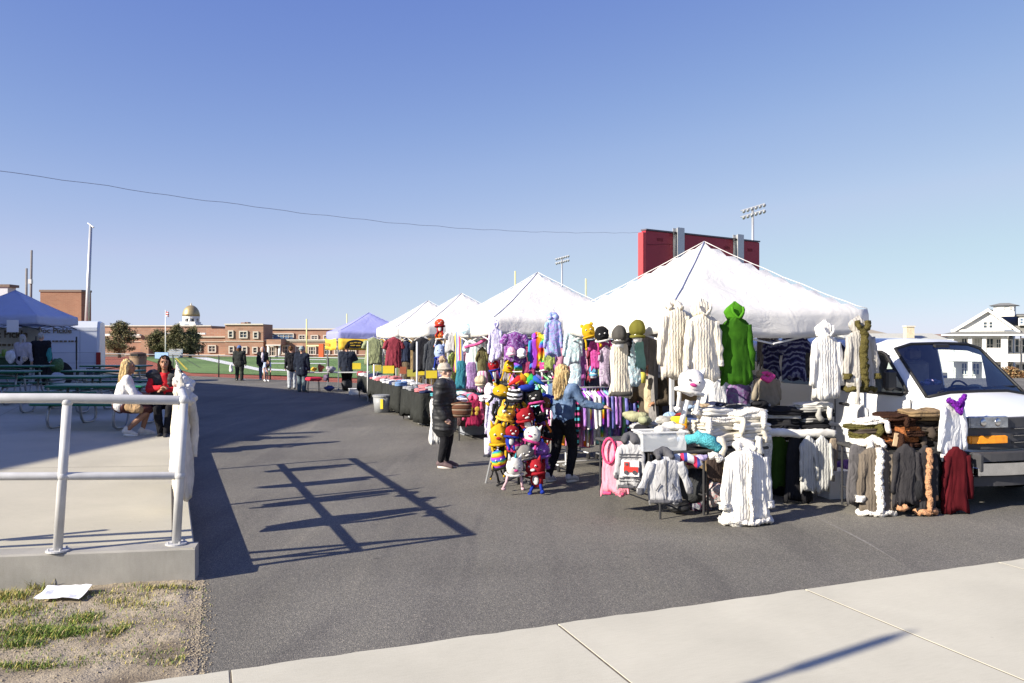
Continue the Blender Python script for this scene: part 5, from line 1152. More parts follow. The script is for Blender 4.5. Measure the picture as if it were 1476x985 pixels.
# ============================================================ NEAREST STALL
LF = ((1.98, 9.46), (4.78, 10.54)); LL = ((1.9, 9.5), (.82, 12.3)); L2f = ((-.33, 14.56), (2.47, 15.64)); L2l = ((-.45, 14.6), (-1.5, 17.4)); L3l = ((-2.45, 21.7), (-3.5, 24.5)); L4l = ((-3.9, 26.2), (-4.95, 29.0))
grpc = 'coats hanging from the nearest canopy'
g1 = garment(946, 999, 437, 546, 9.35, 'hanging_coat', 'left of the two cream cable knit coats hung from the nearest canopy', CREAM, 'coat', seed=1, group=grpc, flare=1.0, deep=.3, hood='down')
garment(983, 1042, 431, 546, 9.15, 'hanging_coat', 'right of the two cream cable knit coats, hood up, beside the green one', CREAM, 'coat', seed=2, group=grpc, trim=None, cuff=CREAMF)
garment(1033, 1088, 435, 553, 9.3, 'hanging_coat', 'bright green knitted coat with hood hanging from the nearest canopy', knit('green_knit', (.025, .1, .008), False, (.05, .17, .012)), 'coat', seed=3, group=grpc, flare=1.1, hood_m=knit('bright_green', (.07, .25, .015), False))
garment(1164, 1217, 462, 574, 9.7, 'hanging_coat', 'white hooded cable knit coat hanging in front of the van', WHITEK, 'coat', seed=4, group=grpc, flare=1.0)
OLF = fur('olive_fur', (.1, .085, .03)); GRK = knit('grey_knit', (.42, .4, .37))
garment(1213, 1266, 456, 563, 9.75, 'hanging_coat', 'grey coat with thick dark olive fur edging at the right canopy corner', GRK, 'coat', seed=5, group=grpc, trim=OLF, front=.045)
mb = MB(); o = furry('hanging_tie', [(0, 0, 0), (.01, 0, -.14), (0, 0, -.32)], [.02, .018, .03], GRK, None); o.location = At(1236, 545, 9.6); tag(o, 'grey knitted belt end dangling below the fur edged coat', 'belt')
NAVT = tiedye('navy_burst', [(.012, .012, .05), (.02, .02, .09), (.05, .05, .16), (.2, .22, .32)], 9, 3, (1, 1, 1), True)
garment(1122, 1168, 482, 547, 10.9, 'hanging_tee', 'navy tie dye tee shirt with burst pattern behind the nearest canopy edge', NAVT, 'tee shirt', 'short', None, seed=6, hanger=True)
garment(1097, 1128, 490, 545, 11.3, 'hanging_tee', 'dark blue tee hanging in a white frame left of the burst tee', NAVT, 'tee shirt', 'short', None, seed=7)
garment(1200, 1222, 495, 560, 10.9, 'hanging_tee', 'navy top half hidden between the white and grey coats', cloth('navy', (.02, .025, .06)), 'tee shirt', 'short', None, seed=8)
garment(1140, 1160, 545, 580, 12, 'hanging_tee', 'blue top low behind the dark folded pile', cloth('mid_blue', (.03, .04, .15)), 'tee shirt', None, None, seed=9)
garment(1019, 1048, 546, 592, 10.2, 'hanging_tee', 'plain white tee below the green coat', cloth('white_cotton', (.8, .8, .8)), 'tee shirt', None, None, seed=10)
garment(1044, 1084, 552, 590, 10.4, 'folded_hoodie', 'purple and grey tie dye hoodie propped behind the white pile', tiedye('dusky_purple', [(.1, .07, .2), (.25, .12, .3), (.2, .2, .3), (.35, .3, .4)], 9), 'hoodie', None, 'down', seed=11, deep=.4)
g = garment(1082, 1126, 540, 585, 10.3, 'beige_hoodie', 'beige knitted hoodie with pink scarf at its neck on the dark pile', knit('beige_knit', (.3, .26, .2), False), 'hoodie', 'long', 'down', seed=12, deep=.5, flare=1.15)
o = furry('pink_scarf', [(-.08, -.06, .37), (0, -.1, .33), (.07, -.06, .38), (.02, .02, .41), (-.06, 0, .4)], .035, tiedye('hot_pink', [(.6, .02, .2), (.8, .1, .35), (.5, .02, .3)], 14), None, .1); o.location = g.location; tag(o, 'bright pink scarf around the neck of the beige hoodie', 'scarf')
garment(1060, 1086, 488, 552, 11.9, 'hanging_shirt', 'teal and purple top behind the green coat', tiedye('teal_purple', [(.02, .12, .14), (.15, .05, .25), (.03, .2, .22)], 8), 'top', 'short', None, seed=13)
# grey side curtains at the canopy legs
CURT = cloth('grey_curtain', (.22, .21, .21), .2, 4, .3)
for (a, b, z0, z1, lb) in ((At(925, 500, 12.2), At(952, 500, 11.6), .6, 2.1, 'grey gathered curtain behind the vendor at the left canopy leg'), (At(1092, 500, 12.8), At(1122, 500, 12.2), .9, 2.08, 'grey gathered curtain tied beside the navy tie dye tees')):
    mb = MB(); n = 24; rows = []
    L = (b-a).length
    for q in range(7):
        rows.append([(L*k/n*(1-.2*math.sin(q/6*3.14)), .05*math.sin(k*1.5+q*.2), z1-(z1-z0)*q/6) for k in range(n+1)])
    mb.add([p for r_ in rows for p in r_], [(i*(n+1)+j, i*(n+1)+j+1, (i+1)*(n+1)+j+1, (i+1)*(n+1)+j) for i in range(6) for j in range(n)]); o = mb.build('curtain', CURT, None, True, (a.x, a.y, 0), math.atan2(b.y-a.y, b.x-a.x)); o.modifiers.new('t', 'SOLIDIFY').thickness = .004; tag(o, lb, 'curtain')
# ---- hat heads on the left edge of the canopy
def hat(px0, px1, py0, py1, d, m, label, pom=None, ribs=True):
    w, h = (px1-px0)/F*d, (py1-py0)/F*d; c = At((px0+px1)/2, (py0+py1)/2, d); mb = MB().ell((0, 0, 0), (w/2, w/2, h/2), 22, 14)
    for v in mb.v:
        a = math.atan2(v.y, v.x); v *= 1+.06*math.sin(a*9)*(1-abs(v.z)/h)+.08*noise.noise(v*14)
        if v.z < -h*.28: v.x *= .8; v.y *= .8
    T = thing('knit_hat', tuple(c), label, 'hat', 0); mb.build('crown', m, T, True); furry('brim', [(w*.38*math.cos(a), w*.38*math.sin(a), -h*.4) for a in [k*math.pi/8 for k in range(17)]], .02, m, T, .15)
    MB().tube([(0, 0, -h*.7), (0, 0, -h*.2)], [.05, .07], 12).build('display_stand', WHITE, T, True)
    return T
hat(882, 904, 469, 496, 10.0, knit('charcoal_knit', (.09, .085, .08), False), 'charcoal knitted hat on a stand left of the vendor')
hat(907, 931, 461, 488, 9.9, knit('olive_knit', (.16, .15, .03), False), 'olive green knitted hat on a stand under the canopy edge')
g = garment(879, 908, 493, 571, 10.1, 'hanging_scarf', 'long cream knitted scarf with grey ends below the charcoal hat', CREAM, 'scarf', None, None, seed=15, flare=1.25, cuff=None); furry('grey_band', [(-.13, -.05, .03), (0, -.08, .03), (.13, -.05, .03)], .03, knit('charcoal_knit', (.09, .085, .08), False), g, .1)
LBT = tiedye('light_blue_dye', [(.2, .45, .6), (.5, .7, .8), (.75, .82, .85), (.3, .5, .7)], 8)
garment(895, 926, 494, 556, 11.2, 'hanging_shirt', 'pale blue tie dye top right of the cream scarf', LBT, 'top', 'short', None, seed=16)
garment(915, 930, 492, 530, 10.9, 'hanging_shirt', 'small mint green top beside the vendor', cloth('mint', (.25, .5, .45)), 'top', None, None, seed=17)
o = furry('dark_scarf', [(0, 0, 0), (.02, 0, -.12), (0, 0, -.3)], [.06, .05, .04], cloth('black_lace', (.02, .02, .025)), None, .3); o.location = At(903, 480, 10.4); tag(o, 'black lacy scarf between the two knitted hats', 'scarf')
# ---- hoodies along the left edge and across to the second canopy
PBD = tiedye('purple_blue_dye', [(.25, .2, .6), (.45, .35, .75), (.2, .4, .6), (.6, .6, .8)], 9)
garment(783, 811, 455, 513, 12.6, 'tie_dye_hoodie', 'purple and blue tie dye hoodie at the canopy edge, left of the pale blue one', PBD, 'hoodie', seed=20, hanger=True, hood='down')
garment(811, 840, 454, 525, 12.2, 'tie_dye_hoodie', 'long pale aqua tie dye hoodie hanging under the canopy corner', tiedye('aqua_dye', [(.25, .55, .65), (.6, .8, .85), (.8, .88, .9), (.35, .6, .7)], 9), 'hoodie', seed=21)
garment(820, 838, 520, 560, 12.6, 'hanging_shirt', 'pale aqua trousers below the long aqua hoodie', LBT, 'trousers', None, None, seed=22)
garment(848, 878, 488, 532, 12.2, 'hanging_shirt', 'magenta tie dye top behind the yellow plush hat', tiedye('magenta_dye', [(.3, .02, .15), (.5, .08, .3), (.2, .03, .15)], 9), 'top', 'short', None, seed=23)
garment(862, 884, 498, 556, 11.7, 'hanging_shirt', 'grey and lilac top behind the pink scarfed plush', tiedye('grey_lilac', [(.2, .18, .22), (.45, .35, .5), (.5, .5, .55)], 8), 'top', 'short', None, seed=24)
RNB = [(.6, .03, .03), (.8, .3, .02), (.8, .7, .05), (.05, .45, .1), (.04, .15, .6), (.3, .05, .5)]
garment(760, 790, 484, 530, 14.2, 'rainbow_hoodie', 'rainbow striped tie dye hoodie under the second canopy', stripes('rainbow_soft', RNB, 3.2, 0, True), 'hoodie', hood='down', seed=25, hanger=True)
garment(776, 802, 486, 528, 14.0, 'rainbow_hoodie', 'blue and red rainbow hoodie overlapping the first rainbow hoodie', stripes('rainbow_soft2', RNB[::-1], 2.6, 2, True), 'hoodie', hood='down', seed=26)
garment(796, 812, 495, 530, 13.4, 'hanging_shirt', 'violet top between rainbow and aqua hoodies', cloth('violet', (.3, .12, .5)), 'top', 'short', None, seed=27)
garment(722, 762, 479, 522, 14.2, 'tie_dye_tee', 'deep purple and white tie dye tee at the second canopy corner', tiedye('plum_dye', [(.07, .01, .11), (.18, .03, .22), (.3, .18, .42), (.6, .58, .7)], 7, 4), 'tee shirt', 'short', None, seed=28, hanger=True)
garment(703, 725, 460, 520, 14.3, 'tie_dye_hoodie', 'lilac tie dye hoodie tied at the corner post of the second canopy', tiedye('lilac_dye', [(.4, .33, .7), (.65, .6, .85), (.8, .8, .88), (.3, .25, .6)], 9), 'hoodie', seed=29)
garment(752, 772, 500, 545, 14.6, 'hanging_shirt', 'maroon and pink top beside the plum tee', tiedye('maroon_pink', [(.3, .02, .06), (.55, .1, .25), (.2, .02, .05)], 8), 'top', None, None, seed=30)
g = garment(699, 722, 562, 640, 13.4, 'tie_dye_onesie', 'white and lilac tie dye onesie on a black boot stand left of the plush tree', tiedye('white_lilac', [(.8, .78, .85), (.55, .45, .75), (.85, .85, .88), (.6, .5, .75)], 10), 'onesie', 'long', 'down', seed=31, flare=.8)
for s in (-.08, .07): MB().tube([(s, 0, .1), (s*1.1, -.02, -.12), (s*1.1, -.02, -.2)], [.07, .06, .05], 10).build('leg', tiedye('white_lilac', []), g, True); MB().ell((s*1.1-.02, -.06, -.21), (.07, .12, .05), 12, 8).build('boot', BLACK, g, True)
# ---- second / third / fourth canopy
garment(592, 624, 486, 535, 21.3, 'black_tee', 'black tee shirt with small print hanging at the third canopy corner', cloth('black_tee', (.025, .025, .03)), 'tee shirt', 'short', None, seed=40, hanger=True)
garment(610, 638, 488, 545, 21.0, 'charcoal_hoodie', 'charcoal hoodie partly behind the black tee', cloth('charcoal_fleece', (.05, .055, .065)), 'hoodie', 'long', None, seed=41)
garment(553, 582, 486, 530, 24.5, 'maroon_tee', 'maroon tee shirt with white print under the farthest white canopy', cloth('maroon_cotton', (.24, .04, .06)), 'tee shirt', 'short', None, seed=42, hanger=True)
garment(523, 554, 487, 526, 25.5, 'olive_tee', 'pale olive tee shirt left of the maroon one', cloth('olive_cotton', (.26, .29, .16)), 'tee shirt', 'short', None, seed=43, hanger=True)
garment(577, 594, 484, 522, 25.5, 'navy_hoodie', 'navy hoodie just right of the maroon tee', cloth('navy_fleece', (.03, .04, .08)), 'hoodie', 'long', 'up', seed=44)
garment(540, 556, 500, 528, 26.3, 'grey_tee', 'pale grey tee between the olive and maroon tees', cloth('pale_grey', (.4, .4, .4)), 'tee shirt', 'short', None, seed=45)
garment(640, 662, 476, 508, 17.0, 'cropped_top', 'white and grey cropped top behind the woman in the bobble hat', cloth('grey_white', (.55, .54, .55)), 'top', 'short', None, seed=46)
garment(655, 669, 478, 535, 16.6, 'striped_scarf', 'pink yellow and blue striped scarf at the second stall', stripes('scarf_mix', [(.7, .1, .3), (.8, .6, .1), (.2, .3, .7), (.8, .8, .85)], 9, 0), 'scarf', None, None, seed=47)
garment(668, 702, 486, 540, 16.2, 'white_tee', 'white tee shirt with vertical mint stripes at the second stall', stripes('mint_stripes', [(.8, .82, .8), (.35, .6, .6), (.82, .82, .82), (.8, .82, .8)], 14, 0), 'tee shirt', 'short', None, seed=48)
garment(686, 704, 500, 555, 15.7, 'camouflage_top', 'olive camouflage top beside the striped tee', tiedye('camouflage', [(.06, .07, .03), (.16, .15, .07), (.09, .06, .03)], 9, 0), 'top', 'short', None, seed=49)
garment(657, 672, 520, 560, 15.9, 'teal_scarf', 'teal scarf hanging low behind the bobble hat woman', cloth('teal', (.04, .2, .26)), 'scarf', None, None, seed=50)
garment(672, 688, 522, 560, 15.8, 'purple_top', 'purple patterned top below the striped tee', tiedye('purple_mix', [(.15, .05, .2), (.4, .25, .5), (.3, .3, .45)], 12), 'top', None, None, seed=51)
garment(688, 704, 535, 565, 15.2, 'child_shirt', 'pink striped child top on the second stall', stripes('pink_white_s', [(.75, .3, .5), (.85, .8, .82)], 16, 0), 'top', None, None, seed=52)
o = furry('long_sash', [(0, 0, 0), (.28, 0, .07), (.48, 0, .2), (.58, 0, .34)], .03, cloth('long_sash', (.65, .12, .3)), None, .1); o.location = At(669, 501, 15.6); tag(o, 'pink and white sash slanting across the striped tee', 'sash')
o = MB().tube([(0, .02, 0), (0, -.02, 0)], .13, 24).build('round_fan', LBT, None, True, At(672, 474, 15.9)); tag(o, 'round pale blue tie dye disc hung under the canopy edge', 'decoration')
rnd = random.Random(55); hm_ = [(tiedye('h1', [(.03, .2, .3), (.2, .5, .6), (.6, .7, .75)], 8), 'teal tie dye'), (tiedye('h2', [(.2, .03, .2), (.5, .15, .4), (.1, .05, .25)], 8), 'magenta tie dye'), (tiedye('h3', [(.02, .02, .06), (.1, .08, .25), (.3, .3, .45)], 8), 'indigo tie dye'), (cloth('h4', (.04, .04, .045)), 'black'), (cloth('h5', (.35, .33, .33)), 'grey'), (stripes('h6', RNB, 3, 2, True), 'rainbow'), (cloth('h7', (.3, .05, .08)), 'wine red'), (tiedye('h8', [(.1, .2, .05), (.3, .35, .12), (.05, .08, .03)], 8), 'moss green tie dye'), (cloth('h9', (.5, .25, .35)), 'dusty pink')]
for k in range(22):
    px = 641+k*12.2+rnd.uniform(-3, 3); d = 16.9-(.085 if k < 12 else .1)*k if k < 12 else 14.8-.1*(k-12); y0 = rnd.uniform(498, 512); m_, cn = hm_[rnd.randrange(9)]
    garment(px-rnd.uniform(6, 9), px+rnd.uniform(6, 9), y0, y0+rnd.uniform(34, 50), d, 'hanging_shirt', '%s shirt, %s from left, back row under middle canopies' % (cn, ORD[k]), m_, 'shirt', rnd.choice(('short', 'long')), None, seed=300+k, group='shirts in the back row', rz=rnd.uniform(-.3, .5))
for k in range(9):
    px = 792+k*15; m_, cn = hm_[rnd.randrange(9)]; y0 = rnd.uniform(492, 500)
    garment(px-8, px+8, y0, y0+rnd.uniform(38, 52), 12.9, 'hanging_shirt', '%s shirt, %s from left, row inside nearest canopy' % (cn, ORD[k]), m_, 'shirt', rnd.choice(('short', 'long')), None, seed=340+k, group='shirts inside the nearest canopy', rz=rnd.uniform(-.3, .5))
# backdrops
def panel(p0, p1, z0, z1, m, label, name='stall_backdrop'):
    a, b = Vector((*p0, 0)), Vector((*p1, 0)); L = (b-a).length; n = int(L*9); mb = MB(); rows = []
    for q in range(5): rows.append([(L*k/n, .03*math.sin(k*1.7)+.02*math.sin(k*.7+q), z1-(z1-z0)*q/4) for k in range(n+1)])
    mb.add([p for r_ in rows for p in r_], [(i*(n+1)+j, i*(n+1)+j+1, (i+1)*(n+1)+j+1, (i+1)*(n+1)+j) for i in range(4) for j in range(n)]); o = mb.build(name, m, None, True, (a.x, a.y, 0), math.atan2(b.y-a.y, b.x-a.x)); o.modifiers.new('t', 'SOLIDIFY').thickness = .004; tag(o, label, 'curtain'); return o
DIMB = cloth('dim_backdrop', (.05, .048, .055)); BRC = cloth('brown_curtain', (.2, .15, .1)); TNC = cloth('tan_curtain', (.33, .24, .13))  # the dark backdrop is added to make the second stall's interior dim
panel((-1.2, 18.2), (1.55, 19.25), .1, 1.95, DIMB, 'dark cloth added to dim the back of the second canopy stall'); panel((1.6, 19.0), (2.6, 16.4), .1, 1.95, DIMB, 'dark cloth added to dim the right side of the second canopy stall')
panel((-3.2, 25.2), (-.4, 26.3), .1, 2.0, TNC, 'tan curtain at the back of the third canopy stall'); panel((-.35, 26), (.6, 23.4), .1, 2.0, BRC, 'brown curtain on the right side of the third canopy stall')
panel((-4.3, 30.1), (-1.6, 31.1), .3, 1.7, BRC, 'brown curtain at the back of the farthest white canopy')
panel((1.3, 13.2), (2.9, 13.9), .2, 1.75, cloth('blue_grey_curtain', (.12, .13, .17)), 'blue grey cloth behind the vendor in the nearest stall')
# ============================================================ RACKS OF CLOTHES
def rack(p0, ang, L, z, label, n, pals, hgt, desc, rack_m=GALV, base=True, seed=0):
    T = thing('clothes_rack', (p0[0], p0[1], 0), label, 'clothes rack', ang); MB().tube([(0, 0, z), (L, 0, z)], .013, 8).build('hanging_bar', rack_m, T, True)
    for x in (.03, L-.03):
        MB().tube([(x, 0, .1), (x, 0, z)], .014, 8).build('upright', rack_m, T, True)
        if base:
            MB().tube([(x, -.28, .1), (x, .28, .1)], .014, 8).build('foot_bar', rack_m, T, True)
            for y in (-.27, .27): MB().tube([(x-.012, y, .045), (x+.012, y, .045)], .045, 12).build('wheel', BLACK, T)
    if base: MB().tube([(.03, 0, .1), (L-.03, 0, .1)], .012, 8).build('bottom_bar', rack_m, T, True)
    rnd = random.Random(seed); c, s = math.cos(ang), math.sin(ang)
    for i in range(n):
        x = .06+(L-.12)*(i+.5)/n; h = hgt*rnd.uniform(.88, 1.04); m, cn = pals[rnd.randrange(len(pals))]; w = rnd.uniform(.19, .23); th = rnd.uniform(.016, .026); rr = []
        for q, a in ((0, .12), (.03, .35), (.08, .95), (.14, 1.0), (.35, .95), (.7, .98), (1, 1.02)):
            ring = []
            for k in range(12):
                t_ = 2*math.pi*k/12; ring.append((th*(1+.5*q)*math.cos(t_)*(1+.4*math.sin(k*2+i)), w*a*math.sin(t_), -.06-h*q+.01*math.sin(k+i)))
            rr.append(ring)
        mb = MB().loft(rr)
        for sd in (-1, 1): mb.cap((.0, sd*w*.9, -.15), .035, (.012*sd, sd*(w+.03), -.15-h*.55), .028, 8)
        mb.tube([(0, 0, -.06), (0, 0, .0), (0, .015, .02), (0, .02, -.005)], .004, 5)
        o = mb.build('racked_hoodie', m, None, True, (p0[0]+c*x, p0[1]+s*x, z), ang+rnd.uniform(-.25, .3)); tag(o, '%s hoodie, %s from left on the %s' % (cn, ORD[i], desc), 'hoodie', 'hoodies on the '+desc)
mixes = [(tiedye('rk1', [(.03, .25, .35), (.2, .6, .65), (.8, .85, .85)], 5, 1, (3, 3, .5)), 'aqua tie dye'), (tiedye('rk2', [(.35, .03, .2), (.7, .2, .45), (.85, .7, .8)], 5, 1, (3, 3, .5)), 'pink tie dye'), (tiedye('rk3', [(.02, .02, .1), (.1, .1, .35), (.3, .3, .6)], 5, 1, (3, 3, .5)), 'navy tie dye'), (stripes('rk4', RNB, 2.4, 2, True), 'rainbow'), (tiedye('rk5', [(.04, .25, .1), (.2, .5, .25), (.6, .75, .3)], 5, 1, (3, 3, .5)), 'green tie dye'), (tiedye('rk6', [(.15, .05, .35), (.4, .2, .6), (.75, .65, .85)], 5, 1, (3, 3, .5)), 'purple tie dye'), (cloth('rk7', (.75, .75, .75)), 'white'), (stripes('rk8', [(.02, .02, .03), (.1, .5, .6), (.02, .02, .04), (.7, .1, .3)], 6, 2), 'black and teal striped')]
pr = Gd(789, 676); rack((.56, 12.0), PHI, 1.5, 1.22, 'long wheeled rack of rainbow hoodies right of the denim jacket woman', 28, mixes, .8, 'long rainbow rack', seed=1)
rack((.3, 12.9), PHI+R(4), .95, 1.28, 'rack of tie dye hoodies just behind the plush toy tree', 13, mixes, .85, 'rack behind the plush tree', seed=2)
rack((1.45, 12.75), PHI, 1.0, 1.1, 'rack of dark tie dye tops left of the vendor', 14, [(cloth('dk1', (.03, .03, .05)), 'black'), mixes[2], (cloth('dk2', (.06, .07, .12)), 'dark blue'), mixes[5]], .65, 'dark rack', seed=3)
rack((-.1, 15.6), PHI, 2.4, 1.32, 'rear rack of mixed hoodies under the second canopy', 26, mixes+[(cloth('dk1', ()), 'black'), (cloth('dk3', (.1, .1, .11)), 'grey')], .7, 'rear rack under the second canopy', seed=4)
# round stand base (pole with round foot)
T = thing('display_pole', (pr.x, pr.y, 0), 'white display pole on a round dark foot behind the plush toys', 'pole', 0); MB().tube([(0, 0, 0), (0, 0, .03), (0, 0, .04)], [.17, .17, .05], 24).build('foot', DARKM, T, True); MB().tube([(0, 0, .03), (0, 0, 1.25)], .017, 8).build('pole', WHITE, T, True)
for nm, px, py0, py1, d, lb in (('a', 1247, 555, 665, 9.95, 'white pole standing between the van and the brown pile'),):
    p = At(px, 500, d); o = MB().tube([(0, 0, 0), (0, 0, 1.6)], .02, 8).build('white_pole', WHITE, None, True, (p.x, d, 0)); tag(o, lb, 'pole')
# ============================================================ PLUSH TREE (generic animal backpacks and hats)
def plush(px, py, d, wpx, hpx, body, head, label, kind='animal', ears='round', belly=None, feet=None, seed=0, nose=None, horn=None, name='plush_backpack', rz=0):
    w, h = wpx/F*d, hpx/F*d; c = At(px, py, d); T = thing(name, tuple(c), label, 'plush toy', rz, 'plush toys on the display stand'); T.rotation_euler.y = .25*math.sin(px*1.7); T.rotation_euler.x = .2*math.sin(px*.9)
    def lumpy(mb, k=.07):
        for v in mb.v: v += Vector((noise.noise(v*22+Vector((px, 0, 0))), noise.noise(v*22+Vector((0, px, 5))), noise.noise(v*22+Vector((3, 0, py)))))*w*k
        return mb
    full = belly is not None; hz_ = h*.16 if full else h*.12; hh_ = (w*.47, w*.36, h*(.26 if full else .34))
    if full: lumpy(MB().ell((0, .01, -h*.2), (w*.34, w*.2, h*.24), 14, 10)).build('body', body, T, True)
    lumpy(MB().ell((0, -w*.04, hz_), hh_, 18, 12)).build('head', head, T, True)
    furry('rim', [(w*.46*math.cos(a), -w*.04+w*.35*math.sin(a), hz_-hh_[2]*.72) for a in [q_*math.pi/8 for q_ in range(17)]], w*.07, body, T, .2)
    if full: MB().ell((0, -w*.17, -h*.2), (w*.17, w*.08, h*.15), 12, 8).build('belly', belly, T, True)
    for s in (-1, 1):
        ez = hz_+h*.05; MB().ell((s*w*.17, -w*.385, ez), (w*.055, w*.03, h*.034), 8, 6).build('eye_white', WHITE, T, True); MB().ell((s*w*.17, -w*.405, ez-.002), (w*.035, w*.022, h*.022), 8, 6).build('eye', EYE, T, True)
        if ears == 'round': lumpy(MB().ell((s*w*.36, 0, hz_+hh_[2]*.85), (w*.13, w*.07, h*.08), 10, 8)).build('ear', head, T, True)
        elif ears == 'point': MB().tube([(s*w*.26, 0, hz_+hh_[2]*.7), (s*w*.36, 0, hz_+hh_[2]*1.35)], [w*.13, .004], 8).build('ear', head, T, True)
        elif ears == 'flop': lumpy(MB().ell((s*w*.47, 0, hz_-h*.06), (w*.09, w*.07, h*.18), 10, 8)).build('ear', head, T, True)
        x_ = s*w*(.36 if not full else .2); z_ = hz_-hh_[2]*.8 if not full else -h*.36; L = h*(.42 if not full else .2); j_ = math.sin(px+s)*.02
        furry('cord', [(x_, -.02, z_), (x_+j_, -.04, z_-L*.5), (x_+j_*2+s*.01, -.03, z_-L)], w*(.07 if not full else .08), feet or body, T, .12); lumpy(MB().ell((x_+j_*2+s*.01, -.035, z_-L-w*.06), (w*.11, w*.12, w*.1), 10, 7)).build('pompom', feet or head, T, True)
    MB().ell((0, -w*.4, hz_-h*.06), (w*.13, w*.07, h*.045), 10, 7).build('muzzle', nose or belly or head, T, True)
    if horn: MB().tube([(0, -w*.1, hz_+hh_[2]*.9), (0, -w*.14, hz_+hh_[2]*1.5)], [w*.08, .003], 10).build('horn', horn, T, True)
    return T
def pk(n, c): return mat('plush_'+n, shade(c, .8), .95, .15, 12, .6, 90, 0, .006, .1)
Y_, K_, RD, BL, WT, PK, BR, GY, PU = pk('yellow', (.66, .4, .02)), pk('black', (.02, .02, .022)), pk('red', (.38, .02, .03)), pk('blue', (.02, .045, .34)), pk('white', (.75, .73, .7)), pk('pink', (.6, .07, .27)), pk('brown', (.2, .1, .04)), pk('grey', (.25, .24, .23)), tiedye('plush_galaxy', [(.1, .04, .2), (.3, .12, .45), (.15, .1, .35)], 12)
GIR = tiedye('giraffe', [(.65, .4, .05), (.7, .45, .06), (.15, .07, .02)], 14, 0)
RBW = stripes('rainbow_plush', RNB, 9, 2, True)
TT = thing('display_stand', (At(748, 690, 10.6).x, 10.75, 0), 'dark wire display stand loaded with plush animal backpacks', 'display stand', 0)
MB().tube([(0, 0, 0), (0, 0, 1.42)], .02, 8).build('pole', DARKM, TT)
for a in range(4): MB().tube([(0, 0, .12), (.36*math.cos(a*1.57+.6), .36*math.sin(a*1.57+.6), .02)], .014, 6).build('foot', DARKM, TT)
for z in (.45, .75, 1.05, 1.32):
    for a in range(4): MB().tube([(0, 0, z), (.3*math.cos(a*1.57+z*3), .3*math.sin(a*1.57+z*3), z+.03)], .008, 5).build('hook_arm', DARKM, TT)
MB().tube([(-.45, .1, 0), (-.2, .12, 1.1)], .012, 6).build('slanted_prop', GALV, TT)
PL = [(722, 568, 10.45, 24, 26, K_, Y_, 'yellow plush head hat with dark underside at the top left of the toy stand', dict(ears='round')),
(741, 574, 10.35, 22, 26, K_, stripes('bw_check', [(.8, .8, .8), (.02, .02, .02)], 18, 2), 'black and white striped plush bag at the top of the toy stand', dict(ears='point')),
(772, 577, 10.4, 22, 32, PK, K_, 'black faced plush with pink hood near the top right of the toy stand', dict(ears='round', nose=WT)),
(729, 600, 10.4, 24, 34, GIR, GIR, 'spotted giraffe plush on the upper left of the toy stand', dict(ears='point')),
(757, 604, 10.3, 24, 34, RD, RD, 'red plush with white belly in the middle of the toy stand', dict(ears='point', belly=WT, feet=BL)),
(779, 602, 10.5, 18, 34, K_, K_, 'black plush with orange feet on the right of the toy stand', dict(feet=pk('orange', (.7, .2, .03)))),
(719, 634, 10.35, 26, 46, Y_, Y_, 'large yellow plush with red cheeks on the left of the toy stand', dict(ears='point', nose=RD)),
(737, 629, 10.2, 19, 34, BL, RD, 'red headed plush with blue body in front of the yellow one', dict(ears='none', belly=WT)),
(766, 632, 10.25, 24, 36, PK, WT, 'white cat faced plush with pink body on the toy stand', dict(ears='point', nose=PK)),
(741, 648, 10.25, 18, 26, K_, PK, 'black plush with pink head low on the toy stand', dict(ears='flop')),
(757, 656, 10.15, 24, 30, GY, GY, 'square grey bear plush low in the middle of the toy stand', dict(ears='round', nose=WT)),
(778, 652, 10.35, 28, 32, PU, PU, 'round purple galaxy plush on the lower right of the toy stand', dict(ears='none')),
(720, 668, 10.2, 20, 40, K_, RBW, 'rainbow headed bird plush at the bottom left of the toy stand', dict(ears='none', feet=K_, nose=Y_)),
(741, 678, 10.0, 24, 40, WT, WT, 'white unicorn plush with pink nose at the bottom of the toy stand', dict(ears='point', nose=PK, horn=pk('teal', (.05, .4, .5)), feet=pk('palepink', (.75, .5, .55)))),
(772, 682, 10.1, 26, 44, RD, RD, 'red plush with white belly and blue boots at the bottom right of the stand', dict(ears='point', belly=WT, feet=BL)),
(749, 604, 10.5, 18, 30, BL, BL, 'blue plush half hidden between giraffe and red plush', dict()),
(729, 652, 10.4, 18, 26, K_, K_, 'small black plush between the yellow and the pink headed plush', dict(ears='flop')),
(788, 628, 10.6, 16, 30, RD, K_, 'dark plush with red body behind the white cat', dict()),
(733, 585, 10.5, 14, 20, LBT, LBT, 'pale blue plush under the yellow hat', dict(ears='none')),
(785, 585, 10.6, 15, 26, PK, BR, 'brown plush with pink scarf at the top right edge of the stand', dict())]
for k in range(34):
    a = k*2.399; z = .35+.9*((k*7)%34)/34; x0 = .33*math.cos(a); y0 = .2*math.sin(a)-.06; c_ = (RD, K_, BL, PK, K_, PU, Y_, K_)[k % 8]
    MB().tube([(x0, y0, z), (x0+.03*math.sin(k), y0-.03, z-.12), (x0+.05*math.sin(k*2), y0-.02, z-.26)], [.03, .02, .026], 7).build('braid', c_, TT, True)
for i, (px, py, d, w, h, b_, hd_, lb, kw) in enumerate(PL): plush(px, py, d, w*1.12, h*1.08, b_, hd_, lb, seed=i, rz=math.sin(i*2.1)*.35, **kw)
rnd = random.Random(77); cn_ = [(K_, 'black'), (RD, 'red'), (PU, 'purple'), (BR, 'brown'), (GY, 'grey'), (PK, 'pink'), (BL, 'blue'), (Y_, 'yellow')]
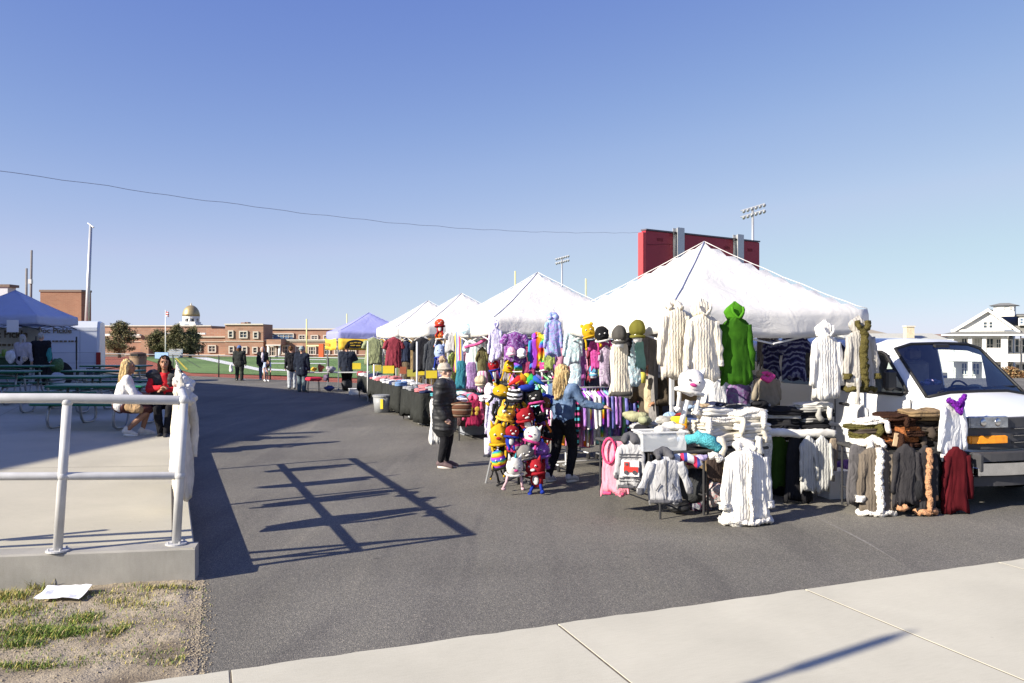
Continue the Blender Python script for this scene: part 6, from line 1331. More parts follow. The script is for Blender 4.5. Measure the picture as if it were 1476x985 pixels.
for i in range(16):
    px = rnd.uniform(713, 788); py = 575+i*6.5+rnd.uniform(-4, 4); (a_, an), (b_, bn_) = rnd.sample(cn_, 2)
    plush(px, py, 10.62+rnd.uniform(0, .12), rnd.uniform(15, 20), rnd.uniform(20, 28), a_, b_, 'small %s animal hat with %s cords tucked behind the front row, %s from the top' % (bn_, an, ORD[i]), ears=rnd.choice(('round', 'flop', 'none')), name='animal_hat')
T = thing('jester_hat', tuple(At(759, 556, 10.4)), 'rainbow jester hat with floppy points on top of the toy stand', 'hat', 0)
for k in range(5):
    a = -1.2+.6*k; o = MB().tube([(0, 0, 0), (.12*math.sin(a), -.05, .07+.05*math.cos(a)), (.25*math.sin(a), -.08, .03*math.cos(a))], [.07, .05, .012], 10).build('point', pk('jest%d' % k, RNB[k]), T, True)
MB().ell((0, 0, -.02), (.12, .1, .06), 14, 8).build('band', BL, T, True)
for (px, py, d, w, h, b_, hd_, lb, kw) in ((849, 482, 11.7, 18, 34, Y_, Y_, 'yellow big eyed plush hanging from the nearest canopy edge', dict(ears='round')), (868, 486, 11.3, 20, 36, WT, K_, 'black curly headed plush with pink scarf at the canopy edge', dict(ears='none', feet=PK)), (634, 470, 18.6, 14, 24, RD, pk('strawberry', (.7, .08, .03)), 'strawberry red plush hat at the top left of the second stall', dict(ears='none', belly=WT)), (634, 487, 18.6, 12, 20, WT, pk('orange2', (.75, .2, .04)), 'white and orange plush right below the strawberry hat', dict(ears='none')), (634, 512, 18.4, 15, 34, BL, pk('blue_white', (.4, .5, .75)), 'blue and white plush hanging behind the bobble hat', dict()), (690, 473, 15.8, 16, 18, WT, K_, 'black and white panda plush hung under the canopy edge', dict()), (712, 530, 14.4, 15, 30, BL, RD, 'red and blue plush in front of the lilac hoodie', dict(ears='none')), (733, 532, 14.3, 15, 30, Y_, Y_, 'yellow plush with pointed ears left of the rainbow hoodies', dict(ears='point', nose=RD)), (787, 532, 13.2, 18, 22, WT, PK, 'pink and white owl plush above the clothes rack', dict())):
    plush(px, py, d-(.75 if 840 < px < 880 else 0), w*1.1, h, b_, hd_, lb, **kw)
hat(848, 862, 526, 542, 12.6, tiedye('blue_hat', [(.05, .2, .4), (.2, .5, .7)], 12), 'blue patterned knit hat above the rainbow rack')
hat(731, 743, 500, 512, 14.1, cloth('pink_cap', (.75, .4, .5)), 'pink cap in front of the plum tie dye tee'); hat(745, 759, 502, 514, 14.1, cloth('white_cap', (.8, .8, .8)), 'white cap in front of the plum tie dye tee')
# white unicorn hat on a mannequin head
T = plush(995, 558, 8.9, 42, 56, WT, pk('fluffy_white', (.82, .8, .8)), 'large fluffy white unicorn hat with pink ears on a stand above the white pile', ears='point', nose=PK, name='unicorn_hat')
p = At(995, 600, 8.9); MB().tube([(0, 0, -.15), (0, 0, -.42)], .03, 10).build('stand', WHITE, T, True)
# ============================================================ FRONT TABLES
table((1.58, 8.6), .66, 1.5, 'black legged folding table with baby hoodies at the front of the nearest stall', top=TTOPD)
table((2.16, 8.85), .85, .8, 'table carrying the tall white knit pile', top=TTOPD)
table((2.98, 9.75), 1.05, .8, 'table under the black and grey knit pile', z=.74, top=TTOPD, rz=PHI*.5)
table((3.86, 8.98), 1.16, .52, 'table under the brown and rust knit pile', z=.74, top=TTOPD, rz=0)
table((2.0, 9.95), 1.0, .7, 'rear table with folded tops behind the white pile', z=.8, top=TTOPD)
WK, WF = knit('white_fine_knit', (.76, .74, .69), False), fur('white_fur', (.78, .75, .7)); BLKK = knit('black_knit', (.022, .022, .025), False); GRYK = knit('light_grey_knit', (.45, .44, .41), False); DBR = fur('dark_brown_fur', (.045, .022, .015)); RST = fur('rust_fur', (.3, .11, .04)); KHK = cloth('khaki_wool', (.24, .165, .09)); CHG = knit('charcoal_brown', (.075, .06, .05), False); OLV = fur('olive_fur2', (.1, .09, .03)); TAN = fur('peach_fur', (.5, .27, .15))
gp = 'folded knits on the white pile'
CREAM2 = knit('cream_fine_knit', (.7, .65, .55), False)
pile((2.3, 9.05), [(WK, 'white cable knit'), (CREAM2, 'cream cable knit'), (WK, 'white knitted', .07), (CREAM2, 'cream knitted'), (WF, 'white fluffy', .08, .02), (WK, 'white folded')], 'left white pile', .46, .36, PHI, gp, seed=5)
pile((2.66, 9.1), [(WF, 'white fluffy', .07, .02), (WK, 'white cable knit'), (CREAM2, 'cream knitted', .06), (WK, 'white folded', .075), (CREAM2, 'cream cable knit'), (WF, 'white furry', .08, .02)], 'right white pile', .46, .36, PHI, gp, seed=6)
gp = 'folded knits on the black pile'
pile((3.3, 9.85), [(BLKK, 'black'), (GRYK, 'light grey'), (BLKK, 'black knitted'), (BLKK, 'soft black'), (GRYK, 'pale grey knitted', .05), (BLKK, 'plain black')], 'left black pile', .48, .38, .1, gp, seed=7)
pile((3.72, 9.95), [(GRYK, 'light grey'), (BLKK, 'black'), (BLKK, 'black knitted'), (GRYK, 'cream grey', .05), (BLKK, 'deep black', .08), (GRYK, 'grey and white', .05), (WK, 'off white', .045)], 'right black pile', .5, .38, .15, gp, seed=8)
gp = 'folded knits on the brown pile'
pile((4.03, 9.12), [(WF, 'white fluffy', .06, .02), (OLV, 'olive furry', .08, .025), (CHG, 'grey brown', .06), (OLV, 'dark olive', .05, .02), (WF, 'white and grey fluffy', .07, .02)], 'left column of the brown pile', .34, .36, .1, gp, seed=9)
pile((4.4, 9.1), [(DBR, 'dark brown', .05, .02), (RST, 'rust fluffy', .07, .03), (DBR, 'dark brown fluffy', .05, .02), (RST, 'orange brown fluffy', .06, .03), (DBR, 'deep brown', .07, .02), (DBR, 'dark chocolate furry', .06, .02)], 'middle column of the brown pile', .42, .36, 0, gp, seed=10)
pile((4.78, 9.2), [(BLKK, 'black', .06), (CHG, 'charcoal', .06), (KHK, 'tan edged', .05), (CHG, 'grey brown', .07), (CHG, 'dark taupe', .05), (KHK, 'khaki wool', .08)], 'right column of the brown pile', .42, .38, -.1, gp, seed=11)
folded((4.6, 9.0, 1.09), .42, .3, .07, KHK, 'khaki folded coat draped across the top of the brown pile', .2, 3); o = MB().box((0, 0, 0), (.05, .012, .15), 0, .005).build('paper_tag', mat('tan_tag', (.5, .36, .22), .8), None, False, At(1291, 634, 8.86), 0); o.rotation_euler.y = R(10); tag(o, 'tan paper tag hanging on the rust coloured folds', 'tag')
gp = 'coats hung over the table edges'
# white coat at the front
g = garment(1036, 1113, 640, 752, 8.45, 'white_coat', 'long white cable knit coat with fluffy hem hung in front of the white pile', WHITEK, 'coat', 'long', 'down', seed=60, trim=WF, front=.022, flare=1.2, group=gp, deep=.42, spread=.1, hood_m=WF)
for s in (-.12, .12): 
    p = At(1075+s*150, 757, 8.5); mb = MB().ell((0, -.03, .04), (.065, .11, .045), 14, 8).cap((0, .03, .05), .055, (0, .03, .16), .05, 12); o = mb.build('white_boot', WHITEK, None, True, (p.x, 8.5, 0)); tag(o, '%s white slipper boot standing under the white coat hem' % ('left' if s < 0 else 'right'), 'boot')
GB = knit('grey_brown_cable', (.15, .125, .1)); SLT = cloth('slate_wool', (.1, .095, .1)); CHW = cloth('charcoal_wool', (.035, .033, .036)); MRN = knit('maroon_knit', (.085, .008, .012), False); DGR = knit('dark_green_knit', (.03, .065, .01), False); LGC = knit('pale_grey_cable', (.5, .5, .48))
def gc(px0, px1, py0, py1, d, lb, m, cat='coat', **kw): return garment(px0, px1, py0, py1, d, 'draped_coat', lb, m, cat, group=gp, **kw)
gc(1221, 1252, 640, 728, 9.0, 'slate grey coat at the left end of the brown pile table', SLT, sleeves=None, hood=None, seed=61, rz=0)
gc(1234, 1292, 636, 741, 8.86, 'grey brown cable coat with thick white fluffy trim below the brown pile', GB, sleeves='long', hood='down', trim=WF, front=.04, seed=62, rz=0, flare=1.1, hood_m=WF)
gc(1284, 1326, 640, 728, 8.82, 'charcoal wool coat in the middle of the brown pile table', CHW, sleeves='long', hood=None, seed=63, rz=0, flare=1.15, folds=.3)
gc(1318, 1352, 642, 740, 8.84, 'black coat with peach fluffy edging right of the charcoal coat', CHW, sleeves='long', hood=None, trim=TAN, front=.03, seed=64, rz=.1)
gc(1340, 1364, 645, 732, 8.98, 'plain black coat squeezed beside the maroon one', BLKK, sleeves='long', hood=None, seed=65, rz=.1)
gc(1354, 1402, 644, 738, 8.95, 'dark maroon knitted coat at the right end of the brown pile', MRN, sleeves='long', hood=None, seed=66, rz=.15, flare=1.15, spread=.15, folds=.3)
o = furry('peach_cuff', [(0, 0, 0), (.06, -.02, -.02), (.1, 0, .01)], .03, TAN, None); o.location = At(1293, 731, 8.75); tag(o, 'peach fluffy cuff poking out under the charcoal coat', 'cuff')
gc(1094, 1113, 622, 690, 9.55, 'cream fluffy scarf hanging at the left of the black pile', WF, 'scarf', sleeves=None, hood=None, seed=67, rz=.1)
gc(1108, 1138, 626, 702, 9.6, 'dark green knitted coat below the black pile', DGR, sleeves='long', hood=None, seed=68, rz=.1)
gc(1132, 1168, 628, 722, 9.5, 'long black coat with pointed hem below the black pile', BLKK, sleeves=None, hood=None, seed=69, rz=.1, flare=1.2, folds=.35)
gc(1150, 1178, 628, 708, 9.42, 'left pale grey cable coat below the black pile', LGC, sleeves='long', hood=None, seed=70, rz=.1)
gc(1172, 1200, 628, 708, 9.45, 'right pale grey cable coat below the black pile', LGC, sleeves='long', hood=None, seed=71, rz=.1, cuff=BLKK)
gc(1192, 1209, 632, 696, 9.8, 'beige coat at the right edge of the black pile', cloth('beige_wool', (.32, .26, .2)), sleeves=None, hood=None, seed=72, rz=.3)
furry_o = furry('white_knit_edge', [(0, 0, 0), (.2, -.03, .01), (.45, -.02, -.01), (.7, 0, 0), (.9, .05, -.02)], .05, WK, None, .1); furry_o.location = At(1096, 624, 9.5); tag(furry_o, 'off white knit folded along the front edge of the black pile', 'knit')
g = garment(1345, 1397, 574, 668, 9.0, 'hanging_shirt', 'white long sleeved top with fuzzy purple collar hung on the van fender', cloth('white_cotton', ()), 'top', 'long', None, seed=73, rz=PHI, deep=.2, flare=.9)
w_, H_, tp_, sw_, D_ = T_info[g.name]; PUR = fur('purple_fur', (.16, .02, .3)); furry('collar', [(-sw_*.75, -.06, tp_*.99), (-.02, -.1, tp_*.9), (sw_*.9, -.06, tp_*1.04)], .028, PUR, g); furry('collar', [(-sw_*.4, -.08, tp_*.93), (0, -.12, tp_*.78), (sw_*.5, -.08, tp_*.95)], .026, PUR, g)
# ---- baby clothes on the left table
LG = cloth('pale_grey_fleece', (.42, .42, .43)); DG = cloth('dark_grey_rib', (.09, .09, .1)); PNK = cloth('pink_cotton', (.78, .28, .36)); REDC = mat('print_red', (.7, .04, .03), .8, .05)
g = garment(886, 930, 632, 702, 8.75, 'child_hoodie', 'grey child hoodie with red pickup truck picture at the left table end', LG, 'hoodie', 'long', 'down', seed=80, rz=R(-8), cuff=DG, spread=.1, hood_m=DG, deep=.3)
w_, H_, tp_, sw_, D_ = T_info[g.name]; zc = tp_*.42; yf = -D_*.53-.02
o = MB().box((0, yf, zc), (sw_*1.45, .02, tp_*.34)).build('white_panel', cloth('white_cotton', ()), g)
mb = MB(); mb.box((.01, yf-.013, zc-.01), (sw_*1.15, .012, tp_*.11)); mb.box((-sw_*.28, yf-.013, zc+tp_*.09), (sw_*.4, .012, tp_*.1)); o = mb.build('truck_picture', REDC, g)
mb = MB(); 
for x in (-sw_*.32, sw_*.36): mb.tube([(x, yf-.014, zc-tp_*.08), (x, yf-.024, zc-tp_*.08)], tp_*.045, 14)
mb.box((-sw_*.28, yf-.02, zc+tp_*.095), (sw_*.22, .01, tp_*.05)); mb.build('truck_wheels', DG, g)
mb = MB()
for k, z in enumerate((.72, .66, .2, .14)): mb.box((0, -D_*.5-.008, tp_*z), (sw_*1.75, .012, .008))
mb.build('dark_stripes', DG, g); furry('hem_band', [(-sw_*.95, -D_*.3, .01), (0, -D_*.68, .01), (sw_*.95, -D_*.3, .01)], .02, DG, g, .05)
g = garment(928, 988, 655, 723, 8.35, 'child_hoodie', 'pale grey zip hoodie with dark lined hood hanging from the table front', LG, 'hoodie', 'long', 'down', seed=81, rz=R(4), cuff=DG, open_=DG, spread=.45, hood_m=DG, deep=.3, flare=1.0)
w_, H_, tp_, sw_, D_ = T_info[g.name]; furry('hem_band', [(-sw_*.98, -D_*.3, .01), (0, -D_*.7, .01), (sw_*.98, -D_*.3, .01)], .02, DG, g, .04)
for s in (-1, 1): MB().tube([(s*sw_*.35, -D_*.58-.012, tp_*.42), (s*sw_*.62, -D_*.5-.012, tp_*.26)], .006, 5).build('pocket', DG, g)
g = garment(868, 902, 636, 712, 8.95, 'pink_trousers', 'pale pink child trousers with bright pink cuffs at the left table end', PNK, 'trousers', None, None, seed=82, rz=R(-20), flare=1.25, folds=.4); w_, H_, tp_, sw_, D_ = T_info[g.name]; HP = cloth('bright_pink', (.8, .08, .2))
for s in (-1, 1): furry('cuff', [(s*sw_*.2, -D_*.5, .01), (s*sw_*.9, -D_*.4, .01)], .018, HP, g, .05)
o = MB().tube([(.1*math.cos(a)*.7, 0, .14*math.sin(a)) for a in [k*math.pi/8 for k in range(17)]], .014, 8).build('pink_strap', HP, None, True, At(878, 650, 8.9)); tag(o, 'bright pink looped strap hanging left of the truck hoodie', 'strap')
# clear plastic bin
gmb, t, b = newmat('clear_plastic'); b.inputs['Base Color'].default_value = (.75, .78, .8, 1); b.inputs['Roughness'].default_value = .25; tp = N(t, 'ShaderNodeBsdfTransparent'); mxs = N(t, 'ShaderNodeMixShader'); mxs.inputs[0].default_value = .42; t.links.new(tp.outputs[0], mxs.inputs[1]); t.links.new(b.outputs[0], mxs.inputs[2]); t.links.new(mxs.outputs[0], t.nodes['Material Output'].inputs[0])
c = At(953, 660, 8.75); T = thing('plastic_bin', (c.x, 8.85, .735), 'clear plastic storage bin filled with white baby things on the left table', 'bin', PHI*.6)
mb = MB(); 
for y in (-.14, .14): mb.box((0, y, .1), (.5, .008, .2))
for x in (-.25, .25): mb.box((x, 0, .1), (.008, .288, .2))
mb.box((0, 0, .006), (.49, .28, .008)); mb.build('tub', gmb, T)
mb = MB(); 
for y in (-.15, .15): mb.box((0, y, .205), (.54, .02, .015))
for x in (-.26, .26): mb.box((x, 0, .205), (.02, .28, .015))
mb.build('rim', WHITE, T); rnd = random.Random(9)
stuffc = [(WK, 'white'), (LG, 'grey'), (cloth('soft_blue', (.3, .4, .55)), 'soft blue'), (BLKK, 'black'), (CREAM, 'cream')]
def lump(px, py, d, r_, m, lb, name='crumpled_shirt', cat='top', seed=0, nz=.03):
    c = At(px, py, d); mb = MB().ell((0, 0, 0), r_, 12, 8).ell((r_[0]*.5, -r_[1]*.2, r_[2]*.3), tuple(x*.7 for x in r_), 10, 7).ell((-r_[0]*.55, r_[1]*.1, r_[2]*.1), tuple(x*.75 for x in r_), 10, 7)
    mb = mb; 
    for v in mb.v: v += v.normalized()*nz*(noise.noise(v*11+Vector((seed, 0, 0)))+.5*noise.noise(v*27))
    o = mb.build(name, m, None, True, tuple(c), seed*1.3); tag(o, lb, cat); return o
LP = [(940, 628, 8.9, (.1, .08, .05), LG, 'grey crumpled baby top heaped in the clear bin'), (955, 620, 8.95, (.11, .09, .06), WK, 'white knitted baby blanket heaped on the clear bin'), (970, 615, 9.0, (.1, .08, .05), WK, 'white fluffy baby hat behind the clear bin'), (958, 606, 9.15, (.09, .08, .05), GRYK, 'pale grey knit roll at the back of the left table'), (925, 618, 9.1, (.09, .08, .05), BLKK, 'black crumpled top left of the baby blanket'), (984, 626, 9.0, (.08, .07, .05), CREAM, 'cream booties beside the teal hat'), (930, 606, 9.5, (.1, .08, .05), cloth('sage', (.3, .32, .2)), 'sage green crumpled top at the back left of the table'), (915, 600, 10.2, (.13, .1, .07), cloth('olive_pale', (.35, .35, .22)), 'pale olive heap below the vendor'), (1000, 588, 10.0, (.12, .08, .04), cloth('soft_blue', ()), 'soft blue folded top behind the white pile'), (1030, 584, 10.1, (.13, .1, .04), cloth('navy', ()), 'navy crumpled top behind the white pile'), (1010, 660, 8.65, (.1, .07, .03), cloth('lilac_cotton', (.45, .38, .62)), 'lilac cotton top beside the clear bin'), (1000, 668, 8.6, (.08, .07, .02), tiedye('red_dark', [(.2, .02, .05), (.03, .02, .03)], 12), 'dark red patterned top at the table front'), (1063, 590, 9.9, (.15, .1, .05), DG, 'dark grey folded top under the purple hoodie'), (1095, 583, 10.0, (.16, .12, .05), BLKK, 'black cloth under the beige hoodie')]
for i, a in enumerate(LP): lump(*a, seed=i)
furry_o = furry('striped_blanket', [(0, 0, 0), (.12, -.05, .02), (.22, -.02, -.02), (.26, -.04, -.08)], .045, stripes('usa_stripes', [(.8, .8, .82), (.8, .8, .82), (.5, .03, .08), (.05, .06, .3)], 7, 0), None, .06); furry_o.location = At(972, 661, 8.5); tag(furry_o, 'white rolled blanket with red and navy stripes at the table front', 'blanket')
furry_o = furry('teal_hat', [(0, 0, 0), (.1, -.06, .03), (.22, -.08, -.01), (.33, -.07, -.09)], [.05, .07, .07, .05], fur('teal_fur', (.1, .42, .48)), None, .15); furry_o.location = At(990, 634, 8.5); tag(furry_o, 'fluffy teal knitted hat lying in front of the white pile', 'hat')
furry_o = furry('white_mitten', [(0, 0, 0), (.06, -.02, .02), (.12, 0, -.04)], .035, WF, None, .2); furry_o.location = At(1022, 658, 8.4); tag(furry_o, 'small white fluffy mitten below the teal hat', 'mitten')
o = folded(At(978, 622, 9.15), .2, .12, .17, stripes('sunset', [(.02, .02, .02), (.5, .03, .02), (.8, .35, .02), (.8, .65, .05)], 5, 2, True), 'black red and orange tie dye pouch standing behind the clear bin', 0, 2, name='tie_dye_pouch', cat='pouch')
o = MB().ell((0, 0, 0), (.09, .05, .06), 14, 10).build('blue_balloon', cloth('pale_blue', (.3, .42, .6)), None, True, At(966, 601, 9.4)); tag(o, 'pale blue soft toy behind the tie dye pouch', 'soft toy')
garment(1018, 1044, 655, 694, 8.6, 'dark_cloth', 'dark brown cloth hanging between the teal hat and white coat', cloth('dark_brown', (.05, .035, .03)), 'cloth', None, None, seed=85)
rnd = random.Random(31); pat = [(WK, 'white knitted'), (LG, 'pale grey'), (GRYK, 'grey knitted'), (cloth('soft_blue', ()), 'soft blue'), (tiedye('black_white', [(.03, .03, .03), (.7, .7, .7)], 14), 'black and white'), (CREAM, 'cream'), (DG, 'dark grey'), (tiedye('brown_mix', [(.2, .12, .07), (.5, .42, .3)], 14), 'brown patterned')]
for i in range(20):
    px = 915+(i % 10)*9+rnd.uniform(-4, 4); py = (632 if i < 10 else 612)+rnd.uniform(-5, 4); m_, cn = pat[rnd.randrange(8)]; d = 9.0 if i < 10 else 9.6
    lump(px, py, d, (rnd.uniform(.06, .1), .08, rnd.uniform(.025, .05)), m_, '%s baby garment, %s from left, %s row of left table' % (cn, ORD[i % 10], 'front' if i < 10 else 'back'), 'baby_garment', 'baby clothes', i+200, .045)
for i in range(10):
    px = 1015+i*8.5; m_, cn = pat[rnd.randrange(8)]; lump(px, 588+rnd.uniform(-4, 3), 10.1, (rnd.uniform(.09, .14), .1, rnd.uniform(.03, .05)), m_, '%s crumpled shirt, %s from left on the rear table' % (cn, ORD[i]), 'crumpled_shirt', 'shirt', i+240, .045)
# goods under the tables
for i, (px, py, d, r_, m, lb) in enumerate(((1000, 700, 9.1, (.16, .14, .2), cloth('bin_bag', (.04, .042, .045), .4, 4, .8), 'dark plastic bag stuffed under the left table'), (1010, 728, 9.2, (.15, .13, .14), tiedye('mixed_goods', [(.3, .03, .04), (.05, .06, .1), (.4, .4, .4)], 9), 'bag of red and grey goods under the table'), (1030, 712, 9.0, (.1, .1, .15), tiedye('mixed_goods2', [(.5, .05, .05), (.5, .5, .5), (.04, .04, .05)], 12), 'red and white packets under the white coat'), (978, 732, 8.9, (.09, .12, .05), BLACK, 'pair of black shoes left under the table'), (1125, 700, 10.1, (.2, .15, .2), BLKK, 'black bag under the black pile'), (1215, 680, 10.2, (.12, .12, .15), cloth('purple_bag', (.2, .1, .3)), 'purple bag on the ground beside the van'), (1300, 700, 9.25, (.4, .18, .25), BLKK, 'black sack filling the space below the brown pile'))): lump(px, py, d, r_, m, lb, 'bag', 'bag', i, .04)
for (x, y, w, d_, h, m, lb) in ((4.0, 9.9, .3, .25, .34, WHITE, 'white carton on the ground between the black pile and the van'), (2.5, 10.6, .5, .4, .45, mat('cardboard', ()), 'cardboard carton under the rear table')):
    o = MB().box((0, 0, h/2), (w, d_, h)).build('carton', m, None, False, (x, y, 0), .2); tag(o, lb, 'box')
o = folded((2.4, 10.3, .81), .6, .4, .1, cloth('blue_print', (.08, .12, .3)), 'blue printed tops folded on the rear table', .3, 5); folded((2.75, 10.45, .81), .4, .35, .14, cloth('white_cotton', ()), 'white tops folded on the rear table', .3, 7)
T = thing('picture_frame', tuple(At(985, 560, 12.6)), 'tan cardboard panel leaning behind the cream coats', 'panel', .3); MB().box((0, 0, 0), (.6, .03, .4)).build('board', mat('cardboard', ()), T)
# ============================================================ TABLE ROW OF THE FARTHER STALLS
BKC = cloth('black_cloth', (.03, .032, .03)); tl0 = Vector((-2.71, 20.35))
T5 = table((-1.05, 15.35), .75, 1.9, 'table with hats and tops behind the bobble hat woman', top=TTOPD, cloth_m=cloth('brown_tablecloth', (.09, .05, .05)), drop=.4)
T6 = table((-2.05, 17.9), .75, 1.9, 'black clothed table right of the grey waste bin', cloth_m=BKC, drop=.6); T7 = table((-2.95, 20.6), .8, 1.9, 'middle black clothed table of the tee shirt stall', cloth_m=BKC, drop=.58, jag=.14); T8 = table((-3.75, 22.9), .8, 1.9, 'black clothed table under the yellow price cards', cloth_m=BKC, drop=.5, jag=.12); T9 = table((-4.55, 25.3), .8, 1.9, 'farthest black clothed table beside the lavender canopy', cloth_m=BKC, drop=.45, jag=.1)
rnd = random.Random(21); cl = [(cloth('c_navy', (.03, .04, .1)), 'navy'), (cloth('c_grey', (.3, .31, .33)), 'grey'), (cloth('c_rose', (.55, .2, .22)), 'rose'), (cloth('c_white', (.7, .7, .72)), 'white'), (cloth('c_blue', (.15, .25, .45)), 'blue'), (cloth('c_black', (.03, .03, .035)), 'black'), (cloth('c_teal', (.08, .35, .4)), 'teal'), (cloth('c_pink', (.65, .25, .4)), 'pink')]
def scatter(o, n, desc, rows=2, only=None, seed=0):
    rnd = random.Random(seed); k = 0
    for j in range(n):
        for i in range(rows):
            p = Vector((o[0], o[1], 0))+V*(.15+.42*i+rnd.uniform(-.03, .03))+U*(.15+(1.65/max(1, n-1))*j+rnd.uniform(-.04, .04)); m, cn = rnd.choice(only or cl); h = rnd.uniform(.04, .11)
            folded((p.x, p.y, .742), rnd.uniform(.26, .36), rnd.uniform(.2, .28), h, m, '%s tee, %s row, %s back on the %s' % (cn, 'front' if i == 0 else 'back', ORD[j], desc), PHI+rnd.uniform(-.5, .5), seed+k, 0, 'folded tees on the '+desc, 'folded_tee', 'tee shirt'); k += 1
scatter((-1.05, 15.35), 7, 'hat table', seed=1, only=[cl[3], cl[4], cl[6], cl[7], cl[6]]); scatter((-2.05, 17.9), 6, 'table behind the bobble hat woman', seed=2, only=[cl[0], cl[5], cl[2], cl[1]]); scatter((-2.95, 20.6), 6, 'middle black table', seed=3, only=[cl[3], cl[1], cl[4], cl[0]]); scatter((-3.75, 22.9), 5, 'yellow card table', seed=4, only=[cl[2], cl[3], cl[2]]); scatter((-4.55, 25.3), 5, 'farthest black table', seed=5, only=[cl[1], cl[3], cl[0]])
# yellow price cards on stands
for i, (px, py, w, h, d, m, cn) in enumerate(((514, 528, 12, 9, 27, 'y', 'yellow'), (543, 531, 13, 9, 24.8, 'o', 'olive yellow'), (560, 533, 16, 11, 23.6, 'y', 'bright yellow'), (581, 534, 9, 10, 24, 'r', 'red brown'), (594, 538, 14, 10, 22.5, 'o', 'olive yellow'), (610, 537, 14, 8, 21.7, 'y', 'yellow'), (622, 540, 16, 11, 20.6, 'y', 'golden yellow'))):
    c = At(px, py, d); ww, hh = w/F*d, h/F*d; mm_ = {'y': mat('card_yellow', (.8, .62, .04), .7, .05), 'o': mat('card_olive', (.5, .45, .08), .7, .05), 'r': mat('card_red', (.4, .12, .06), .7, .05)}[m]
    T = thing('price_card', tuple(c), '%s price card on a thin stand, %s from the left above the black tables' % (cn, ORD[i]), 'card', .2, 'price cards'); MB().box((0, 0, 0), (ww, .015, hh)).build('card', mm_, T); MB().tube([(0, .02, -hh/2), (0, .02, .75-c.z)], .008, 6).build('stand', GALV, T)
for i, (px, d) in enumerate(((530, 25.2), (601, 20.9), (539, 24.4))):
    p = At(px, 500, d); o = MB().tube([(0, 0, 0), (0, 0, 1.9 if i < 2 else 1.2)], .022, 8).build('white_pole', WHITE, None, True, (p.x, d, 0)); tag(o, ('white pole holding the olive tee', 'white pole holding the black tee', 'short white pole beside the olive tee')[i], 'pole')
# bin, boxes under the tables
c = Gd(566, 594)-V*.28; T = thing('waste_bin', (c.x, c.y, 0), 'grey round plastic bin with yellow strap under the black tables', 'bin'); MB().tube([(0, 0, 0), (0, 0, .44)], [.21, .25], 24).build('tub', mat('grey_plastic', (.28, .29, .3), .5, .05), T, True); MB().tube([(0, 0, .42), (0, 0, .47)], .265, 24).build('rim', mat('grey_plastic', ()), T); MB().box((.02, -.24, .24), (.07, .03, .26)).build('yellow_label', mat('card_yellow', ()), T)
for (px, py, w, h, m, nm, lb) in ((598, 604, .32, .3, mat('clear_box', (.5, .54, .56), .3, .05), 'storage_box', 'translucent storage box under the black table'), (612, 613, .3, .3, WHITE, 'storage_box', 'white carton on the ground behind the woman in the bobble hat'), (690, 628, .75, .3, mat('grey_tote', (.3, .32, .36), .5, .05), 'storage_box', 'long grey storage tote under the hat table'), (548, 592, .2, .12, mat('violet_tub', (.2, .16, .4), .5), 'storage_box', 'small violet tub beside the grey bin'), (508, 570, .3, .2, WHITE, 'storage_box', 'small white box under the lavender canopy')):
    c = Gd(px, py); T = thing(nm, (c.x, c.y+.2, 0), lb, 'box', PHI); MB().box((0, 0, h/2), (w, .3, h), 0, .02).build('tub', m, T); MB().box((0, 0, h+.012), (w+.03, .33, .03), 0, .01).build('lid', m, T)
c = Gd(611, 600); o = MB().loft([[(-.1, -.06, 0), (.1, -.06, 0), (.1, .06, 0), (-.1, .06, 0)], [(-.07, -.02, .26), (.07, -.02, .26), (.07, .02, .26), (-.07, .02, .26)]]).build('paper_bag', mat('kraft_paper', (.45, .32, .2), .85), None, False, (c.x-.05, c.y+.05, .33), .2); tag(o, 'brown paper bag standing on the white carton', 'bag')
g = garment(668, 697, 573, 613, 15.15, 'butterfly_hoodie', 'maroon child hoodie with golden butterfly hanging on the hat table', cloth('berry', (.3, .02, .07)), 'hoodie', 'long', 'down', seed=90, sl_m=cloth('rose_sleeve', (.6, .1, .2)), hood_m=cloth('rose_sleeve', ()), spread=.2)
w_, H_, tp_, sw_, D_ = T_info[g.name]; mb = MB()
for s in (-1, 1):
    for (cx_, cz_, a, b_) in ((.3, .62, .22, .1), (.24, .46, .16, .08)): mb.ell((s*sw_*cx_*1.4, -D_*.58-.015, tp_*cz_), (sw_*a*1.5, .01, tp_*b_), 10, 6)
mb.build('butterfly_picture', mat('gold_print', (.5, .32, .05), .5), g, True)
hat(684, 702, 541, 556, 15.1, cloth('straw', (.5, .42, .3)), 'straw coloured sun hat on the hat table'); hat(698, 712, 552, 575, 14.7, cloth('pale_fluff', (.75, .68, .7)), 'pale pink fluffy hat at the right end of the hat table')
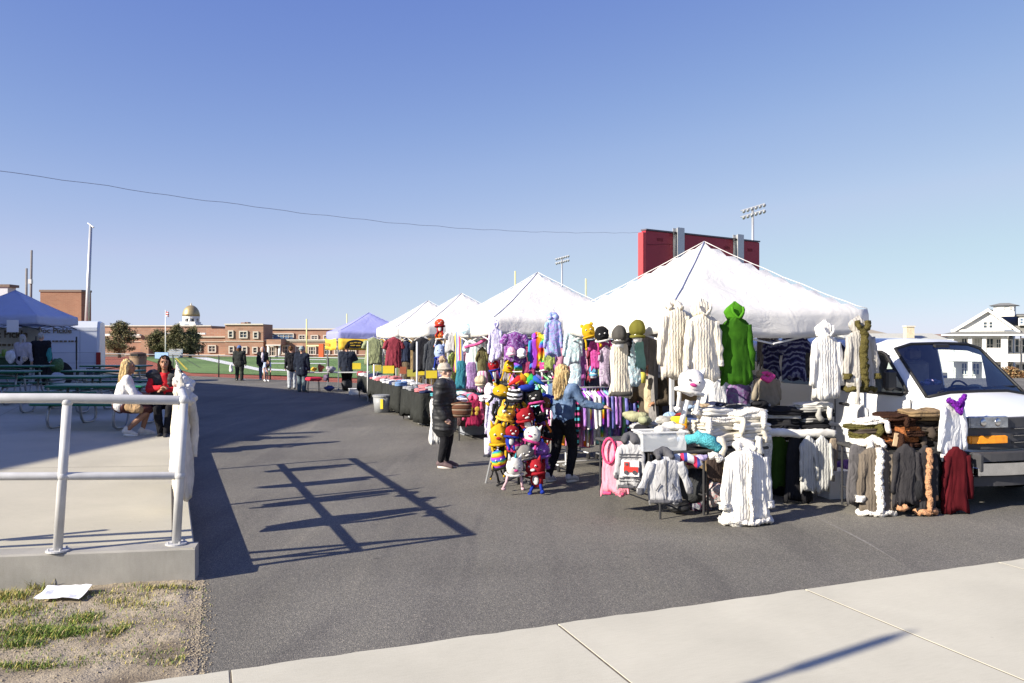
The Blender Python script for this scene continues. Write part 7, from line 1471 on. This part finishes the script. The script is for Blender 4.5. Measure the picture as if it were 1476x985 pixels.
# blue canopy stall goods, red chair
c = Gd(452, 566); T = thing('folding_chair', (c.x, c.y, 0), 'red topped folding chair left of the lavender canopy', 'chair', .4); MB().box((0, 0, .5), (.5, .4, .14), .3, .04).build('seat', mat('red_vinyl', (.6, .03, .06), .5), T)
for x in (-.18, .18):
    for y in (-.15, .15): MB().tube([(x*1.2, y, 0), (x, y*.6, .46)], .012, 6).build('leg', DARKM, T)
for i, (px, py, d, r_, col, lb) in enumerate(((452, 533, 30.5, (.2, .15, .12), (.75, .4, .03), 'orange and yellow goods on the stall under the lavender canopy'), (462, 531, 30.3, (.2, .15, .22), (.45, .12, .05), 'rust coloured bottles on the lavender canopy stall'), (477, 533, 30, (.25, .15, .2), (.35, .33, .36), 'grey boxes on the lavender canopy stall'), (470, 545, 30, (.35, .15, .2), (.1, .07, .12), 'dark bags below the lavender canopy stall'), (475, 560, 29.8, (.25, .2, .15), (.04, .06, .2), 'blue bag on the ground by the canopy leg'), (500, 555, 30.5, (.5, .3, .35), (.03, .03, .035), 'black crate behind the canopy leg'), (522, 540, 29, (.3, .2, .2), (.25, .04, .05), 'dark red cloths right of the vendor in blue'))): lump(px, py, d, tuple(x*.62 for x in r_), mat('goods%d' % i, col, .7, .35, 14, .3), lb, 'goods', 'goods', i+30, .05)
table((-8.0, 29.9), 2.6, .7, 'folding table under the lavender canopy', rz=.1)
# ============================================================ PEOPLE
def person(label, base, rz, H=1.65, J=None, top=None, sleeve=1.0, top_len=.46, top_r=.022, puffy=False, legs=None, leg_r=.014, leg_to=1.0, skirt=None, shoes=None, hair=None, hat=None, skin=SKIN, head_rz=0, head_tilt=0, vox=.011, lod=0, seed=0, wide=1.0, scarf=None, inner=None, glasses=False, apronless=True, mask=None):
    T = thing('person', tuple(base), label, 'person', rz)
    D_ = dict(pel=(0, 0, .53), che=(0, 0, .72), nec=(0, .005, .815), hea=(0, -.008, .915))
    for s, k in ((1, 'L'), (-1, 'R')):
        D_.update({'sh'+k: (s*.108*wide, 0, .795), 'el'+k: (s*.135*wide, .01, .63), 'wr'+k: (s*.14*wide, -.03, .49), 'hp'+k: (s*.052*wide, 0, .51), 'kn'+k: (s*.055, -.012, .28), 'an'+k: (s*.055, .01, .05), 'to'+k: (s*.065, -.085, .018)})
    if J: D_.update(J)
    P = {k: Vector(v)*H for k, v in D_.items()}; h = H
    def trunk(mb, add, z0=None, z1=None):
        p, c, n_ = P['pel'], P['che'], P['nec']; sx_ = (P['shL']-P['shR'])/(.216*h*wide); r = .055*h*wide
        for s in (-1, 1):
            mb.cap(p+sx_*s*.034*h, r+add, c+sx_*s*.045*h, r+add, 14); mb.cap(c+sx_*s*.045*h, r+add, (P['shL'] if s > 0 else P['shR'])*.65+n_*.35-Vector((0, 0, .045*h)), r*.85+add, 12)
            mb.cap((P['shL'] if s > 0 else P['shR']), .03*h+add, n_-Vector((0, 0, .015*h)), .027*h+add*.7, 12)
        mb.cap(p, r*1.1+add, c, r*1.1+add, 12); mb.cap(c, r*1.05+add, n_-Vector((0, 0, .04*h)), r*.75+add, 12)
    def hand(mb, k):
        e, w = P['el'+k], P['wr'+k]; d = (w-e).normalized(); s = 1 if k == 'L' else -1; side = d.cross(Vector((0, 0, 1))); side = side.normalized() if side.length > .1 else Vector((0, -1, 0)); nrm_ = d.cross(side)
        if d.z < -.7: side = Vector((0, -1, 0)); nrm_ = Vector((-s, 0, 0))
        a = w+d*.035*h/1.65*1.6; mb.cap(w, .022, a+side*.0, .03, 10); mb.cap(w+side*.012, .018, a+side*.02, .02, 8); mb.cap(w-side*.012, .018, a-side*.02, .02, 8)
        for f in range(4):
            o_ = side*(.026-.0173*f); L = (.062, .075, .07, .055)[f]; b_ = a+o_+d*.012; m_ = b_+d*L*.55+nrm_*.008; t_ = m_+d*L*.35+nrm_*.03; mb.cap(b_, .0105, m_, .0095, 8); mb.cap(m_, .0095, t_, .008, 8)
        b_ = w+d*.02+side*.028; mb.cap(b_, .013, b_+side*.025+d*.035, .0105, 8); mb.cap(b_+side*.025+d*.035, .0105, b_+side*.028+d*.06+nrm_*.012, .009, 8)
    HM = Matrix.Rotation(head_rz, 3, 'Z') @ Matrix.Rotation(head_tilt, 3, 'X'); hc = P['hea']; k_ = h/1.65
    def hp(x, y, z): return hc+HM @ Vector((x*k_, y*k_, z*k_))
    mb = MB(); trunk(mb, 0)
    mb.cap(P['nec']-Vector((0, 0, .03)), .052*k_, hc+Vector((0, .01, -.05)), .048*k_, 12)
    mb.ell(hp(0, .012, .02), (.074*k_, .093*k_, .1*k_), 18, 14, HM); mb.ell(hp(0, -.03, -.045), (.056*k_, .058*k_, .068*k_), 14, 10, HM); mb.ell(hp(0, -.06, -.09), (.025*k_, .022*k_, .02*k_), 10, 8, HM)
    mb.cap(hp(0, -.078, .022), .009*k_, hp(0, -.1, -.02), .014*k_, 10); 
    for s in (-1, 1): mb.ell(hp(s*.076, .012, -.005), (.012*k_, .022*k_, .032*k_), 10, 8, HM); mb.ell(hp(s*.04, -.055, -.03), (.024*k_, .02*k_, .024*k_), 10, 8, HM); mb.ell(hp(s*.03, -.076, .035), (.026*k_, .014*k_, .01*k_), 10, 8, HM)
    mb.cap(hp(-.018, -.086, -.05), .008*k_, hp(.018, -.086, -.05), .008*k_, 8)
    for k in 'LR':
        mb.cap(P['sh'+k], .031*h, P['el'+k], .024*h, 12); mb.cap(P['el'+k], .024*h, P['wr'+k], .0165*h, 12); hand(mb, k)
        mb.cap(P['hp'+k], .052*h*wide, P['kn'+k], .034*h, 14); mb.cap(P['kn'+k], .034*h, P['kn'+k].lerp(P['an'+k], .35), .034*h, 12); mb.cap(P['kn'+k].lerp(P['an'+k], .35), .034*h, P['an'+k], .021*h, 12); mb.cap(P['an'+k], .022*h, P['to'+k], .019*h, 10)
    body = blob('body', mb, skin, T, vox if not lod else .012, 2)
    if not glasses:
        for s in (-1, 1):
            e = MB().ell(hp(s*.031, -.085, .018), (.014*k_, .007*k_, .008*k_), 10, 6, HM).build('eye', EYE, T, True)
            MB().cap(hp(s*.018, -.089, .04), .004*k_, hp(s*.045, -.082, .038), .003*k_, 6).build('eyebrow', mat('brow', (.06, .035, .02), .9), T, True)
    else:
        g_ = MB()
        for s in (-1, 1): g_.ell(hp(s*.032, -.092, .018), (.03*k_, .008*k_, .023*k_), 14, 8, HM); g_.tube([hp(s*.06, -.088, .022), hp(s*.078, -.01, .02)], .004, 6)
        g_.tube([hp(-.01, -.098, .022), hp(.01, -.098, .022)], .004, 6); g_.build('sunglasses', BLACK, T, True)
    MB().cap(hp(-.02, -.093, -.05), .005*k_, hp(.02, -.093, -.05), .005*k_, 8).build('mouth', LIP, T, True)
    if top:
        mb = MB(); trunk(mb, top_r)
        for k in 'LR':
            a, e, w = P['sh'+k], P['el'+k], P['wr'+k]; mb.cap(a, .036*h+top_r*.6, e, .028*h+top_r*.5, 12)
            if sleeve > .5: mb.cap(e, .028*h+top_r*.5, e.lerp(w, (sleeve-.5)*2*.95), .022*h+top_r*.5, 12)
        zl = top_len*h; p = P['pel']; sd = (P['shL']-P['shR']).normalized()
        if top_len < .52:
            for s in (-1, 1): mb.cap(p+sd*s*.03*h, .062*h*wide+top_r, Vector((p.x, p.y, zl+.03))+sd*s*.035*h, .062*h*wide+top_r, 14)
        o = blob('coat' if top_len < .42 else 'jacket', mb, top, T, .014, 3, .012 if not puffy else .014, 9 if not puffy else 7, (1, 1, 1) if not puffy else (.4, .4, 4), seed)
    if inner: blob('shirt', MB().cap(P['che']+Vector((0, -.055*h, .02)), .05*h, P['nec']+Vector((0, -.03*h, -.02)), .035*h, 12).cap(P['pel']+Vector((0, -.05*h, .02*h)), .045*h, P['che']+Vector((0, -.055*h, 0)), .05*h), inner, T, .014, 2, .008, 9)
    if legs:
        mb = MB()
        for k in 'LR':
            mb.cap(P['hp'+k], .056*h*wide+leg_r, P['kn'+k], .037*h+leg_r, 14); e = P['kn'+k].lerp(P['an'+k], leg_to)
            if leg_to > .05: c_ = P['kn'+k].lerp(P['an'+k], .35*min(1, leg_to)); mb.cap(P['kn'+k], .037*h+leg_r, c_, .036*h+leg_r, 12); mb.cap(c_, .036*h+leg_r, e, (.025 if leg_r < .012 else .029)*h+leg_r, 12)
        mb.cap(P['pel']-Vector((0, 0, .01)), .07*h*wide+leg_r, P['pel']+Vector((0, 0, .03*h)), .066*h*wide+leg_r, 14)
        blob('trousers' if leg_to > .5 else 'shorts', mb, legs, T, .013, 3, .01, 9, (1, 1, 1), seed+1)
    if skirt:
        m_, z0 = skirt; p = P['pel']; blob('dress', MB().cap(p+Vector((0, 0, .03*h)), .075*h, Vector((p.x, p.y, z0*h+.05)), .11*h, 16), m_, T, .013, 3, .012, 9)
    if shoes:
        for k in 'LR':
            d = (P['to'+k]-P['an'+k]); d2 = Vector((d.x, d.y, 0)).normalized(); a = P['an'+k]; t_ = P['to'+k]; sm_ = MB().cap(a-d2*.025+Vector((0, 0, -.012)), .03*h*.95, a+d*.55, .025*h, 12).cap(a+d*.5, .027*h, t_+d*.1, .02*h, 12).cap(a-d2*.02, .026*h, a+Vector((0, 0, .03)), .026*h, 12)
            o = blob('shoe', sm_, shoes[0], T, .01, 2)
            if len(shoes) > 1:
                zmin = min(a.z, t_.z)-.02*h; q = (a-d2*.03)*1.0; pts = [Vector((*(a-d2*.04*1).xy, a.z-.032*h)), a+d*.5+Vector((0, 0, -.026*h)), t_+d*.2+Vector((0, 0, -.014*h))]; MB().tube(pts, [.03, .035, .028], 10).build('sole', shoes[1], o, True)
    if hair:
        hm, kind = hair; mb = MB().ell(hp(0, .03, .04), (.084*k_, .095*k_, .1*k_), 16, 12, HM)
        if kind == 'long':
            for x, y, L in ((-.06, .04, .3), (0, .085, .36), (.06, .04, .3), (-.035, .075, .34), (.035, .075, .34), (-.075, .0, .22), (.075, .0, .22)): mb.cap(hp(x, y, .02), .042*k_, hp(x*1.25, y+.03, .02)-Vector((0, -.02, L*k_)), .026*k_, 10)
        if kind == 'mid':
            for x, y, L in ((-.07, .02, .16), (0, .08, .17), (.07, .02, .16)): mb.cap(hp(x, y, .02), .04*k_, hp(x*1.1, y+.01, -L), .03*k_, 10)
        if kind == 'bun': mb.ell(hp(0, .1, .07), .04*k_, 12, 8); mb.cap(hp(-.05, -.05, .08), .03*k_, hp(.05, -.05, .08), .03*k_, 10)
        blob('hair', mb, hm, T, .011, 2, .02, 16, (3, 3, .6), seed+2)
        if kind in ('long', 'mid') and vox < .011:
            st_ = MB(); rn = random.Random(seed)
            for q_ in range(150):
                a = rn.uniform(-.35, math.pi+.35); L = (.34 if kind == 'long' else .17)*rn.uniform(.7, 1.1); x, y = .082*math.cos(a), .03+.09*math.sin(a); p0 = hp(x*.8, y*.8, .1); p1 = hp(x*1.08, y*1.05, .02); p2 = hp(x*1.2, y*1.15+.02, 0)-Vector((rn.uniform(-.02, .02), 0, L*.5)); p3 = hp(x*1.25, y*1.1+.02, 0)-Vector((rn.uniform(-.04, .04), rn.uniform(-.03, .03), L)); st_.tube([p0, p1, p2, p3], [.003, .0035, .003, .001], 4)
            st_.build('hair_strands', hm, T, True)
    if hat:
        hm, kind = hat; mb = MB().ell(hp(0, .02, .055), (.094*k_, .108*k_, .1*k_), 18, 12, HM)
        o = blob('hat', mb, hm, T, .012, 2, .006, 20); furry('hat_brim', [hp(.092*math.cos(a), .015+.105*math.sin(a), .045) for a in [i*math.pi/10 for i in range(21)]], .018*k_, hm, T, .12)
        if kind is not None: blob('bobble', MB().ell(hp(0, .05, .185), .06*k_, 14, 10), kind, T, .01, 1, .02, 24)
    if scarf: furry('collar', [hp(.07*math.cos(a), .01+.07*math.sin(a), -.115) for a in [i*math.pi/8 for i in range(17)]], .028*k_, scarf, T, .12)
    return T, P
def hairm(n, c, c2=None): return tiedye('hair_'+n, [shade(c, .6), c, c2 or shade(c, 1.4)], 18, .5, (3, 3, .6))
BLOND = hairm('blond', (.5, .36, .17), (.72, .58, .34)); DKH = hairm('dark', (.02, .013, .01)); BRH = hairm('brown', (.12, .065, .03)); GRH = hairm('grey', (.4, .39, .37))
LEGG = cloth('black_leggings', (.015, .015, .018)); PUFF = mat('black_puffer', (.022, .023, .026), .55, .2, 8, .4, 25, 0, .01, .4); DEN = tiedye('denim_blue', [(.06, .1, .19), (.1, .16, .27), (.17, .23, .35)], 9, .5); JEAN = tiedye('jeans', [(.05, .08, .14), (.09, .13, .2), (.12, .16, .24)], 9, .5)
SHG = (mat('grey_sneaker', (.5, .5, .52), .7, .15, 20), WHITE); SHB = (mat('mauve_sneaker', (.12, .08, .085), .7, .2, 20), mat('pale_sole', (.6, .55, .5), .6)); SHW = (mat('white_sneaker', (.7, .66, .6), .6, .1, 20), WHITE)
def gp_(px, py, z=0): return tuple(Gd(px, py, z))
# woman in the bobble hat: standing in profile facing right, forearm holding a basket bag
b = Gd(641, 674)
T, P = person('woman in black quilted coat and cream bobble hat carrying a brown basket bag', (b.x, b.y, 0), R(82), 1.6, dict(
    elL=(.125, .02, .63), wrL=(.1, -.12, .6), elR=(-.14, .04, .62), wrR=(-.135, -.03, .49), knL=(.05, -.03, .28), anL=(.05, .0, .05), anR=(-.045, .03, .05), toR=(-.05, -.065, .018), toL=(.055, -.095, .018)),
    top=PUFF, top_len=.38, top_r=.06, puffy=True, legs=LEGG, leg_r=.011, leg_to=.92, shoes=SHB, hat=(knit('oat_knit', (.5, .45, .38), False), fur('tan_bobble', (.45, .33, .22))), glasses=True, scarf=cloth('cream_scarf', (.6, .55, .45)), seed=1, vox=.009, skin=mat('skin_pale', (.6, .38, .29), .5, .06), wide=1.25, hair=(GRH, 'short'))
c = T.matrix_basis @ Vector((.06, -.24, .78)); o = thing('basket_bag', (b.x+.26, b.y-.12, .78), 'brown and white woven basket bag on the arm of the bobble hat woman', 'bag', R(82-75))
BSK = stripes('woven_brown', [(.1, .045, .03), (.15, .07, .045), (.3, .24, .18), (.08, .035, .02), (.13, .06, .035)], 12, 2); MB().loft([[(.16*a*math.cos(t_)*(1 if abs(math.cos(t_)) < 2 else 1), .09*a*math.sin(t_), z) for t_ in [2*math.pi*k/20 for k in range(20)]] for a, z in ((.85, 0), (.95, .06), (1, .14), (1.02, .22))]).build('basket', BSK, o, True)
MB().tube([(.12*math.cos(a), 0, .2+.14*math.sin(a)) for a in [math.pi*i/12 for i in range(13)]], .009, 8).build('handle', mat('leather', (.12, .06, .03), .6), o, True); MB().tube([(-.15, -.05, .2), (0, -.09, .23), (.15, -.05, .2)], .015, 8).build('rim', BSK, o, True)
g = garment(619, 636, 575, 640, b.y+.12, 'carried_jacket', 'white cloth jacket hanging behind the arm of the bobble hat woman', cloth('white_cotton', ()), 'jacket', None, None, seed=95, rz=.2)
# blonde woman in denim, seen from behind, striding right with arm reaching right
b = Gd(812, 694)
T, P = person('blonde woman in denim jacket seen from behind, reaching to the rainbow rack', (b.x, b.y, 0), R(140), 1.62, dict(
    che=(0, -.01, .72), elR=(-.175, -.05, .665), wrR=(-.3, -.15, .64), elL=(.13, .0, .63), wrL=(.08, -.1, .59), knR=(-.055, -.06, .29), anR=(-.065, -.0, .05), toR=(-.07, -.09, .02), knL=(.06, .02, .28), anL=(.075, .11, .05), toL=(.08, .03, .018)),
    top=DEN, top_len=.55, top_r=.024, legs=LEGG, leg_r=.01, leg_to=.96, shoes=SHG, hair=(BLOND, 'long'), seed=2, vox=.009, head_rz=R(-20))
furry('frayed_hem', [(.085*math.cos(a), .075*math.sin(a), .885) for a in [k*math.pi/10 for k in range(21)]], .012, fur('fray', (.55, .55, .55)), T, .4)
# vendor inside the nearest stall
c = At(938, 560, 12.0)
person('dark haired vendor in brown and cream coat standing inside the nearest stall', (c.x, 12.0, 0), R(-25), 1.64, dict(elL=(.15, -.04, .63), wrL=(.08, -.14, .62), elR=(-.15, -.05, .64), wrR=(-.15, -.14, .7)), top=cloth('brown_coat', (.075, .06, .045)), top_len=.35, top_r=.035, legs=LEGG, shoes=(BLACK,), hair=(DKH, 'short'), inner=cloth('cream_inner', (.45, .38, .26)), skin=SKIN2, seed=3, scarf=BLKK, head_rz=R(-15))
c = At(925, 552, 11.8); o = MB().tube([(0, 0, 0), (0, 0, .13), (0, 0, .16)], [.05, .06, .03], 14).build('yellow_cup', mat('cup_yellow', (.6, .55, .1), .5), None, True, (c.x, 11.75, c.z)); tag(o, 'yellow patterned cup held up by the vendor', 'cup')
# seated blonde woman on the bench (back to us, facing right)
z0 = .34; bx, by = (178-CX)/F*13.35, 13.35
T, P = person('blonde woman in white top and brown shorts sitting on the green bench', (bx, by, z0-.02), R(122), 1.66, dict(
    pel=(0, .03, .325), che=(.0, -.01, .5), nec=(0, -.03, .61), hea=(0, -.05, .705), shL=(.108, -.02, .585), shR=(-.108, -.02, .585), elL=(.13, -.08, .43), wrL=(.08, -.2, .43), elR=(-.135, -.08, .43), wrR=(-.06, -.2, .42),
    hpL=(.052, .0, .31), hpR=(-.052, .0, .31), knL=(.07, -.24, .3), knR=(-.07, -.23, .275), anL=(.06, -.18, .05), toL=(.065, -.28, .02), anR=(-.05, -.02, .07), toR=(-.055, -.1, .03)),
    top=cloth('white_blouse', (.72, .7, .68)), top_len=.6, top_r=.03, sleeve=.75, legs=cloth('brown_shorts', (.1, .04, .035)), leg_to=0.0, shoes=SHW, hair=(BLOND, 'long'), skin=SKIN2, seed=4, vox=.01, head_rz=R(-25))
o = blob('handbag', MB().cap((-.08, 0, 0), .08, (.08, 0, -.02), .08, 14), cloth('tan_bag', (.33, .22, .12)), None, .014, 2, .02, 9); o.location = (bx+.3, by-.25, z0+.5); tag(o, 'soft tan handbag beside the seated blonde woman', 'bag')
# dark haired woman facing us
bx, by = (238-CX)/F*13.7, 13.7
person('dark haired woman in black vest over red top leaning on folded arms', (bx, by, z0-.06), R(18), 1.66, dict(
    pel=(0, .05, .36), che=(.0, -.01, .55), nec=(0, -.03, .665), hea=(0, -.05, .765), shL=(.108, -.01, .64), shR=(-.108, -.01, .64), elL=(.15, -.09, .5), wrL=(.02, -.17, .5), elR=(-.15, -.09, .5), wrR=(-.02, -.18, .52),
    hpL=(.052, .03, .34), hpR=(-.052, .03, .34), knL=(.06, -.17, .31), knR=(-.06, -.17, .31), anL=(.03, -.2, .05), toL=(.03, -.29, .02), anR=(-.03, -.13, .05), toR=(-.035, -.22, .02)),
    top=mat('bright_red_top', (.55, .01, .02), .85, .15, 8, .3), top_len=.6, top_r=.018, legs=LEGG, leg_r=.01, shoes=(BLACK,), hair=(DKH, 'mid'), skin=SKIN2, seed=5, vox=.01)
mb = MB(); h = 1.66
for s in (-1, 1): mb.cap((s*.05*h, .03*h, .4*h), .068*h+.035, (s*.066*h, 0, .58*h), .066*h+.035, 14); mb.cap((s*.06*h, 0, .61*h), .06*h+.03, (s*.112*h, -.01*h, .64*h), .052*h+.03, 12)
o = blob('vest', mb, PUFF, bpy.data.objects['person.004'], .014, 2, .012, 7, (.4, .4, 4))
# bags on the bench, crochet bag
# man in dark navy at the lavender canopy
c = Gd(497, 563); c.y = 30.6
person('man in dark navy jacket holding out his arm under the lavender canopy', ((500-CX)/F*30.6, 30.6, 0), R(190), 1.78, dict(elL=(.13, .02, .63), wrL=(.14, -.02, .5), elR=(-.2, -.03, .68), wrR=(.0, -.1, .6)), top=cloth('navy_jacket', (.02, .025, .04)), top_len=.45, top_r=.045, legs=LEGG, leg_r=.03, shoes=(BLACK,), hair=(DKH, 'short'), seed=6, wide=1.15, inner=cloth('grey_inner', (.35, .34, .4)))
# reaching arm as photographed: raised to the left
# couple at the left of the canopy
person('person in black jacket and pale jeans leaning to a companion in grey beanie', ((421-CX)/F*31.5, 31.5, 0), R(200), 1.72, dict(hea=(.03, -.02, .91)), top=cloth('black_jacket', (.02, .02, .025)), top_len=.45, top_r=.04, legs=tiedye('pale_jeans', [(.35, .38, .42), (.5, .53, .56)], 6), leg_r=.025, shoes=(BLACK,), hair=(BRH, 'short'), seed=7)
person('person in grey beanie and navy jacket with grey lower half, seen from behind', ((435-CX)/F*29.9, 29.9, 0), R(172), 1.7, None, top=cloth('navy_top', (.015, .02, .035)), top_len=.4, top_r=.05, legs=cloth('slate_trousers', (.12, .16, .18)), leg_r=.028, shoes=(mat('teal_shoes', (.1, .18, .2), .7),), hat=(knit('grey_beanie', (.3, .36, .36), False), None), seed=8, wide=1.1)
blob('jacket_band', MB().cap((-.05, 0, .72), .15, (.05, 0, .72), .15, 14).cap((-.05, 0, .86), .145, (.05, 0, .86), .145, 14), cloth('grey_green_band', (.1, .11, .1)), bpy.data.objects['person.007'], .016, 2, .008)
# people by the fence
person('person in black outfit and blue beanie with a patterned strap by the fence', ((345-CX)/F*38, 38, 0), R(170), 1.68, dict(anL=(.075, .01, .05), anR=(-.075, .01, .05), toL=(.09, -.08, .02), toR=(-.09, -.08, .02), knL=(.07, -.01, .28), knR=(-.07, -.01, .28)), top=cloth('black_outfit', (.025, .028, .028)), top_len=.46, top_r=.05, legs=cloth('dark_olive_trousers', (.035, .04, .035)), leg_r=.03, shoes=(WHITE,), hair=(BRH, 'mid'), hat=(knit('blue_beanie', (.12, .2, .42), False), None), seed=9, wide=1.25)
o = MB().tube([(-.16, -.21, 1.3), (-.02, -.235, 1.18), (.12, -.21, 1.05)], .04, 8).build('strap', tiedye('strap_pattern', [(.5, .45, .35), (.1, .06, .05)], 16), bpy.data.objects['person.008'], True); o.rotation_euler.z = R(-170+180)
o = blob('shopping_bag', MB().cap((0, 0, 0), .1, (0, 0, .22), .06, 12), cloth('white_bag', (.7, .7, .7)), None, .02, 2, .02); o.location = ((333-CX)/F*37.8, 37.8, .5); tag(o, 'white shopping bag held by the person in the blue beanie', 'bag')
person('grey haired person in open black jacket and blue jeans near the bending child', ((378.5-CX)/F*38.6, 38.6, 0), R(15), 1.62, None, top=cloth('black_coat2', (.02, .02, .025)), top_len=.42, top_r=.045, legs=JEAN, leg_r=.02, shoes=(SHG[0],), hair=(GRH, 'mid'), inner=cloth('pale_scarf', (.55, .5, .55)), seed=10)
person('long haired child in pale blue dress bending forward by the fence', ((383.5-CX)/F*37.4, 37.4, 0), R(40), 1.25, dict(pel=(0, .08, .5), che=(0, -.06, .64), nec=(0, -.13, .7), hea=(0, -.2, .72), shL=(.1, -.11, .68), shR=(-.1, -.11, .68), elL=(.1, -.18, .55), wrL=(.08, -.22, .42), elR=(-.1, -.18, .55), wrR=(-.07, -.22, .42), hpL=(.05, .06, .48), hpR=(-.05, .06, .48), knL=(.06, .0, .27), knR=(-.06, .0, .27)), top=cloth('pale_blue_dress', (.42, .5, .68)), top_len=.6, top_r=.02, sleeve=.5, skirt=(cloth('pale_blue_dress', ()), .33), shoes=(WHITE,), hair=(BRH, 'long'), seed=11)
# pickle stall customers
zz = .5
person('grey haired woman in pale top with shoulder bag at the pickle stall', ((33-CX)/F*25, 25, zz), R(170), 1.62, None, top=cloth('pale_top', (.45, .42, .45)), top_len=.47, top_r=.04, legs=LEGG, leg_r=.03, shoes=(WHITE,), hair=(GRH, 'mid'), seed=12, wide=1.2)
person('person in black clothes carrying a teal bag at the pickle stall', ((59-CX)/F*25.2, 25.2, zz), R(185), 1.68, None, top=cloth('black_wide', (.018, .018, .022)), top_len=.4, top_r=.05, legs=LEGG, leg_r=.03, shoes=(WHITE,), hair=(GRH, 'short'), seed=13, wide=1.15)
for (px, py, d, r_, m, lb) in ((15, 515, 24.8, (.17, .1, .2), cloth('white_bag', ()), 'white carrier bag at the side of the grey haired woman'), (36, 517, 24.75, (.13, .06, .1), cloth('beige_bag', (.5, .44, .38)), 'round beige shoulder bag on the back of the grey haired woman'), (71, 512, 25.0, (.06, .08, .22), cloth('teal_bag', (.05, .25, .25)), 'teal bag held by the person in black'), (82, 528, 25.6, (.3, .2, .25), mat('leafy', (.05, .12, .04), .8, .5, 20), 'green leafy bunch beside the person in black'), (84, 548, 25.0, (.2, .15, .25), cloth('pale_sack', (.4, .42, .45)), 'pale sack on the ground right of the person in black')): lump(px, py, d, r_, m, lb, 'carrier_bag', 'bag', 50+px, .05)

bpy.data.scenes.remove(TS)
